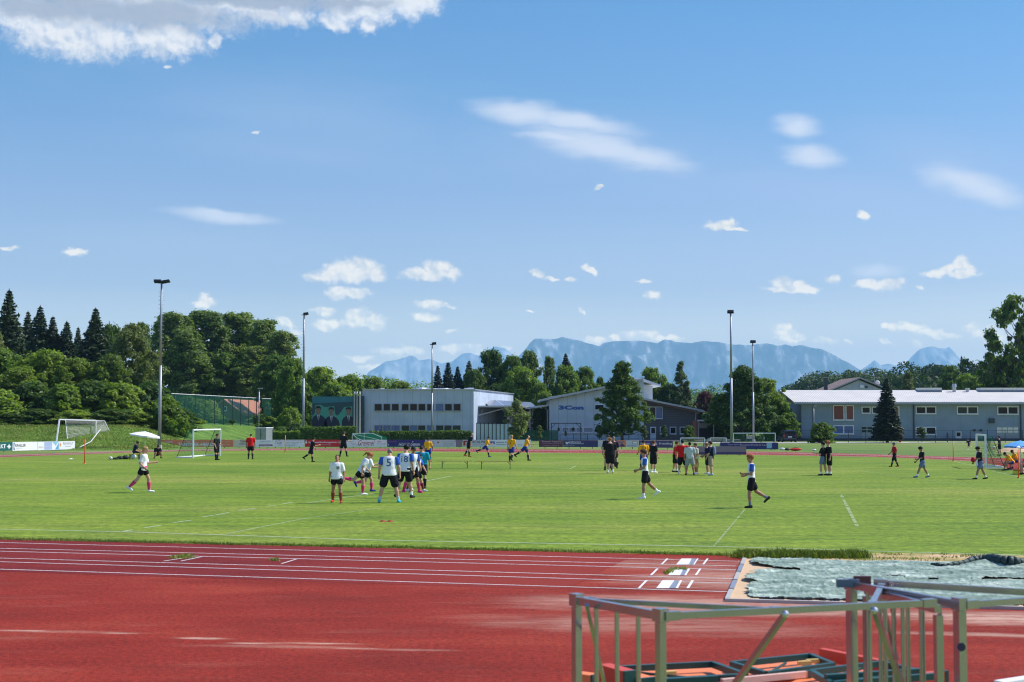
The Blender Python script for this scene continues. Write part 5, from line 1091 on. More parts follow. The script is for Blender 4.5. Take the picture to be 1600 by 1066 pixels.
b2(664.2, 712, 'ad_grey', 'pale grey board with a small red heart emblem', [('AL', 676.5, 691.3, 0.28, 6, 'ink_grey'), ('#', [(684.5,693.6),(683,691),(683.6,690),(684.5,690.6),(685.4,690),(686,691)], 'ink_red'), ('Bestattung und Trauerhilfe', 701, 690.6, 0.10, 19, 'ink_grey'), ('Tag und Nacht erreichbar', 701, 693, 0.10, 18, 'ink_grey'), ('Laufener Straße', 700, 695.4, 0.10, 15, 'ink_grey')])
b2(712.2, 722.6, 'ad_mauve', 'narrow mauve board between two pale boards', [], 1)
b2(722.8, 760, 'ad_grey', 'pale grey board reading DATALINE', [('#', [(724,688.6),(731,688.6),(731,691),(727.4,691),(727.4,696.4),(724,696.4)], 'ink_red'), ('DATALINE', 747, 690.6, 0.24, 24, 'ink_black', 0.01), ('IT-Systemhaus GmbH', 747, 694.4, 0.10, 20, 'ink_grey')])
b2(760.2, 830, 'ad_white', 'pale board with a blue bank logo and Volksbank lettering', [('#', [(766,689.8),(773,689.8),(773,694.2),(771,694.2),(771,691.6),(769.2,691.6),(769.2,694.6),(766,694.6)], 'ink_blue'), ('Volksbank Raiffeisenbank', 791, 691.2, 0.16, 33, 'ink_grey', 0.02), ('Oberbayern Südost eG', 790, 694.6, 0.16, 31, 'ink_grey', 0.02), ('vrbank', 812, 694.8, 0.10, 7, 'ink_grey')], 3)
Y3 = 140.0
def b3(u0, u1, m, label, items=(), legs=2, top=688.2, bot=698.6): return ad_board(u0, u1, top, bot, 141-(u0-842)*0.018, 141-(u1-842)*0.018, m, label, items, legs)
b3(842, 879.6, 'ad_plum', 'dark plum board reading Zimmerer Transporte', [('Zimmerer Transporte', 862, 690.4, 0.19, 31, 'ink_pink', 0.02), ('Containerdienst Baggerbetrieb', 862, 693.4, 0.09, 31, 'ink_pink'), ('Telefon 08654', 860, 695.9, 0.08, 26, 'ink_pink')])
b3(879.8, 934.4, 'ad_navy', 'dark blue board with white logo reading Raiffeisenbank Rupertiwinkel', [('#', [(883,692),(885,690.2),(886.5,691.6),(888,690.2),(890,692),(887.5,693),(888,695),(886,693.8),(884.2,695),(885,693)], 'letter_white'), ('Raiffeisenbank', 899, 690.6, 0.17, 18, 'letter_white', 0.01), ('Rupertiwinkel eG', 901, 693.4, 0.17, 22, 'letter_white', 0.01), ('Jeder Mensch hat etwas', 889.5, 696.4, 0.07, 17, 'letter_white')], 3)
b3(934.6, 945, 'ad_grey', 'narrow pale grey board left of the men in black', [], 1)
b3(945.2, 964, 'ad_plum', 'plum coloured board mostly hidden by the men in black', [('#', [(958,689),(964,689),(964,698),(960,698)], 'ink_rose')])
b3(964.2, 978, 'ad_orange', 'board with orange and purple streaks behind the men in black', [('#', [(965,689),(977,690),(970,694)], 'ad_mauve'), ('#', [(966,698),(972,693),(978,698)], 'ad_violet')], 1)
b3(978.2, 997.8, 'ad_grey', 'pale board with a small framed emblem left of the yellow shirt', [('#', [(988,689.5),(996.5,689.5),(996.5,694),(988,694)], 'ink_grey'), ('#', [(988.8,690.3),(995.7,690.3),(995.7,693.2),(988.8,693.2)], 'ad_white'), ('Autohaus Prosser', 987, 696.4, 0.09, 15, 'ink_blue')], 1)
b3(998, 1051.5, 'ad_violet', 'dark violet board reading Hausmann & Fridolfing', [('Hausmann', 1008, 693.2, 0.2, 14, 'letter_white', 0.01), ('&', 1025.5, 693.6, 0.22, 3.6, 'letter_white', 0.01), ('Fridolfing', 1040, 693.7, 0.24, 20, 'letter_white', 0.01)], 3, 688.8, 699.6)
# single banner closer to the field and blue board behind it
ad_board(1066, 1166, 697.5, 710.6, 114, 114, 'ad_mauve', 'long faded mauve banner standing on the inner edge of the track', [('#', [(1066,706.5),(1165.5,706.5),(1165.5,710.2),(1066,710.2)], 'ad_lilac' if False else 'ad_violet')], 5)
ad_board(1125, 1216, 691.6, 702.0, 135, 134, 'ad_blue', 'dark blue board reading Kunststofftechnik Laufen', [('Kunststofftechnik Laufen', 1180, 695.2, 0.16, 46, 'ink_pink', 0.01), ('GmbH', 1147, 694.8, 0.12, 20, 'ink_pink'), ('#', [(1198,692.4),(1206,692.4),(1206,700.6),(1198,700.6)], 'ad_cyan')], 4)

# =================================================================== MASTS
def mast(u, vtop, D, r, label, heads, vbot=None, steps=False):
    p = P(u, vtop, D); t = thing('floodlight_mast', label, 'floodlight mast', (p.x, D, terrain(p.x, D)), group='floodlight masts around the sports field'); z = p.z-t.location.z
    mb = MB(); mb.path([(0,0,0), (0,0,z*0.5), (0,0,z)], [r, r*0.78, r*0.5], 12); 
    if steps:
        for k in range(14): mb.bar((-0.28, 0, z-0.9-k*0.4), (0.28, 0, z-0.9-k*0.4), 0.03)
    mb.build('pole', 'pole_metal', t, True)
    MB().tube((0,0,0), (0,0,0.35), r*1.5, r*1.4).build('base', 'concrete', t)
    for (dx, dz, w, h, tilt) in heads:
        rot = Matrix.Rotation(R(tilt), 3, 'Y') @ Matrix.Rotation(R(-18), 3, 'X'); f = MB().box((dx, -0.15, z+dz), (w, 0.5, h), rot=rot).build('floodlight', 'dark_metal', t)
        MB().box((dx, -0.22, z+dz-h*0.52), (w*0.86, 0.40, 0.02), rot=rot).build('lens', 'glass_dark', f)
    MB().bar((-0.3, 0, z-0.02), (0.4, 0, z-0.02), 0.10).build('crossarm', 'dark_metal', t)
mast(252.6, 442, 136, 0.17, 'tallest floodlight mast, rising from the left bank behind the boards', [(-0.33, 0.12, 0.68, 0.2, 0), (0.42, 0.10, 0.78, 0.14, -10)], steps=True)
mast(475.2, 492, 178, 0.17, 'floodlight mast second from left, left of the poster wall', [(0.25, 0.12, 0.6, 0.16, -8)], steps=True)
mast(675.3, 538, 182, 0.14, 'thin floodlight mast in front of the flat-roofed building', [(0.25, 0.08, 0.55, 0.18, -10)])
mast(1141.6, 489, 166, 0.18, 'tall floodlight mast in front of the big round tree', [(-0.05, 0.12, 0.7, 0.26, 0)])
mast(1176, 535, 180, 0.14, 'shorter floodlight mast at the right side of the round tree', [(0, 0.08, 0.66, 0.2, 0)])
p = P(405, 607, 196); t = thing('street_lamp', 'slim pale street lamp beside the barn', 'street lamp', (p.x, 196, 0)); MB().tube((0,0,0), (0,0,p.z), 0.07, 0.05).build('pole', 'grey_metal', t, True); MB().box((0.15,-0.1,p.z), (0.7,0.3,0.1)).build('lamp_head', 'grey_metal', t)
p = P(1223, 627, 205); t = thing('street_lamp', 'slim pale street lamp before the light green tree', 'street lamp', (p.x, 184, 0)); MB().tube((0,0,0), (0,0,4.6), 0.06, 0.04).build('pole', 'grey_metal', t, True); MB().box((0.1,-0.1,4.6), (0.5,0.25,0.09)).build('lamp_head', 'grey_metal', t)

# =================================================================== PEOPLE (one continuous surface per body, clothes as their own surfaces)
def surface_nets(Fv, org, h):
    ins = Fv < 0
    s = tuple(n-1 for n in Fv.shape); cnt = np.zeros(s, int); pos = np.zeros(s+(3,)); ne = np.zeros(s)
    offs = [(i, j, k) for i in (0, 1) for j in (0, 1) for k in (0, 1)]
    sl = lambda o: tuple(slice(o[d], o[d]+s[d]) for d in range(3))
    for o in offs: cnt += ins[sl(o)]
    for ax in range(3):
        for o in offs:
            if o[ax]: continue
            o2 = list(o); o2[ax] = 1
            a, b = Fv[sl(o)], Fv[sl(o2)]; cr = (a < 0) != (b < 0)
            t = np.where(cr, a/(np.where(cr, a-b, 1)), 0); ne += cr
            for d in range(3): pos[..., d] += cr*(o[d] + (t if d == ax else 0))
    act = (cnt > 0) & (cnt < 8); idx = -np.ones(s, int); idx[act] = np.arange(act.sum())
    ii = np.argwhere(act); V = (ii + pos[act]/ne[act][:, None])*h + org
    Q = []
    for ax in range(3):
        u, v = [d for d in range(3) if d != ax]
        a = Fv.take(range(0, Fv.shape[ax]-1), ax) < 0; b = Fv.take(range(1, Fv.shape[ax]), ax) < 0
        e = np.argwhere(a != b); e = e[(e[:, u] > 0) & (e[:, v] > 0) & (e[:, u] < Fv.shape[u]-1) & (e[:, v] < Fv.shape[v]-1)]
        if not len(e): continue
        def cell(du, dv):
            c = e.copy(); c[:, u] -= du; c[:, v] -= dv; return idx[c[:, 0], c[:, 1], c[:, 2]]
        q = np.stack([cell(1, 1), cell(0, 1), cell(0, 0), cell(1, 0)], 1)
        fl = a[e[:, 0], e[:, 1], e[:, 2]] if True else None
        if ax == 1: fl = ~fl
        q[~fl] = q[~fl][:, ::-1]; Q.append(q)
    return V, np.concatenate(Q)
def seg_d(Pt, a, b, r0, r1, flat=None):
    """distance to a tapering limb; flat=(axis vector, factor) squeezes it along an axis"""
    a = np.array(a); b = np.array(b)
    Q = Pt - a; ab = b-a
    if flat is not None:
        ax, k = np.array(flat[0]), flat[1]; ax = ax/np.linalg.norm(ax)
        Q = Q + ((Q @ ax)*(k-1))[..., None]*ax; ab = ab + (ab @ ax)*(k-1)*ax
    t = np.clip((Q @ ab)/max(1e-9, ab @ ab), 0, 1); d = np.linalg.norm(Q - t[..., None]*ab, axis=-1)
    return d - (r0 + (r1-r0)*t)
def smin(ds, k):
    r = ds[0]
    for d in ds[1:]:
        h = np.clip(0.5+0.5*(d-r)/k, 0, 1); r = d*(1-h)+r*h-k*h*(1-h)
    return r
def sdf_mesh(segs, k, cuts, h, pad=0.05):
    P_ = np.array([p for s in segs for p in (s[0], s[1])]); rm = max(max(s[2], s[3]) for s in segs)+pad
    lo = P_.min(0)-rm; hi = P_.max(0)+rm
    if cuts:
        pass
    ax = [np.arange(lo[d], hi[d]+h, h) for d in range(3)]
    Gd = np.stack(np.meshgrid(*ax, indexing='ij'), -1)
    D = smin([seg_d(Gd, *s) for s in segs], k)
    for (p, n) in cuts: D = np.maximum(D, (Gd-np.array(p)) @ np.array(n))
    return surface_nets(D, lo, h)

def hand_mesh(side):
    """palm + five fingers, slightly curled; wrist at origin, hand points along -Z, thumb toward +Y*; returns verts, faces"""
    mb = MB()
    mb.add([(-0.030,-0.013,0.01),(0.030,-0.013,0.01),(0.030,0.013,0.01),(-0.030,0.013,0.01),(-0.041,-0.012,-0.085),(0.041,-0.012,-0.085),(0.041,0.012,-0.085),(-0.041,0.012,-0.085)], [(0,1,2,3),(7,6,5,4),(0,4,5,1),(1,5,6,2),(2,6,7,3),(3,7,4,0)])
    for i, (x, l) in enumerate(((-0.032, 0.062), (-0.011, 0.074), (0.011, 0.080), (0.032, 0.070))):
        p0 = Vector((x, 0, -0.080)); p1 = p0+Vector((0, -0.012*side*0-0.010, -l*0.45)); p2 = p1+Vector((0, -0.022, -l*0.30)); p3 = p2+Vector((0, -0.022, -l*0.12))
        p2 = p1+Vector((0, -0.030, -l*0.10)); p3 = p2+Vector((0, -0.012, 0.022)); mb.path([p0, p1, p2, p3], [0.0105, 0.0102, 0.0095, 0.008], 6)
    p0 = Vector((0.030, -0.004, -0.022)); mb.path([p0, p0+Vector((0.030, -0.012, -0.030)), p0+Vector((0.036, -0.022, -0.062))], [0.0135, 0.011, 0.0085], 6)
    return mb
def rotv(v, axis, ang): return Matrix.Rotation(ang, 3, axis) @ Vector(v)
SKIN_MATS = {}
mat('skin_light', (0.58, 0.33, 0.22), 0.5, var=0.06, spec=0.3); mat('skin_tan', (0.40, 0.205, 0.125), 0.5, var=0.06, spec=0.3); mat('skin_dark', (0.22, 0.11, 0.07), 0.5, var=0.06, spec=0.3)
mat('eye_dark', (0.03, 0.02, 0.018), 0.3); mat('lips', (0.38, 0.12, 0.10), 0.5)
CL = dict(white=(0.88,0.90,0.93), royal=(0.035,0.12,0.50), black=(0.014,0.014,0.018), charcoal=(0.03,0.03,0.035), shorts_black=(0.012,0.012,0.016), pink=(0.72,0.05,0.20), hot_pink=(0.85,0.02,0.28), red=(0.68,0.012,0.015), crimson=(0.42,0.012,0.035), yellow=(0.95,0.42,0.01), navy=(0.012,0.016,0.05), deep_blue=(0.02,0.04,0.28),
         ref_blue=(0.01,0.34,0.52), light_grey=(0.52,0.58,0.60), shorts_grey=(0.30,0.35,0.34), khaki=(0.40,0.31,0.20), skirt_yellow=(0.72,0.50,0.14), cream=(0.70,0.66,0.52), coral_red=(0.60,0.05,0.04), cyan=(0.05,0.50,0.68), grey_blue=(0.16,0.20,0.32), dark_green=(0.01,0.05,0.025),
         hair_blond=(0.42,0.24,0.10), hair_brown=(0.07,0.035,0.02), hair_dark=(0.018,0.012,0.010), hair_ginger=(0.30,0.10,0.03), hair_grey=(0.20,0.18,0.17), dark_red_sock=(0.28,0.03,0.03), rust=(0.30,0.08,0.04), blue_sole=(0.03,0.2,0.5))
for n_, c_ in CL.items(): mat('cloth_'+n_, c_, 0.85 if not n_.startswith('hair') else 0.6, var=0.12, scale=7, bump=0.7, bscale=9, spec=0.2)
POSE0 = dict(lean=3, side=0, hl=0, hr=0, kl=4, kr=4, ab=5, al=5, ar=5, sl=10, sr=10, el=12, er=12, hp=5, hy=0, tw=0, ein=0)
def person(u, vf, vtop, heading, pose, label, shirt='white', sleeve=None, shorts='shorts_black', sock=None, shoe='white', hair='hair_dark', skin='skin_light', hairstyle='short', legwear='shorts', build=1.0, female=False, cap=None,
           number=None, extra=(), group=None, res=0.021, shorts_len=0.62, seat=None, name='person', band=None, ground=0.0):
    ps = dict(POSE0); ps.update(pose); f = lambda k: R(ps[k])
    # joints, height about 1.75, forward +Y, right +X
    hip_z = 0.93; J = {}
    pel = Vector((0, 0, hip_z+0.03)); le = f('lean'); sd_ = f('side')
    up = Vector((math.sin(sd_), math.sin(le)*math.cos(sd_), math.cos(le)*math.cos(sd_))).normalized(); rt = Vector((1, 0, 0)); rt = (rt - up*rt.dot(up)).normalized(); rt = (Matrix.Rotation(f('tw'), 3, up) @ rt)
    fw = up.cross(rt).normalized()
    sw = (0.165 if female else 0.192)*(0.5+0.5*build); hw = 0.092
    waist = pel+up*0.17; chest = pel+up*0.36; neck = pel+up*0.505; 
    nd = (up + Vector((0, math.sin(f('hp'))*0.5, 0))).normalized(); htop = neck+nd*0.068
    J['pel'], J['waist'], J['chest'], J['neck'] = pel, waist, chest, neck
    def limbdir(flex, ab, s): return Vector((s*math.sin(ab), math.sin(flex)*math.cos(ab), -math.cos(flex)*math.cos(ab)))
    segs = []; legs = {}; arms = {}
    for s, k in ((-1, 'l'), (1, 'r')):
        hp_ = pel+Vector((s*hw, 0, -0.03)); d1 = limbdir(f('h'+k), f('ab') if 'ab'+k not in ps else R(ps['ab'+k]), s); kn = hp_+d1*0.43
        sf_ = f('h'+k)-f('k'+k); d2 = limbdir(sf_, (f('ab') if 'ab'+k not in ps else R(ps['ab'+k]))*0.8, s); an = kn+d2*0.41
        if abs(sf_) < R(24): fd = Vector((s*0.12, 1, -0.05)).normalized()
        else:
            q = sf_ + (R(18) if sf_ < 0 else 0)
            fd = Vector((s*0.08, math.cos(q), math.sin(q))).normalized() if sf_ < 0 else Vector((0, 1, 0.25)).normalized()
            if ps.get('flat'): fd = Vector((s*0.15, 1, 0)).normalized()
        heel = an+d2*0.045-fd*0.035; toe = an+d2*0.055+fd*0.165
        legs[k] = (hp_, kn, an, heel, toe)
        sh = neck - up*0.075 + rt*(s*sw); ad = limbdir(f('a'+k), f('s'+k), s)
        ad = (rt*ad.x + fw*ad.y + up*ad.z).normalized(); elb = sh+ad*0.285
        bend = f('e'+k); axis = (rt*1.0 + fw*0.0)
        fdv = limbdir(f('a'+k)+bend, f('s'+k)*0.35 - R(ps['ein']), s); fdv = (rt*fdv.x+fw*fdv.y+up*fdv.z).normalized(); wr = elb+fdv*0.25
        arms[k] = (sh, elb, wr, fdv)
    B = build; fl = (tuple(fw), 1.45/ (0.6+0.4*B))
    tors = [(waist, chest, 0.132*B, 0.168*(0.6+0.4*B), fl), (pel, waist, 0.158*(0.5+0.5*B) if not female else 0.168, 0.132*B, fl), (chest, neck-up*0.10, 0.160*(0.6+0.4*B), 0.115, fl)]
    body = [(*s[:4], s[4]) for s in tors]+[(neck-up*0.09-rt*(sw-0.03), neck-up*0.09+rt*(sw-0.03), 0.068, 0.068, None), (neck-up*0.07, htop, 0.064, 0.056, None), (neck-up*0.055-rt*0.09, neck-up*0.055+rt*0.09, 0.055, 0.055, None)]
    for k in 'lr':
        hp_, kn, an, heel, toe = legs[k]; mid = kn.lerp(an, 0.33); back = (an-kn).cross(Vector((1,0,0))).normalized()
        body += [(hp_, kn, 0.098*(0.6+0.4*B), 0.060, None), (kn, mid, 0.057, 0.064, None), (mid, an, 0.064, 0.038, None), (heel, toe, 0.036, 0.028, None)]
        sh, elb, wr, fd_ = arms[k]; body += [(sh, elb, 0.060*(0.7+0.3*B), 0.044, None), (elb, wr, 0.044, 0.028, None)]
    # head
    hyaw = f('hy'); hf = (Matrix.Rotation(hyaw, 3, 'Z') @ fw).normalized(); hpv = f('hp'); hr_ = nd.cross(hf).normalized()*-1; hr_ = hf.cross(nd).normalized()
    hu = (Matrix.Rotation(-hpv*1.0, 3, hr_) @ nd).normalized(); hff = hu.cross(hr_).normalized()
    hc = htop+hu*0.075+hff*0.012
    def hp3(x, y, z): return hc+hr_*x+hff*y+hu*z
    body += [(hp3(0,-0.022,0.035), hp3(0,0.018,0.030), 0.084, 0.082, (tuple(hr_), 1.18)), (hp3(0,0.03,-0.03), hp3(0,0.052,-0.075), 0.056, 0.034, (tuple(hr_), 1.05)), (hp3(0,0.092,0.012), hp3(0,0.112,-0.020), 0.010, 0.014, None),
             (hp3(-0.077,-0.004,0.012), hp3(-0.080,-0.010,-0.022), 0.013, 0.010, None), (hp3(0.077,-0.004,0.012), hp3(0.080,-0.010,-0.022), 0.013, 0.010, None)]
    body = [(tuple(s[0]), tuple(s[1]), s[2], s[3], s[4]) for s in body]
    lowest = min(min(legs[k][3].z-0.036, legs[k][4].z-0.028) for k in 'lr')
    top = hp3(0, 0, 0).z+0.118
    D = G(u, vf).y; hpx = vf-vtop; Hm = hpx*D/F_PX; S = Hm/(top-lowest)
    h = max(0.016, min(0.034, res/ max(0.5, 1)))*1.0
    g = G(u, vf); root = thing(name, label, 'person', (g.x, g.y, ground), R(heading-90), group)
    # centre the figure over its feet
    fc = (legs['l'][3]+legs['l'][4]+legs['r'][3]+legs['r'][4])/4; fc = Vector((fc.x, fc.y, 0)) if not ps.get('nocentre') else Vector((0,0,0))
    T = lambda V: (np.asarray(V)-np.array([fc.x*0.6, fc.y*0.6, lowest]))*S
    def mk(nm, segs_, m, k=0.025, cuts=(), parent=root, hh=None, label_=None):
        V, Q = sdf_mesh(segs_, k, cuts, hh or h)
        o = link(nm, np_mesh(nm, T(V), Q, m, smooth_=True), parent)
        return o
    V, Q = sdf_mesh(body, 0.022, (), h); nv = len(V)
    extraV, extraQ, extraM = [], [], []
    Vt = T(V)
    hands = MB(); 
    for s, k in ((-1, 'l'), (1, 'r')):
        sh, elb, wr, fd_ = arms[k]
        z = -fd_; x = (hff*0.9+rt*0.2) - z*((hff*0.9+rt*0.2).dot(z)); x.normalize(); y = z.cross(x).normalized()
        if y.dot(rt*s) < 0: y = -y     # palm (-y) faces the body
        hm = hand_mesh(s); hands.add([wr+fd_*0.0+x*v[0]*1.0+y*v[1]+z*v[2] for v in hm.v], hm.f)
    hv = T([tuple(v) for v in hands.v]); me_v = np.concatenate([Vt, hv])
    eyes = MB()
    for s in (-1, 1): eyes.ellipsoid(hp3(s*0.031, 0.083, 0.020), (0.012, 0.010, 0.009), 6, 5)
    ne_ = len(eyes.f); eyes.ellipsoid(hp3(0, 0.090, -0.055), (0.022, 0.010, 0.007), 6, 5); 
    for s in (-1, 1): eyes.ellipsoid(hp3(s*0.032, 0.086, 0.038), (0.018, 0.008, 0.004), 6, 4)
    ev = T([tuple(v) for v in eyes.v]); me_v = np.concatenate([me_v, ev])
    faces = [tuple(q) for q in Q]+[tuple(i+nv for i in fc_) for fc_ in hands.f]+[tuple(i+nv+len(hv) for i in fc_) for fc_ in eyes.f]
    me = bpy.data.meshes.new('body'); me.from_pydata(me_v.tolist(), [], faces)
    for m in (skin, 'eye_dark', 'lips'): me.materials.append(MATS[m])
    mi = [0]*(len(Q)+len(hands.f))+[1]*ne_+[2]*((5)*6)+[1]*(len(eyes.f)-ne_-30)
    mi = mi[:len(faces)]+[1]*(len(faces)-len(mi)); me.polygons.foreach_set('material_index', mi); me.polygons.foreach_set('use_smooth', [True]*len(faces)); me.validate(); me.update()
    link('body', me, root)
    tt = lambda *s: (tuple(s[0]), tuple(s[1]), s[2], s[3], s[4] if len(s) > 4 else None)
    # shirt
    if shirt:
        c = 0.017
        c = 0.022; ss = [tt(waist, chest, 0.142*B+c, 0.168*(0.6+0.4*B)+c, fl), tt(pel-up*0.06, waist, 0.205*(0.5+0.5*B)+(0.012 if female else 0.0), 0.148*B+c, (tuple(fw), 1.5)), tt(chest, neck-up*0.09, 0.160*(0.6+0.4*B)+c, 0.11, fl), tt(neck-up*0.09-rt*(sw-0.02), neck-up*0.09+rt*(sw-0.02), 0.080, 0.080), tt(neck-up*0.065-rt*0.08, neck-up*0.065+rt*0.08, 0.062, 0.062)]
        arm_s = []
        for k in 'lr':
            sh, elb, wr, _ = arms[k]; arm_s.append(tt(sh, sh.lerp(elb, 0.74), 0.078*(0.7+0.3*B), 0.072))
        cuts_n = [(tuple(neck-up*0.012), tuple(up))]
        low = pel-up*0.11; cb = (tuple(low), tuple(-up))
        if sleeve:
            so = mk('shirt', ss, 'cloth_'+shirt, 0.03, cuts_n+[cb])
            for a_, k in zip(arm_s, 'lr'):
                sh, elb, _, _ = arms[k]; ax_ = (elb-sh).normalized(); rag = tt(neck-up*0.07, sh, 0.058, 0.074)
                mk('sleeve', [(a_[0], a_[1], a_[2]+0.006, a_[3]+0.006, None), rag], 'cloth_'+sleeve, 0.02, [(tuple(sh.lerp(elb, 0.70)), tuple(ax_)), (tuple(neck-up*0.02), tuple(up))], so)
        else:
            so = mk('shirt', ss+arm_s, 'cloth_'+shirt, 0.03, cuts_n+[cb])
        if number:
            bv = BVHTree.FromPolygons([v.co.copy() for v in so.data.vertices], [tuple(p.vertices) for p in so.data.polygons])
            front = -1 if number[1] == 'front' else 1
            nm = text_mesh(number[0], (0.25 if len(number[0]) < 2 else 0.21)*S if front == 1 else 0.10*S, number[2], None, bold=0.01)
            ctr = Vector(T(chest-up*0.065+rt*(number[3] if len(number) > 3 else 0)).tolist()); dirv = fw*front
            for v in nm.vertices:
                q = ctr + rt*(v.co.x*front) + up*v.co.z - dirv*0.6; hit = bv.ray_cast(q, dirv)
                v.co = (hit[0] - dirv*0.008) if hit[0] is not None else q+dirv*0.45
            link('number' if front == 1 else 'emblem', nm, so)
    if band:
        mk('waistband', [tt(pel+up*0.0, pel+up*0.07, 0.168+0.034, 0.155+0.034, fl)], 'cloth_'+band, 0.02, [(tuple(pel+up*0.075), tuple(up)), (tuple(pel-up*0.01), tuple(-up))])
    # legwear
    sl_ = shorts_len if legwear == 'shorts' else 1.0
    if legwear in ('shorts', 'trousers'):
        ls = [tt(pel-up*0.01, pel+up*0.07, 0.166*(0.5+0.5*B)+0.006, 0.150*(0.5+0.5*B)+0.004, fl)]; cuts = []
        for k in 'lr':
            hp_, kn, an, heel, toe = legs[k]; w0 = 0.112*(0.6+0.4*B)+0.006; ls.append(tt(hp_, hp_.lerp(kn, sl_), w0, w0*(0.96 if legwear == 'shorts' else 0.72)))
            if legwear == 'trousers': ls.append(tt(kn, an+(kn-an)*0.03, 0.068, 0.055))
        wcut = (tuple(pel+up*0.06), tuple(up))
        mk('shorts' if legwear == 'shorts' else 'trousers', ls, 'cloth_'+shorts, 0.02, [wcut])
    elif legwear == 'skirt':
        m_ = (legs['l'][1]+legs['r'][1])/2; mk('skirt', [tt(pel+up*0.05, m_+Vector((0,0,-0.08)), 0.135, 0.215, ((0,1,0), 1.3))], 'cloth_'+shorts, 0.02, [(tuple(pel+up*0.06), tuple(up)), (tuple(m_+Vector((0,0,-0.10))), (0,0,-1))])
    for k in 'lr':
        hp_, kn, an, heel, toe = legs[k]
        if sock:
            sh_h = 0.22 if sock[1] == 'long' else 0.72
            a_ = kn.lerp(an, sh_h); m_ = kn.lerp(an, 0.4) if sh_h < 0.4 else a_
            sg = [tt(a_, an, 0.052, 0.046)] if sh_h > 0.4 else [tt(a_, m_, 0.064, 0.071), tt(m_, an, 0.071, 0.046)]
            mk('sock', sg, 'cloth_'+sock[0], 0.01, [(tuple(a_), tuple((kn-an).normalized()))], hh=h*0.85)
        mk('shoe', [tt(heel, toe, 0.045, 0.036), tt(heel, an, 0.045, 0.043)], 'cloth_'+shoe, 0.02, hh=h*0.8)
    # hair
    hs = [tt(hp3(0,-0.036,0.040), hp3(0,0.012,0.050), 0.095, 0.089, (tuple(hr_), 1.12))]; cuts = [(tuple(hp3(0,0.070,0.048)), tuple((hff*0.72-hu*0.70).normalized())), (tuple(hp3(0,0,-0.05)), tuple(-hu))]
    if hairstyle == 'bald': hs = [tt(hp3(0,-0.034,0.02), hp3(0,-0.02,0.03), 0.087, 0.083, (tuple(hr_), 1.14))]; cuts = [(tuple(hp3(0,0.0,0.0)), tuple((hff*0.8+hu*0.1).normalized())), (tuple(hp3(0,0,0.09)), tuple(hu)), (tuple(hp3(0,0,-0.04)), tuple(-hu))]
    if hairstyle == 'bushy': hs = [tt(hp3(0,-0.035,0.055), hp3(0,0.02,0.07), 0.102, 0.095, (tuple(hr_), 1.08))]
    if hairstyle == 'long': hs += [tt(hp3(0,-0.06,0.0), hp3(0,-0.085,-0.17), 0.07, 0.055, (tuple(hff), 1.5))]; cuts = cuts[:1]
    if hairstyle == 'ponytail': hs += [tt(hp3(0,-0.10,0.05), hp3(0,-0.16,0.02), 0.030, 0.036), tt(hp3(0,-0.16,0.02), hp3(0,-0.19,-0.16), 0.036, 0.016)]; cuts = cuts[:1]
    mk('hair', hs, 'cloth_'+hair, 0.015, cuts, hh=h*0.8)
    if cap:
        mk('cap', [tt(hp3(0,-0.025,0.055), hp3(0,0.012,0.058), 0.094, 0.090, (tuple(hr_), 1.12)), tt(hp3(0,0.08,0.062), hp3(0,0.15,0.050), 0.05, 0.045, (tuple(hu), 4.0))], 'cloth_'+cap, 0.012, [(tuple(hp3(0,0,0.045)), tuple(-hu))], hh=h*0.8)
    if 'sunglasses' in extra:
        mb = MB(); [mb.ellipsoid(Vector(T(hp3(s*0.034, 0.094, 0.020)).tolist()), (0.030*S, 0.012*S, 0.018*S), 8, 5) for s in (-1, 1)]; mb.build('sunglasses', 'black', root)
    if 'backpack' in extra:
        mk('backpack', [tt(chest-fw*0.19+up*0.04, chest-fw*0.19-up*0.18, 0.12, 0.13, (tuple(fw), 1.6))], 'cloth_grey_blue', 0.02)
    if 'stripe' in extra:
        so2 = [tt(chest-fw*0.155+up*0.05-rt*0.10, chest-fw*0.155-up*0.12+rt*0.10, 0.02, 0.02)]; mk('shirt_stripe', so2, 'cloth_light_grey', 0.01)
    Mw = Matrix.Translation(root.location) @ Matrix.Rotation(R(heading-90), 4, 'Z')
    out = {k: Mw @ Vector(T(arms[k][2]+arms[k][3]*0.09).tolist()) for k in 'lr'}; out['S'] = S; out['root'] = root
    return out

RUN = dict(lean=14, hl=32, kl=28, hr=-28, kr=48, ar=38, er=75, al=-38, el=70, sl=12, sr=12)
RUN2 = dict(lean=14, hr=32, kr=28, hl=-28, kl=48, al=38, el=75, ar=-38, er=70, sl=12, sr=12)
STAND = dict(lean=2, hl=3, hr=-3, kl=3, kr=3, ab=6, sl=12, sr=12, al=2, ar=6, el=14, er=18)
WALK = dict(lean=5, hl=22, kl=6, hr=-20, kr=14, ar=16, al=-14, er=30, el=18)
WALK2 = dict(lean=5, hr=22, kr=6, hl=-20, kl=14, al=16, ar=-14, el=30, er=18)
def P_(base, **k): d = dict(base); d.update(k); return d
OPP = 'players in white shirts and black shorts'
SHK = 'players in yellow shirts and blue shorts'
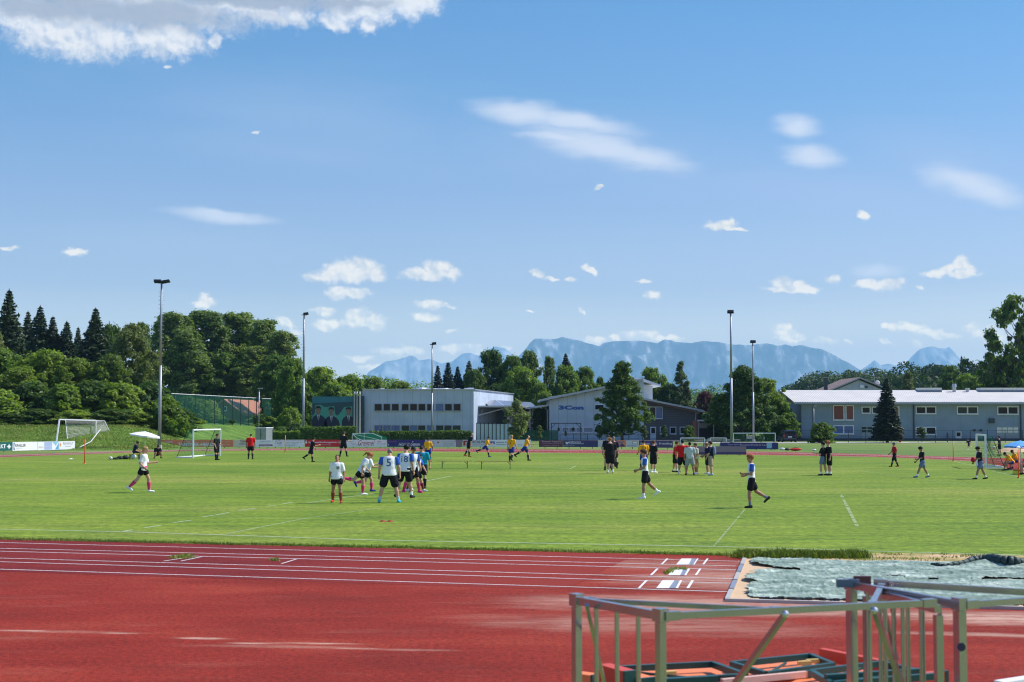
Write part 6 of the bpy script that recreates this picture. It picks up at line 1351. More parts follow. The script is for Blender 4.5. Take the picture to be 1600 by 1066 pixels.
# -- near players
person(221, 769.5, 699, 2, P_(WALK, lean=4, hl=24, kl=22, hr=-24, kr=22, al=20, el=80, ar=-20, er=70, hp=4), 'fair-haired girl jogging alone at the left in white shirt and pink knee socks', hair='hair_blond', hairstyle='long', sock=('pink', 'long'), shoe='white', female=True, shorts_len=0.42, band='hot_pink', res=0.018, group=OPP)
person(526, 786, 712, 268, P_(STAND, lean=-4, hl=10, kl=8, hr=-8, kr=10, hp=-22, sl=16, sr=14, al=-4, ar=-4), 'woman laughing with head thrown back, walking toward the camera', hair='hair_dark', hairstyle='short', sock=('rust', 'long'), shoe='coral_red', skin='skin_tan', female=True, shorts_len=0.42, build=1.05, res=0.018, group=OPP, number=('▪', 'front', 'ink_grey', -0.05))
person(557, 774, 708, 12, P_(RUN, lean=26, hl=12, kl=14, hr=-42, kr=58, al=24, el=48, ar=-8, er=30, sl=16, hp=10), 'ginger-haired girl with ponytail running with one lower leg raised behind', hair='hair_ginger', hairstyle='ponytail', sock=('pink', 'long'), shoe='white', female=True, shorts_len=0.45, res=0.018, group=OPP)
person(571, 768.5, 708, 20, P_(RUN, lean=12, hl=30, kl=28, hr=-16, kr=66, al=48, el=70, ar=30, er=70), 'girl running behind the ponytailed girl with raised fist and blue shoes', hair='hair_ginger', hairstyle='short', sock=('pink', 'long'), shoe='deep_blue', female=True, shorts_len=0.45, res=0.018, group=OPP)
person(608, 785.5, 702, 88, P_(STAND, lean=8, hl=-6, hr=2, kl=3, kr=2, ab=15, sl=17, sr=17, el=16, er=16, al=-2, ar=2, hp=18), 'burly man seen from behind with number 5 on his back, legs wide apart', sleeve='royal', hair='hair_grey', hairstyle='bald', shoe='cyan', sock=('light_grey', 'short'), build=1.28, number=('5', 'back', 'sign_blue'), res=0.018, shorts_len=0.78, group=OPP)
person(632, 778, 697, 70, P_(WALK2, lean=9, hl=-10, hr=10, ab=8, al=-4, ar=6, hp=12), 'tall dark-haired man seen from behind with number 18 on his back', sleeve='royal', hair='hair_dark', hairstyle='bushy', shoe='charcoal', sock=('white', 'short'), build=1.08, number=('18', 'back', 'sign_blue', 0.03), res=0.018, shorts_len=0.72, group=OPP)
person(644, 770, 699, 300, P_(STAND, lean=6, hl=12, kl=14, hr=-10, kr=8, ab=12, al=14, el=34, ar=10, er=40, ein=10), 'man in dark cap and sunglasses beside number 18', sleeve='royal', hair='hair_dark', cap='charcoal', shoe='hot_pink', sock=('pink', 'long'), skin='skin_tan', extra=('sunglasses',), res=0.018, group=OPP)
person(650, 768, 709.5, 320, P_(STAND, lean=14, hl=18, kl=10, hr=-14, kr=10, ab=14, al=34, el=18, ar=26, er=12, hp=12), 'crouching player reaching an arm forward next to the referee', hair='hair_dark', sleeve='royal', shoe='white', sock=('dark_red_sock', 'long'), skin='skin_light', res=0.018, group=OPP)
person(659.5, 762.5, 697.5, 262, P_(WALK, lean=6, hl=14, hr=-18, kr=10, hp=22, sl=16, sr=18, er=24), 'referee in turquoise shirt and black knee socks looking down', shirt='ref_blue', shorts='shorts_black', hair='hair_dark', sock=('black', 'long'), shoe='charcoal', build=1.18, res=0.018, shorts_len=0.72, number=('2', 'front', 'letter_white', -0.03))
person(1012, 779.5, 704, 182, P_(WALK, lean=2, hl=8, kl=6, hr=-22, kr=26, al=12, el=58, ar=4, er=62, ein=8), 'boy in white shirt with blue sleeves walking left, hand at his hip', sleeve='royal', hair='hair_brown', hairstyle='bushy', skin='skin_tan', shoe='white', sock=('white', 'short'), build=0.92, res=0.018, shorts_len=0.66, group=OPP)
person(1180, 793.5, 712, 180, P_(RUN, lean=1, hl=12, kl=14, hr=-24, kr=36, al=8, el=86, ar=-14, er=88), 'boy jogging left with bent arms in white shirt with blue sleeves', sleeve='royal', hair='hair_ginger', hairstyle='bushy', skin='skin_tan', shoe='charcoal', sock=('grey_blue', 'short'), build=0.92, res=0.018, shorts_len=0.66, group=OPP)
# -- middle distance
BK = 'players in black shirts'
person(339, 719, 679, 330, P_(STAND, hl=-4, hr=8, al=8, el=50, ein=10, sr=14), 'player in black standing in the mouth of the left goal', shirt='black', hair='hair_brown', hairstyle='bushy', sock=('black', 'long'), shoe='black', group=BK, shorts_len=0.8, res=0.026, number=('▬', 'front', 'ink_grey', 0.0))
person(391.5, 717.5, 679, 95, P_(STAND, lean=6, hp=34, ab=4), 'man in red shirt with bowed head seen from behind', shirt='red', shorts='shorts_black', sock=('charcoal', 'long'), hair='hair_dark', shoe='black', build=1.2, res=0.026, skin='skin_tan')
person(484, 722, 684, 20, P_(RUN, lean=12, hl=10, kl=6, hr=-30, kr=28, al=20, el=40), 'player in black running in front of the red board', shirt='black', hair='hair_dark', sock=('black', 'long'), shoe='black', group=BK, shorts_len=0.7, res=0.026, extra=('stripe',))
person(537, 713.5, 675, 70, P_(STAND, hr=14, kr=6, hl=-12, ar=20, er=60), 'player in black walking before the board with red script', shirt='black', hair='hair_brown', sock=('black', 'long'), shoe='black', group=BK, res=0.026)
person(669, 722, 684.5, 92, P_(STAND, hp=14, sl=16, sr=16), 'player in yellow seen from behind the referee', shirt='yellow', shorts='deep_blue', hair='hair_dark', sock=('black', 'long'), shoe='black', skin='skin_dark', group=SHK, res=0.026)
person(731.5, 714, 677.5, 20, P_(RUN, lean=22, hl=8, kl=6, hr=-18, kr=12, al=-6, el=10, ar=4, er=14), 'grey-haired man in black leaning forward as he jogs', shirt='black', hair='hair_grey', hairstyle='bald', sock=('black', 'long'), shoe='rust', group=BK, res=0.026)
person(757, 714.5, 683, 0, P_(RUN, lean=16, hl=20, kl=8, hr=-52, kr=24, al=30, el=60), 'player in yellow sprinting right with one leg stretched far back', shirt='yellow', shorts='deep_blue', hair='hair_dark', sock=('black', 'long'), shoe='deep_blue', group=SHK, res=0.026)
person(798.5, 722, 680.5, 70, P_(WALK, lean=5, hl=12, kl=10, hr=-20, kr=24), 'player in yellow seen from behind, at the right end of the bench', shirt='yellow', shorts='deep_blue', hair='hair_blond', sock=('black', 'long'), shoe='black', group=SHK, res=0.026, number=('7', 'back', 'ink_black'))
person(818, 720, 681, 5, P_(RUN, lean=16, hl=26, kl=22, hr=-46, kr=16, al=24, el=60), 'player in yellow running with the ball at his foot', shirt='yellow', shorts='deep_blue', hair='hair_dark', hairstyle='bald', sock=('charcoal', 'long'), shoe='black', group=SHK, res=0.026)
pm = person(953.5, 739.5, 685, 92, P_(STAND, hl=-3, hr=4, ab=3, hp=20, sl=12, sr=9, el=24), 'broad man in black seen from behind with a dark bag in his right hand', shirt='black', shorts='shorts_black', hair='hair_ginger', sock=('white', 'short'), shoe='light_grey', build=1.25, shorts_len=0.85, res=0.024)
person(950.5, 735, 680.5, 260, P_(STAND), 'man in black cap half hidden behind the broad man in black', shirt='black', hair='hair_dark', cap='charcoal', sock=('black', 'short'), shoe='black', res=0.026)
person(959, 732, 683, 268, P_(STAND, hp=10), 'man in black at the right of the trio in black', shirt='navy', hair='hair_grey', sock=('black', 'short'), shoe='charcoal', res=0.026)
person(1006, 735, 689, 95, P_(STAND, sl=18, sr=18, el=50, er=50, hp=26), 'broad player in yellow with hands on hips seen from behind', shirt='yellow', shorts='deep_blue', hair='hair_dark', sock=('black', 'long'), shoe='black', build=1.15, skin='skin_tan', group=SHK, res=0.024, number=('11', 'back', 'ink_black'))
person(1021.5, 739, 689, 40, P_(STAND, ar=-4, er=30), 'man in black standing beside the broad yellow player', shirt='black', hair='hair_brown', sock=('white', 'short'), shoe='white', shorts_len=0.85, res=0.024, build=1.05)
GT = 'people talking in a circle on the grass'
person(1056, 738, 690.5, 350, P_(STAND, lean=8, hl=-6, hr=10, ar=30, er=60, al=20, el=60), 'man in red leaning over papers at the left of the circle', shirt='coral_red', hair='hair_brown', sock=('white', 'short'), shoe='charcoal', group=GT, shorts_len=0.8, res=0.024)
person(1066.5, 741, 688, 80, P_(STAND, ab=7, sl=18, sr=18, el=30, hp=10), 'broad man in bright red shirt seen from behind', shirt='red', hair='hair_dark', cap='charcoal', sock=('white', 'short'), shoe='white', build=1.25, shorts_len=0.85, group=GT, res=0.024)
person(1078, 742.5, 691.5, 88, P_(STAND, ab=8, el=30, er=34, hp=8), 'man in pale grey shirt and grey shorts seen from behind', shirt='light_grey', shorts='shorts_grey', hair='hair_dark', shoe='charcoal', skin='skin_tan', build=1.1, shorts_len=0.8, group=GT, res=0.024)
person(1087, 741, 693, 200, P_(STAND, el=50, er=50), 'woman in cream top and yellow skirt', shirt='cream', shorts='skirt_yellow', legwear='skirt', hair='hair_brown', shoe='white', skin='skin_tan', female=True, group=GT, res=0.024)
person(1104.5, 741, 692.5, 180, P_(STAND, el=60, er=60, ein=10), 'person in dark blue holding something at the chest', shirt='navy', shorts='navy', hair='hair_ginger', shoe='light_grey', skin='skin_tan', group=GT, res=0.024, shorts_len=0.8)
person(1110.5, 743, 690, 150, P_(STAND, hl=-6, hr=6, el=30), 'man in navy shirt and khaki shorts with a backpack', shirt='navy', shorts='khaki', hair='hair_brown', shoe='light_grey', extra=('backpack',), group=GT, res=0.024, shorts_len=0.9)
person(1286, 743, 691.5, 150, P_(WALK2, lean=-2, hl=12, kl=18, hr=-6, kr=6, al=24, el=70), 'boy in black shirt and grey shorts reading a sheet', shirt='black', shorts='grey_blue', hair='hair_dark', sock=('white', 'short'), shoe='black', build=0.9, group='two boys standing close together', res=0.024)
person(1295.5, 743, 690, 190, P_(STAND, lean=4, ar=14, er=60), 'boy with light bushy hair in black at the right of the pair', shirt='black', shorts='shorts_black', hair='hair_ginger', hairstyle='bushy', sock=('white', 'short'), shoe='black', build=0.9, group='two boys standing close together', res=0.024, shorts_len=0.8)
person(1397, 729.5, 692, 182, P_(WALK, lean=0, hl=20, kl=4, hr=-16, kr=8), 'man in red shirt and black trousers walking in front of the fir', shirt='crimson', shorts='shorts_black', legwear='trousers', hair='hair_grey', cap='charcoal', shoe='crimson', skin='skin_tan', res=0.026)
person(1440.5, 746.5, 699, 182, P_(WALK, lean=2, hl=28, kl=6, hr=-22, kr=8, al=22, el=60, hp=18), 'boy in black striding left with one forearm raised', shirt='black', shorts='grey_blue', hair='hair_dark', hairstyle='bushy', sock=('white', 'short'), shoe='grey_blue', skin='skin_tan', build=0.9, res=0.024, group=BK)
pr = person(1531.5, 749, 699, 182, P_(WALK, lean=6, hl=24, kl=6, hr=-20, kr=6, al=26, el=66, hp=16), 'boy in black walking left in front of the right goal', shirt='black', shorts='grey_blue', hair='hair_dark', hairstyle='bushy', sock=('white', 'short'), shoe='black', skin='skin_tan', build=0.92, res=0.024, group=BK)
person(1514.5, 703, 686, 200, P_(RUN), 'small distant player running beyond the track left of the right goal', shirt='navy', shorts='black', hair='hair_dark', shoe='white', sock=('white', 'short'), res=0.034)
person(1561.5, 712, 682, 150, P_(STAND, el=60), 'distant person with white sleeve beside the right goal net', shirt='black', shorts='shorts_black', hair='hair_dark', shoe='black', res=0.034)
SIT = dict(lean=38, hl=88, hr=84, kl=92, kr=88, ab=12, al=40, ar=44, el=34, er=30, hp=18, flat=1)
SG = 'people resting at the right edge'
person(1575, 735.5, 707, 180, P_(SIT), 'player in yellow sitting bent forward beside the right goal', shirt='yellow', shorts='deep_blue', hair='hair_dark', shoe='charcoal', skin='skin_tan', group=SG, res=0.024)
person(1583, 733, 703.5, 175, P_(SIT, lean=24), 'player in yellow sitting behind the bent one', shirt='yellow', shorts='deep_blue', hair='hair_dark', shoe='black', skin='skin_tan', group=SG, res=0.026)
person(1600, 742, 706, 170, P_(SIT, lean=10), 'person in dark green sitting cut off by the right edge', shirt='dark_green', shorts='shorts_black', hair='hair_dark', shoe='black', res=0.026)
person(1208, 703, 692.5, 270, P_(SIT, lean=10, hl=95, hr=95, kl=120, kr=120), 'small person crouching at the end of the dark blue board', shirt='black', shorts='navy', hair='hair_dark', shoe='black', res=0.034)
person(215.5, 717, 690, 15, P_(SIT, lean=16), 'person in dark clothes sitting on the left bench under the parasol', shirt='navy', shorts='charcoal', hair='hair_dark', shoe='black', skin='skin_tan', res=0.028)
person(246, 716.5, 695.5, 300, P_(SIT, lean=26, hl=110, hr=108, kl=138, kr=135, al=40, ar=40, el=30), 'person in black squatting beside the left bench', shirt='black', shorts='charcoal', hair='hair_dark', shoe='black', skin='skin_tan', res=0.028)
# held bag
g_ = pm['r']; bg = thing('shoulder_bag', 'small dark bag hanging from the broad man in black', 'bag', (g_.x, g_.y, 0))
MB().box((0.0, 0, g_.z-0.40), (0.26, 0.14, 0.28), rot=Matrix.Rotation(0.35, 3, 'Y')).build('bag', 'black', bg); MB().bar((-0.02,0,g_.z-0.26), (0,0,g_.z), 0.03).bar((0.06,0,g_.z-0.26), (0,0,g_.z), 0.03).build('strap', 'black', bg)
bg = pr['l']; t = thing('red_bib', 'red cloth in the hand of the boy before the right goal', 'cloth', tuple(bg)); MB().ellipsoid((0,0,-0.03), (0.10,0.08,0.13)).build('cloth', 'cloth_crimson', t, True)
q = G(1279, 712); q = Vector((person and 0 or 0, 0, 0))
# balls
mat('ball_white', (0.78, 0.76, 0.72), 0.4)
def ball(u, v, r, label, z=None):
    g = G(u, v); t = thing('football', label, 'ball', (g.x, g.y, r if z is None else z), group='footballs on the field')
    MB().ellipsoid((0,0,0), (r,r,r), 20, 14).build('shell', 'ball_white', t, True)
    mb = MB()
    for k in range(12):
        ph = math.acos(1-2*(k+0.5)/12); th = k*2.399; n = Vector((math.sin(ph)*math.cos(th), math.sin(ph)*math.sin(th), math.cos(ph))); x = n.orthogonal().normalized(); y = n.cross(x)
        mb.add([n*r*1.006+ (x*math.cos(a)+y*math.sin(a))*r*0.27 for a in [i*2*math.pi/5 for i in range(5)]], [(0,1,2,3,4)])
    mb.build('patches', 'black', t)
ball(641.5, 771, 0.115, 'football at the feet of the group around number 18')
ball(825, 715.5, 0.12, 'football in front of the running player in yellow'); ball(173, 719, 0.13, 'football beside the bags at the left bench'); ball(1553.5, 717, 0.12, 'football caught in the right goal net', 0.8)

# =================================================================== GOALS
def goal(pA, pB, H_, depth_dir, label, frame='white_paint', net='net_cord_white', base=True, r=0.05, back_h=None, group='football goals', open_ratio=0.35):
    """pA,pB foot points of the two front posts; depth_dir vector to the back of the goal"""
    pA, pB, d = Vector(pA), Vector(pB), Vector(depth_dir); t = thing('football_goal', label, 'goal', pA, group=group); z = Vector((0,0,H_)); bh = back_h if back_h is not None else 0.0
    for p in (pA, pB): MB().bar(p, p+z, r*2).build('post', frame, t, world=True)
    MB().bar(pA+z, pB+z, r*2).build('crossbar', frame, t, world=True)
    bA, bB = pA+d, pB+d; tA, tB = pA+d*open_ratio+z*0.97, pB+d*open_ratio+z*0.97
    if base:
        MB().bar(pA+Vector((0,0,0.05)), bA+Vector((0,0,0.05)), 0.09).bar(bA+Vector((0,0,0.05)), bB+Vector((0,0,0.05)), 0.09).bar(bB+Vector((0,0,0.05)), pB+Vector((0,0,0.05)), 0.09).build('ground_frame', frame, t, world=True)
    for a, b, c in ((pA, bA, tA), (pB, bB, tB)): MB().bar(b, c, 0.035).build('stay', 'dark_metal', t, world=True)
    mb = MB(); L_ = (pB-pA).length; w = 0.012; n = max(8, int(L_/0.16))
    cord_net(mb, bA, bB, tB, tA, n, 14, w); cord_net(mb, tA, tB, pB+z, pA+z, n, 4, w)
    for a, b, c in ((pA, bA, tA), (pB, bB, tB)): cord_net(mb, a, b, c, a+z, 10, 14, w)
    mb.build('net', net, t, world=True)
    return t
g1a, g1b = G(301.5, 716), G(344, 712.5)
goal(g1a, g1b, 2.1, (-1.25, 0.1, 0), 'small white goal at the left touchline with dark net stays', net='net_cord_green')
# big leaning goal on the bank
ga, gb = P(88, 690, 137), P(149, 690, 141); ga.z = terrain(ga.x, 137); gb.z = terrain(gb.x, 141)
t = thing('football_goal', 'big weathered white goal standing on the bank behind the boards', 'goal', ga, group='football goals')
tA, tB = P(93, 655.5, 138), P(149.5, 657, 141)
for a, b in ((ga, tA), (gb, tB)): MB().bar(a, b, 0.12).build('post', 'white_paint', t, world=True)
MB().bar(tA, tB, 0.12).build('crossbar', 'white_paint', t, world=True)
bA, bB = ga+Vector((0.6,1.6,0)), gb+Vector((0.9,1.8,0.2)); cA, cB = tA+Vector((0.3,0.9,-0.05)), tB+Vector((0.6,1.0,-0.05))
MB().bar(cA, tA, 0.05).bar(cB, tB, 0.05).bar(cA, bA, 0.05).bar(cB, bB, 0.05).build('net_stays', 'white_paint', t, world=True)
mb = MB(); cord_net(mb, bA, bB, cB, cA, 40, 15, 0.014); cord_net(mb, cA, cB, tB, tA, 40, 5, 0.014); cord_net(mb, gb, bB, cB, tB, 8, 14, 0.014); mb.build('net', 'net_cord_white', t, world=True)
rp_ = thing('white_rope', 'white rope slanting down from the big goal to the board', 'rope', (-39, 134, 0)); MB().bar(P(157, 671, 139), P(142, 690, 136), 0.06).bar(P(142, 690, 136), P(119, 702, 133.8), 0.06).build('rope', 'white_line', rp_, world=True)
g3a, g3b = G(1540.5, 732), G(1526.5, 729)
goal(g3a, g3b, 1.95, (1.05, -0.15, 0), 'small goal with torn green net near the right edge', net='net_cord_green')
MB_ = None
t = thing('green_net_sheet', 'green net hanging loose at the right goal', 'net', (g3a.x+0.3, g3a.y, 0)); mb = MB()
pts_ = [P(1541,685.5,g3a.y-0.1), P(1549,686,g3a.y-0.1), P(1547,697,g3a.y-0.1), P(1556,715,g3a.y-0.3), P(1551,712,g3a.y-0.3), P(1544,700,g3a.y-0.1)]
mb.add(pts_, [tuple(range(len(pts_)))]); mb.build('net', 'net_greendark', t, world=True)
def mini_goal(u0, u1, vtop, vbot, D, label, dd=(0,1.2,0), frame='white_paint', net='net_cord_white'):
    a, b = P(u0, vbot, D), P(u1, vbot, D); H_ = P(u0, vtop, D).z; a.z = b.z = 0
    return goal(a, b, H_, dd, label, frame, net, base=False, r=0.045, group='small goals parked beyond the track')
mini_goal(1063.5, 1101, 684.5, 700, 146, 'white mini goal left of its twin behind the circle of people'); mini_goal(1110, 1135, 684.5, 700, 146, 'white mini goal behind the mauve banner', (-0.6,1.4,0))
mini_goal(1146, 1211.5, 677, 693, 160, 'long white-framed goal with dark green net beside the round tree', (0,1.6,0), net='net_cord_green')
# green net tent lying goal
t = thing('tipped_goal', 'tipped-over goal with bright green net in front of the flat-roofed building', 'goal', P(572,688,158))
t.location.z = 0; D_ = 158
pts_ = [P(551,677.5,D_), P(582,677,D_), P(597,683.5,D_), P(597,688,D_), P(566,688,D_), P(557,684,D_)]
mb = MB(); mb.add([*pts_], [tuple(range(6))]); mb.add([p+Vector((0.4,1.6,-0.05)) for p in pts_], [tuple(range(6))]); mb.build('net', 'net_green_solid' if 'net_green_solid' in MATS else mat('net_green_solid', (0.02,0.26,0.14), 0.8).name, t, world=True)
mb = MB()
for a, b in ((0,1),(1,2),(0,5),(5,4)): mb.bar(pts_[a]+Vector((0,-0.05,0)), pts_[b]+Vector((0,-0.05,0)), 0.07)
mb.bar(P(551,677.5,D_-.1), P(551,690,D_-.1), 0.05); mb.bar(P(569,677.5,D_-.1), P(569,690,D_-.1), 0.05); mb.bar(P(596.5,683,D_-.1), P(596.5,690,D_-.1), 0.05); mb.bar(P(553,678.5,D_-.1), P(592,687,D_-.1), 0.05)
mb.build('frame', 'white_paint', t, world=True)

# =================================================================== BENCHES, PARASOLS, POLES, BAGS
def bench(u0, u1, vt, vb, label, D=None, Dy=0.0):
    D = D or G(u0, vb).y; a, b = P(u0, vt, D), P(u1, vt, D+Dy); z = a.z; L_ = (b-a).length
    t = thing('folding_bench', label, 'bench', (a.x, D, 0), math.atan2(Dy, b.x-a.x), 'wooden folding benches on the grass')
    MB().box((L_/2, 0, z-0.015), (L_, 0.25, 0.03)).build('seat', 'wood_bench', t)
    for x, s in ((L_*0.16, 1), (L_*0.86, -1)):
        for y in (-0.10, 0.10): MB().bar((x, y, 0), (x, y, z-0.03), 0.035).bar((x, y, z-0.22), (x+0.16*s, y, z-0.05), 0.02).build('leg', 'bench_green', t)
        MB().bar((x-0.02, -0.10, 0.05), (x-0.02, 0.10, 0.05), 0.025).bar((x, -0.1, z*0.5), (x, 0.1, z*0.5), 0.02).build('brace', 'bench_green', t)
bench(682, 738, 720, 732, 'left one of the two long folding benches near the field centre'); bench(742, 806, 720.3, 733, 'right one of the two long folding benches near the field centre'); bench(200, 220, 709.3, 718, 'short folding bench under the white parasol')
def parasol(u, vtop, vedge, wpx, D, col, label, tilt=0, vbot=None, col2=None, base_v=None):
    p = P(u, vtop, D); w = wpx*D/F_PX; hh = P(u, vtop, D).z-P(u, vedge, D).z; zt = p.z
    t = thing('parasol', label, 'parasol', (p.x, D, 0)); tm_ = Matrix.Rotation(R(tilt), 3, 'Y')
    for part in range(1 if col2 is None else 2):
        mb = MB(); n = 16; c0 = Vector((0,0,zt))
        rim = [c0 + tm_ @ Vector((w/2*math.cos(2*math.pi*k/n), w/2*math.sin(2*math.pi*k/n), -hh*(1 if k % 2 == 0 else 0.94))) for k in range(n)]
        mid = [c0 + tm_ @ Vector((w/4*math.cos(2*math.pi*k/n), w/4*math.sin(2*math.pi*k/n), -hh*0.38)) for k in range(n)]
        fl_ = [r_+Vector((0,0,-0.14*hh/0.4)) for r_ in rim]
        vs = [c0]+mid+rim+fl_; fs = []
        for k in range(n):
            if col2 is not None and (k//2) % 2 != part: continue
            k2 = (k+1) % n; fs += [(0, 1+k, 1+k2), (1+k, 1+n+k, 1+n+k2, 1+k2), (1+n+k, 1+2*n+k, 1+2*n+k2, 1+n+k2)]
        mb.add(vs, fs); o = mb.build('canopy', col if part == 0 else col2, t)
        md = o.modifiers.new('thickness', 'SOLIDIFY'); md.thickness = 0.012
    foot = Vector((-math.tan(R(tilt))*0.0, 0, 0)); MB().tube((0,0,0), (0,0,zt), 0.022).build('pole', 'white_paint', t); MB().tube((0,0,0), (0,0,0.12), 0.22, 0.16, 12).build('foot', 'concrete', t)
mat('parasol_white', (0.78,0.78,0.80), 0.8); mat('parasol_blue', (0.10,0.36,0.72), 0.8); mat('parasol_deep', (0.03,0.12,0.45), 0.8)
parasol(227, 674.2, 680.5, 47, 107, 'parasol_white', 'white parasol over the left bench', 7)
parasol(1594, 688.3, 697.0, 48, 82, 'parasol_blue', 'light blue parasol at the right edge', 0, col2='parasol_blue'); parasol(1592, 696.5, 699.5, 16, 79, 'parasol_deep', 'small blue and white parasol under the large blue one', 6, col2='parasol_white')
PG = 'orange slalom poles stuck in the grass'
def slalom(u, vt, vb, label, w=0.035):
    g = G(u, vb); z = P(u, vt, g.y).z; t = thing('slalom_pole', label, 'pole', (g.x, g.y, 0), group=PG); MB().tube((0,0,0), (0.01,0,z), w, w*0.8).build('shaft', 'orange_pole', t, True); MB().tube((0,0,0), (0,0,0.06), w*2.4, w*1.5).build('base', 'orange_pole', t)
slalom(132, 686, 725, 'orange pole alone on the grass at the far left'); slalom(445.5, 680, 708, 'orange pole in front of the script board'); slalom(1489.5, 690, 721, 'orange pole between striding boy and right goal'); slalom(1591.5, 703, 747, 'orange pole by the sitting people at the right edge'); 
t = thing('marker_tub', 'yellow tub around the foot of the rightmost orange pole', 'tub', tuple(G(1589, 741.5))); MB().tube((0,0,0), (0,0,0.22), 0.24, 0.20, 14).build('body', 'yellow_cone', t); MB().tube((0,0,0.22), (0,0,0.26), 0.25, 0.25, 14).build('rim', 'dark_metal', t)
t = thing('marker_tub', 'yellow tub left of the rightmost orange pole', 'tub', tuple(G(1596, 740.5))); MB().tube((0,0,0), (0,0,0.16), 0.20, 0.17, 14).build('body', 'yellow_cone', t)
def bag(u, v, w, h, m, label, d=0.3):
    g = G(u, v); t = thing('sports_bag', label, 'bag', (g.x, g.y, 0), group='bags lying around the field')
    MB().ellipsoid((0,0,h*0.46), (w/2, d/2, h*0.5), 12, 8).build('bag', m, t, True); MB().bar((-w*0.25, 0, h*0.9), (0, 0, h*1.15), 0.03).bar((0, 0, h*1.15), (w*0.25, 0, h*0.9), 0.03).build('handle', 'black', t)
bag(196, 717.5, 0.6, 0.26, 'black', 'long dark bag on the grass under the left bench', 0.5); bag(187, 717.8, 0.5, 0.22, 'black', 'small dark bag beside the long dark bag'); bag(209, 717, 0.4, 0.34, 'parasol_white', 'pale sack below the left bench'); bag(180, 718.2, 0.6, 0.12, 'black', 'flat dark bag nearest the ball at the left bench')
bag(1222, 703.5, 0.5, 0.25, 'parasol_white', 'white bag right of the dark blue board'); bag(1230, 704, 0.5, 0.22, 'black', 'dark bag right of the white bag beyond the track'); bag(1243, 704.5, 1.1, 0.28, 'cloth_coral_red', 'pinkish red bag lying beyond the track'); bag(1272, 704.5, 0.4, 0.18, 'parasol_white', 'small white bag alone beyond the track')
for u, v, lab in ((598, 815.5, 'left one of two flat brown marker discs on the near grass'), (609.5, 815.5, 'right one of two flat brown marker discs on the near grass'), (111, 717.5, 'flat white marker disc at the far left')):
    g = G(u, v); t = thing('marker_disc', lab, 'marker disc', tuple(g), group='flat marker discs'); MB().tube((0,0,0.004), (0,0,0.05), 0.10 if v > 800 else 0.16, 0.04, 12).build('disc', 'cloth_rust' if v > 800 else 'white_paint', t); MB().tube((0,0,0.004), (0,0,0.012), 0.12 if v > 800 else 0.2, 0.10 if v > 800 else 0.18, 12).build('rim', 'cloth_rust' if v > 800 else 'white_paint', t)
# heap of sand and red post on the right
rng = np.random.RandomState(2); g = G(1583, 706); XX, YY = np.meshgrid(np.linspace(-1.6, 1.6, 24), np.linspace(-1.2, 1.2, 18)); ZZ = 0.45*np.clip(1-(XX/1.5)**2-(YY/1.1)**2, -0.05, 1)+0.08*fbm(XX*2+9, YY*2, 4)-0.05
tag(link('sand_heap', grid_mesh('sand_heap', XX, YY, ZZ, 'sand'), loc=(g.x, g.y, 0)), 'low heap of brown sand beyond the right goal', 'sand heap')
p = P(1406, 692, 180); t = thing('hydrant', 'red standpipe by the fir at the slate-grey building', 'hydrant', (p.x, 180, 0)); MB().tube((0,0,0), (0,0,0.75), 0.13, 0.12).build('body', 'cloth_red', t, True); MB().tube((0,0,0.75), (0,0,0.95), 0.16, 0.08).build('cap', 'cloth_red', t)
p = P(1480, 680, 180); t = thing('climbing_frame', 'thin dark post with short arms in front of the slate-grey building', 'post', (p.x, 180, 0)); MB().bar((0,0,0), (0,0,1.2), 0.1).build('post', 'dark_metal', t); mb = MB(); [mb.bar((-0.3+0.04*k,0,0.25+0.25*k), (0.3-0.04*k,0,0.25+0.25*k), 0.06) for k in range(4)]; mb.build('arms', 'dark_metal', t)

# =================================================================== CAR
def car():
    p = P(1232, 690, 180); t = thing('parked_car', 'dark blue car parked with its tail toward the field', 'car', (p.x, 179, 0))
    mat('car_paint', (0.012, 0.016, 0.03), 0.25, 0.3); mat('tail_red', (0.5, 0.02, 0.02), 0.3); mat('tyre', (0.015,0.015,0.015), 0.8)
    prof = [(-0.86,0.32),(0.86,0.32),(0.90,0.75),(0.86,0.98),(0.70,1.40),(0.55,1.50),(-0.55,1.50),(-0.70,1.40),(-0.86,0.98),(-0.90,0.75)]
    n = len(prof); st = [(0.0,1.0,0.93),(0.25,1.0,1.0),(2.4,1.0,1.0),(3.0,1.0,0.72),(4.2,0.96,0.62)]; vs = []; fs = []
    for (y, sx, sz) in st: vs += [(x*sx, y, 0.32+(z-0.32)*(sz if z > 0.9 else 1.0)) for x, z in prof]
    for i in range(len(st)-1): fs += [(i*n+k, i*n+(k+1) % n, (i+1)*n+(k+1) % n, (i+1)*n+k) for k in range(n)]
    fs += [tuple(range(n-1, -1, -1)), tuple(range((len(st)-1)*n, len(st)*n))]
    MB().add(vs, fs).build('body', 'car_paint', t); MB().add([(-0.62,-0.012,1.0),(0.62,-0.012,1.0),(0.52,-0.012,1.33),(-0.52,-0.012,1.33)], [(0,1,2,3)]).build('rear_window', 'glass_dark', t)
    for s in (-1, 1):
        MB().box((s*0.74, -0.02, 0.84), (0.16, 0.06, 0.2)).build('tail_light', 'tail_red', t)
        for y in (0.75, 3.3): w = MB().tube((s*0.72, y, 0.31), (s*0.88, y, 0.31), 0.31, 0.31, 18).build('wheel', 'tyre', t); MB().tube((s*0.885, y, 0.31), (s*0.89, y, 0.31), 0.19, 0.19, 12).build('rim', 'grey_metal', w)
    MB().box((0,-0.02,0.66), (0.5,0.02,0.11)).build('number_plate', 'white_paint', t); MB().box((0,-0.04,0.45), (1.6,0.1,0.16)).build('bumper', 'dark_slab', t)
car()

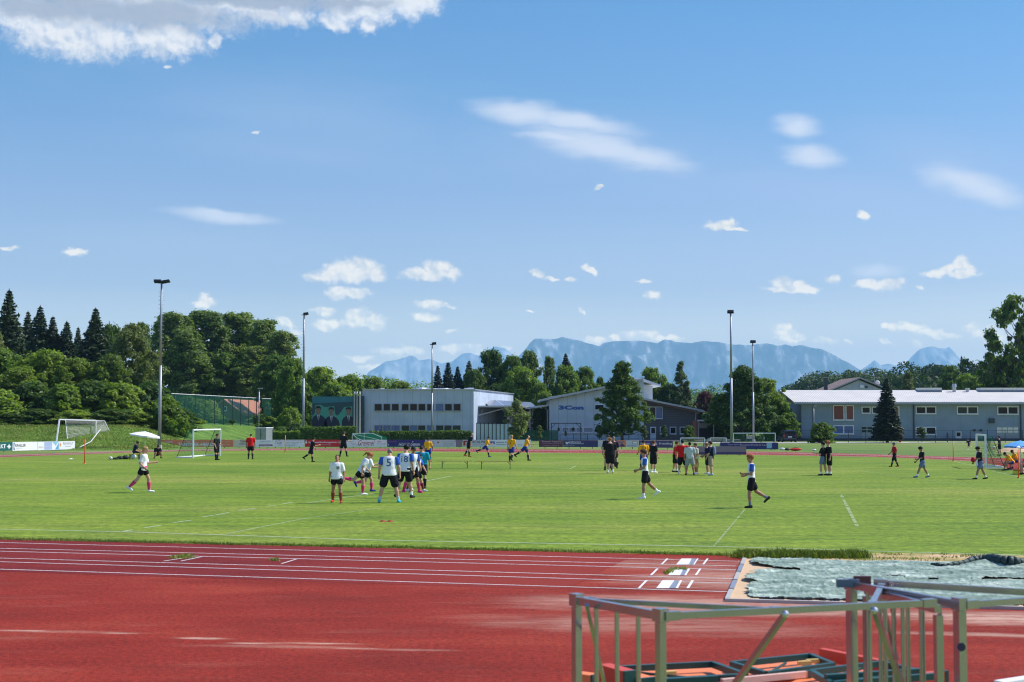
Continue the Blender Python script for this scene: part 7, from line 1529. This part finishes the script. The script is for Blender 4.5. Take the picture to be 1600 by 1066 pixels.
# =================================================================== SAND PIT, TARPAULIN, GRASS FRINGE
def pit():
    mb = MB(); pts = [(1163.5,873),(1140,925),(1133,939),(1300,944),(1600,951),(1700,953),(1800,885),(1600,879.5)]
    mb.add([(G(*p).x, G(*p).y, 0.006) for p in pts], [tuple(range(len(pts)))]); structure(mb.build('sand_pit', 'sand'))
    mb = MB(); pts = [(1560,950),(1600,951),(1700,953),(1700,966),(1560,955),(1500,952)]
    # kerb boards of the pit
    a, b = G(1163.5, 874), G(1136, 939); k = thing('pit_kerb', 'grey worn kerb board at the left end of the sand pit', 'kerb', a)
    for i in range(5): p, q = a.lerp(b, i/5+0.01), a.lerp(b, (i+1)/5-0.01); MB().bar(p+Vector((0,0,0.02)), q+Vector((0,0,0.02)), 0.075, 0.04).build('board', 'board_grey' if i % 2 else 'concrete', k, world=True)
    a, b = G(1133, 939.5), G(1700, 955); k = thing('pit_kerb', 'long weathered kerb along the near side of the sand pit', 'kerb', a); MB().bar(a+Vector((0,0,0.02)), b+Vector((0,0,0.02)), 0.08, 0.05).build('board', 'concrete', k, world=True)
    # dry strip between pit and pitch
    mb = MB(); pts = [(1150,871),(1163,874),(1600,881),(1800,886),(1800,872),(1600,868),(1420,864.5),(1300,865),(1160,868.5)]
    mb.add([(G(*p).x, G(*p).y, 0.0035) for p in pts], [tuple(range(len(pts)))]); structure(mb.build('dry_verge', 'dry_strip'))
    # tarp: wrinkled cover sheet in three overlapping widths
    A, B, C_, D_ = G(1170, 874.5), G(1700, 884), G(1700, 948), G(1150, 934.5)
    nx, ny = 520, 150
    S_, T_ = np.meshgrid(np.linspace(0, 1, nx), np.linspace(0, 1, ny))
    X = (1-T_)*((1-S_)*A.x+S_*B.x)+T_*((1-S_)*D_.x+S_*C_.x); Y = (1-T_)*((1-S_)*A.y+S_*B.y)+T_*((1-S_)*D_.y+S_*C_.y)
    lx = S_*12.0; ly = T_*5.5
    rid = lambda a_, b_, o=4: 1-np.abs(2*fbm(a_, b_, o)-1)
    Z = 0.02+0.075*rid(lx*0.4, ly*1.5, 3)**3+0.045*rid(lx*1.1+4, ly*1.0+8, 3)**4+0.035*rid(lx*1.9+2, ly*4.4+5, 3)**3+0.030*rid(lx*4.5+7, ly*3.0+1, 2)**4+0.004*fbm(lx*6, ly*8, 3)
    cl = smooth((ly-0.0)/0.3)*0+1
    Z += 0.20*np.exp(-((ly-0.55-0.25*np.sin(lx*0.5))/0.22)**2)*smooth((lx-7.6)/1.0) + 0.06*np.exp(-((ly-1.9)/0.10)**2)*smooth((lx-5)/2)
    Z += 0.10*np.exp(-((lx-0.4)/0.35)**2)*rid(lx*2, ly*2.5+3)**2
    Z *= 0.42*(0.45+0.55*smooth((1-T_)*8))
    V = np.stack([X+0.06*(fbm(lx*2, ly*2+7)-0.5), Y+0.25*(fbm(lx*1.3+9, ly*0+3)-0.5)*T_, Z], -1).reshape(-1, 3)
    i = (np.arange(ny-1)[:, None]*nx+np.arange(nx-1)[None]); q = np.stack([i, i+1, i+nx+1, i+nx], -1)
    cx, cy = lx[:-1, :-1], ly[:-1, :-1]
    edge = 0.08+0.75*np.abs(fbm(cy*1.1+3, cy*0+5, 4)-0.38)*1.9+0.8*np.exp(-((cy-1.6)/0.45)**2)+0.45*np.exp(-((cy-3.9)/0.3)**2)
    keep = (cx > edge) & ~((np.abs(cy-(2.65+0.15*np.sin(cx*1.1)+0.25*(fbm(cx*1.2, cx*0)-0.5))) < 0.10*smooth((cx-4.5)/2.0)*(fbm(cx*1.5, cx*0+9) > 0.42)))
    keep &= ~((np.abs(cy-1.75) < 0.06) & (cx > 0.9) & (cx < 2.0))
    o = link('tarpaulin', np_mesh('tarpaulin', V, q[keep], 'tarp', smooth_=True)); tag(o, 'crumpled pale green tarpaulin spread over the sand pit', 'tarpaulin')
    # dark rolled flap and mesh border
    t = thing('rolled_cover', 'dark green rolled cover lying along the back of the tarpaulin', 'cover', G(1480, 885)); mb = MB()
    prev = None
    pp = []
    for k in range(26):
        u = 1455+k*8; v = 884.0 + 2.0*math.sin(k*0.5) + (0.5 if k > 8 else 2.5-k*0.25); g = G(u, v); r = 0.03+0.085*math.exp(-((u-1560)/50.0)**2)+0.008*math.sin(k*1.7); pp.append((Vector((g.x, g.y, r*0.8+0.03)), r))
    mb.path([p[0] for p in pp], [p[1] for p in pp], 9); mat('tarp_dark', (0.02, 0.045, 0.04), 0.6, var=0.3, scale=6, bump=0.6, bscale=8); mb.build('roll', 'tarp_dark', t, True, world=True)
    t = thing('mesh_border', 'black mesh border along the near edge of the tarpaulin', 'netting', G(1200, 939)); mb = MB()
    for k in range(70):
        u0, u1 = 1188+k*7.2, 1188+(k+1)*7.2; a_, b_ = G(u0, 938.2+k*0.17+0.8*math.sin(k*0.9)), G(u1, 938.2+(k+1)*0.17+0.8*math.sin((k+1)*0.9)); mb.bar(a_+Vector((0,0,0.04)), b_+Vector((0,0,0.04)), 0.06, 0.035+0.02*math.sin(k*2.1))
    mb.build('netting', 'black', t, world=True)
pit()
def fringe():
    rng = np.random.RandomState(12); V = []; F_ = []; n = 0
    def blade(x, y, h, w, lean):
        nonlocal n
        a = rng.rand()*6.28; dx, dy = math.cos(a)*w, math.sin(a)*w; b = rng.rand()*6.28; lx_, ly_ = math.cos(b)*lean*h, math.sin(b)*lean*h
        V.extend([(x-dx, y-dy, 0), (x+dx, y+dy, 0), (x+lx_*0.4+dx*0.6, y+ly_*0.4+dy*0.6, h*0.6), (x+lx_, y+ly_, h)]); F_.append((n, n+1, n+2, n+3)); n += 4
    # ragged edge along the track
    for i in range(16000):
        f = rng.rand(); a, b = (EA, EB); p = E0.lerp(EB, 0.70+0.30*f) if rng.rand() < 0.8 else EB.lerp(E1, 0.0)
        d = abs(rng.normal())*0.28 - 0.05; x, y = p.x+d*0.2, p.y+d + 0.08*math.sin(p.x*3.1)*math.sin(p.x*0.7); blade(x, y, rng.uniform(0.015, 0.05)*(1.2 if d < 0.12 else 0.7)*(1.7 if rng.rand() < 0.06 else 1), 0.010, 0.6)
    # tall tufts behind the pit
    for c in range(100):
        u = rng.uniform(1158, 1345) if c < 120 else rng.uniform(1345, 1480); v = rng.uniform(867.0, 872.5) if c < 120 else rng.uniform(865, 872); g = G(u, v); hh = rng.uniform(0.06, 0.17)*(1.0 if c < 120 else 0.5)
        for k in range(90): blade(g.x+rng.normal()*0.13, g.y+rng.normal()*0.10, hh*rng.uniform(0.5, 1.1), 0.011, 0.5)
    for c in range(26):
        u = rng.uniform(1350, 1700); v = rng.uniform(866, 880); g = G(u, v)
        for k in range(30): blade(g.x+rng.normal()*0.12, g.y+rng.normal()*0.10, rng.uniform(0.02, 0.07), 0.010, 0.6)
    o = link('grass_tufts', np_mesh('grass_tufts', V, F_, 'blade')); tag(o, 'ragged grass blades along the edge of the running track', 'grass', kind='stuff')
    # weeds growing through the track
    V = []; F_ = []; n = 0
    for (u, v, su, k) in ((283, 871.5, 9, 260), (290, 869.5, 6, 160), (430, 876, 4, 70), (1048, 893.5, 3, 60), (1053, 890, 4, 60), (1068, 889.5, 3, 50), (1041, 896, 2.5, 50)):
        for _ in range(k): g = G(u+rng.normal()*su, v+rng.normal()*0.9-0.25*0); blade(g.x, g.y, rng.uniform(0.02, 0.07), 0.012, 0.8)
    o = link('track_weeds', np_mesh('track_weeds', V, F_, 'blade')); tag(o, 'small yellow-green weeds sprouting on the red track lanes', 'weeds', kind='stuff')
    # coarse grass on the bank
    V = []; F_ = []; n = 0
    for _ in range(38000):
        x, y = rng.uniform(-62, -31), rng.uniform(129, 150); z = terrain(x, y)
        if z < 0.05: continue
        m0 = n; blade(x, y, rng.uniform(0.05, 0.17), 0.035, 0.9)
        for j in range(4): V[m0+j] = (V[m0+j][0], V[m0+j][1], V[m0+j][2]+z-0.02)
    o = link('bank_tufts', np_mesh('bank_tufts', V, F_, 'blade')); tag(o, 'long coarse grass covering the bank behind the boards', 'grass', kind='stuff')
fringe()

# =================================================================== FOREGROUND: scaffold frames and orange platforms
def foreground():
    zt = 1.40
    def A(u, v, z=zt):
        r = ray(u, v); s = (z-CAM_H)/r[2]; return Vector((r[0]*s, r[1]*s, z))
    mat('alu_dull', (0.46, 0.44, 0.48), 0.24, 0.92, var=0.12, scale=5); mat('panel_orange', (0.85, 0.22, 0.07), 0.6, var=0.15, scale=2); mat('tube_green', (0.012, 0.075, 0.065), 0.4, var=0.3); mat('paint_red', (0.62, 0.07, 0.03), 0.5); mat('paint_pale', (0.80, 0.50, 0.40), 0.6); mat('sticker', (0.03, 0.02, 0.08), 0.4); mat('plate_brown', (0.12, 0.04, 0.035), 0.5); mat('knob_yellow', (0.75, 0.55, 0.15), 0.5)
    LF, LN = A(901, 938), A(1032, 962); RF, RN = A(1330, 914), A(1499, 944.5)
    def frame(f, n, rungs, label, w=0.062, sticker=False, cap=True, dz=0.0):
        t = thing('ladder_frame', label, 'scaffold frame', (n.x, n.y, 0), group='aluminium ladder frames of the scaffold'); z = Vector((0,0,1))
        d = (n-f).normalized()
        for p in (f, n):
            q = MB().bar((p.x, p.y, 0.02), (p.x, p.y, zt+dz-0.05), w, w, up=d).build('post', 'alu_dull', t, world=True)
            if p is n and sticker: MB().tube((p.x, p.y-w/2-0.002, zt-0.32), (p.x, p.y-w/2-0.006, zt-0.32), 0.032, 0.032, 20).build('sticker', 'sticker', q, world=False) if False else None
        MB().bar(f+z*dz, n+z*dz, 0.055, 0.065).build('top_rail', 'alu_dull', t, world=True)
        MB().bar(Vector((f.x, f.y, 0.12)), Vector((n.x, n.y, 0.12)), 0.055, 0.055).build('bottom_rail', 'alu_dull', t, world=True)
        for k in range(1, rungs+1): p = f.lerp(n, k/(rungs+1)); MB().tube((p.x, p.y, 0.12), (p.x, p.y, zt+dz-0.03), 0.019, n=10).build('rung', 'alu_dull', t, world=True)
        if cap:
            for p in (f, n): MB().box((p.x, p.y, zt+dz+0.005), (0.10, 0.085, 0.10), rot=Matrix.Rotation(math.atan2(d.y, d.x), 3, 'Z')).build('coupling', 'alu_dull' , t, world=True)
        return t
    frame(LF, LN, 3, 'left aluminium ladder frame standing nearest the track lines')
    tR = frame(RF, RN, 5, 'right aluminium ladder frame with a round sticker', w=0.075)
    MB().tube((RN.x-0.005, RN.y-0.042, zt-0.335), (RN.x-0.005, RN.y-0.05, zt-0.335), 0.034, 0.034, 20).build('sticker', 'sticker', tR, world=True)
    o2 = Vector((-0.19, -0.05, 0)); RF2, RN2 = RF+Vector((0.10,-0.16,0)), RN+o2
    frame(RF2, RN2, 4, 'second ladder frame clipped beside the right one', w=0.06, cap=False, dz=-0.03)
    MB_b = MB().box((RF.x+0.10, RF.y, zt+0.03), (0.15, 0.05, 0.10)).build('stop_plate', 'plate_brown', tR, world=True); MB().box((RF.x-0.04, RF.y-0.04, zt+0.02), (0.2, 0.07, 0.07)).build('end_hook', 'blue_grey', tR, world=True)
    def rail(a, b, label, w=0.045, h=0.052, extra=None, name='scaffold_rail', ends=True):
        t = thing(name, label, 'scaffold tube', tuple(a), group='scaffold rails and braces'); MB().bar(a, b, w, h).build('tube', 'alu_dull', t, world=True)
        if ends:
            d = (b-a).normalized()
            for p in (a+d*0.05, b-d*0.05): MB().bar(p-d*0.06, p+d*0.06, w+0.018, h+0.016).build('clamp', 'alu_dull', t, world=True)
        return t
    off = Vector((0, -0.01, -0.01))
    FN = LN+Vector((0.03, 0, 0.0)); rail(LN+Vector((0.04,-0.02,0)), RN2+Vector((-0.03,0,0.02)), 'long front handrail between the two ladder frames')
    m1 = LN.lerp(RN, 0.40); m2 = LN.lerp(RN, 0.70)
    rail(LF+Vector((0.04,0.02,0.0)), m1+Vector((0,0.03,0.0)), 'thin horizontal brace from the far left corner to the front rail', 0.035, 0.04)
    rail(m2+Vector((0,0.03,0.01)), A(1378, 917), 'pale short brace from the front rail to the far right corner', 0.05, 0.05)
    rail(RN+Vector((0.05,-0.01,0)), A(1760, 928)+Vector((0,0,0)), 'handrail leaving the right edge of the photo')
    rail(RF+Vector((0.22,0.0,0.02)), A(1760, 942)+Vector((0,0.35,0)), 'upper rail running right from the far corner of the right frame', 0.05, 0.055)
    def down(a, u, v, z, label, w=0.042): 
        r = ray(u, v); s = (z-CAM_H)/r[2]; b = Vector((r[0]*s, r[1]*s, z)); d = (b-a).normalized()
        t = rail(a, b+d*0.35, label, w, w, ends=False); MB().ellipsoid(a, (0.03,0.03,0.03)).build('pivot', 'alu', t, world=True); return t
    down(m1+Vector((0,-0.035,-0.02)), 1150, 1066, 0.75, 'greenish diagonal brace dropping left from the front rail'); down(m2+Vector((0,-0.035,-0.02)), 1408, 1066, 0.75, 'greenish diagonal brace dropping right from the front rail')
    a = A(917, 945); r = ray(944, 1066); Yb_ = 12.4; s = Yb_/r[1]; b = Vector((r[0]*s, Yb_, CAM_H+r[2]*s)); rail(a, b, 'thin pale diagonal brace inside the left frame', 0.028, 0.028, ends=False)
    for (p, q, lab) in (((1374,950),(1402,1030),'thin lilac diagonal brace behind the right frame'),((1388,948),(1399,975),'short thin lilac brace behind the right frame')):
        a = A(p[0], p[1]-25, zt-0.02); r = ray(*q); s = (a.y+0.3)/r[1]; b = Vector((r[0]*s, a.y+0.3, CAM_H+r[2]*s)); rail(a, b, lab, 0.03, 0.03, ends=False)
    # platforms lying behind the frames
    def Zp(u, v, z): 
        r = ray(u, v); s = (z-CAM_H)/r[2]; return Vector((r[0]*s, r[1]*s, z))
    def tubes(t, pts, z, m='tube_green', w=0.05, close=True, name='edge_tube'):
        P3 = [Zp(u, v, z) for u, v in pts]; n = len(P3)
        for k in range(n if close else n-1): MB().bar(P3[k], P3[(k+1) % n], w, w*1.2).build(name, m, t, world=True)
    def platform(pts, z, label, th=0.06, frame_pts=None, fz=None):
        P3 = [Zp(u, v, z) for u, v in pts]; c = sum(P3, Vector())/len(P3); t = thing('work_platform', label, 'platform', (c.x, c.y, 0), group='orange work platforms stacked behind the frames')
        MB().slab(P3[::-1], th).build('deck', 'panel_orange', t, world=True)
        if frame_pts: tubes(t, frame_pts, fz or z+0.06)
        return t
    platform([(905,1095),(1450,1095),(1395,1046),(1180,1046),(1010,1050),(930,1054)], 0.22, 'lowest wide orange platform under the others', 0.10)
    t1 = platform([(960,1068),(1160,1061),(1112,1043),(985,1046)], 0.34, 'orange platform with dark green tubes behind the left frame', 0.05, [(950,1046),(1113,1038),(1166,1057),(1010,1066)], 0.42)
    t2 = platform([(1200,1052),(1300,1041),(1262,1028),(1150,1039)], 0.34, 'orange platform with dark green tubes in the middle', 0.05, [(1143,1038),(1266,1025.5),(1302,1040),(1197,1054)], 0.42)
    t3 = platform([(1180,1090),(1460,1080),(1420,1050),(1266,1053)], 0.36, 'orange platform with dark tubes right of the middle', 0.05, [(1268,1051),(1378,1037),(1440,1052),(1300,1070)], 0.45)
    tubes(t3, [(1290,1060),(1440,1050)], 0.48, w=0.06, close=False); tubes(t3, [(1330,1067),(1470,1056)], 0.5, w=0.05, close=False)
    tubes(t1, [(985,1050),(1075,1059)], 0.40, w=0.02, close=False, name='cross_strut'); tubes(t1, [(1035,1066),(1120,1061)], 0.44, w=0.055, close=False); tubes(t2, [(1208,1048),(1228,1036)], 0.42, w=0.018, close=False, name='cross_strut'); tubes(t3, [(1320,1052),(1345,1045)], 0.46, w=0.02, close=False, name='cross_strut')
    for tt_, u, v in ((t2, 1257, 1036), (t2, 1270, 1033), (t3, 1330, 1047), (t3, 1380, 1056), (t1, 1045, 1052)):
        p = Zp(u, v, 0.42); MB().bar(p-Vector((0.07,0.02,0)), p+Vector((0.07,0.02,0)), 0.04).build('hook', 'knob_yellow', tt_, world=True)
    def beam(a, b, z, m, label, w=0.08, h=0.12):
        p, q = Zp(*a, z), Zp(*b, z); t = thing('toe_board', label, 'board', tuple(p), group='toe boards stacked with the platforms'); MB().bar(p, q, w, h).build('board', m, t, world=True); MB().bar(p.lerp(q, 0.97), q+(q-p).normalized()*0.02, w+0.01, h+0.01).build('end_cap', 'tube_green', t, world=True)
    beam((1284,1022), (1384,1042), 0.42, 'paint_red', 'dark red board leaning at the right frame'); beam((944,1050), (985,1062), 0.45, 'paint_red', 'bright orange-red board inside the left frame', 0.14, 0.16)
    beam((1128,1066), (1264,1053), 0.40, 'paint_pale', 'pale edge board in front of the middle platform', 0.05, 0.06); beam((1395,1064), (1475,1056), 0.40, 'paint_red', 'red board at the foot of the right frame', 0.08, 0.1); beam((985,1063), (1012,1071), 0.40, 'panel_orange', 'orange board end behind the left near post', 0.16, 0.14); beam((900,1058), (930,1062), 0.36, 'panel_orange', 'orange board end at the far left post', 0.14, 0.1)
    beam((1562,1069), (1620,1060), 0.55, 'white_paint', 'white board corner at the bottom right edge', 0.12, 0.05)
foreground()

# =================================================================== HAZE
# (haze follows the structure it wraps)
def haze():
    m = bpy.data.materials.new('haze_air'); m.use_nodes = True; N = m.node_tree.nodes; L = m.node_tree.links
    for n in list(N): N.remove(n)
    out = N.new('ShaderNodeOutputMaterial'); v = N.new('ShaderNodeVolumePrincipled'); v.inputs['Color'].default_value = HAZE_COL; v.inputs['Density'].default_value = HAZE_DENS; v.inputs['Density Attribute'].default_value = ''; v.inputs['Anisotropy'].default_value = 0.0
    L.new(v.outputs[0], out.inputs['Volume'])
    mb = MB(); mb.box((0, 9900, 519), (34000, 23000, 1052)); me = mb.mesh('haze', 'white_paint'); me.materials.clear(); me.materials.append(m)
    tag(link('haze', me), 'thin bluish summer haze over the whole valley', 'haze', kind='stuff')
HAZE_COL = (0.36, 0.66, 1.0, 1); HAZE_DENS = 7.5e-5
haze()
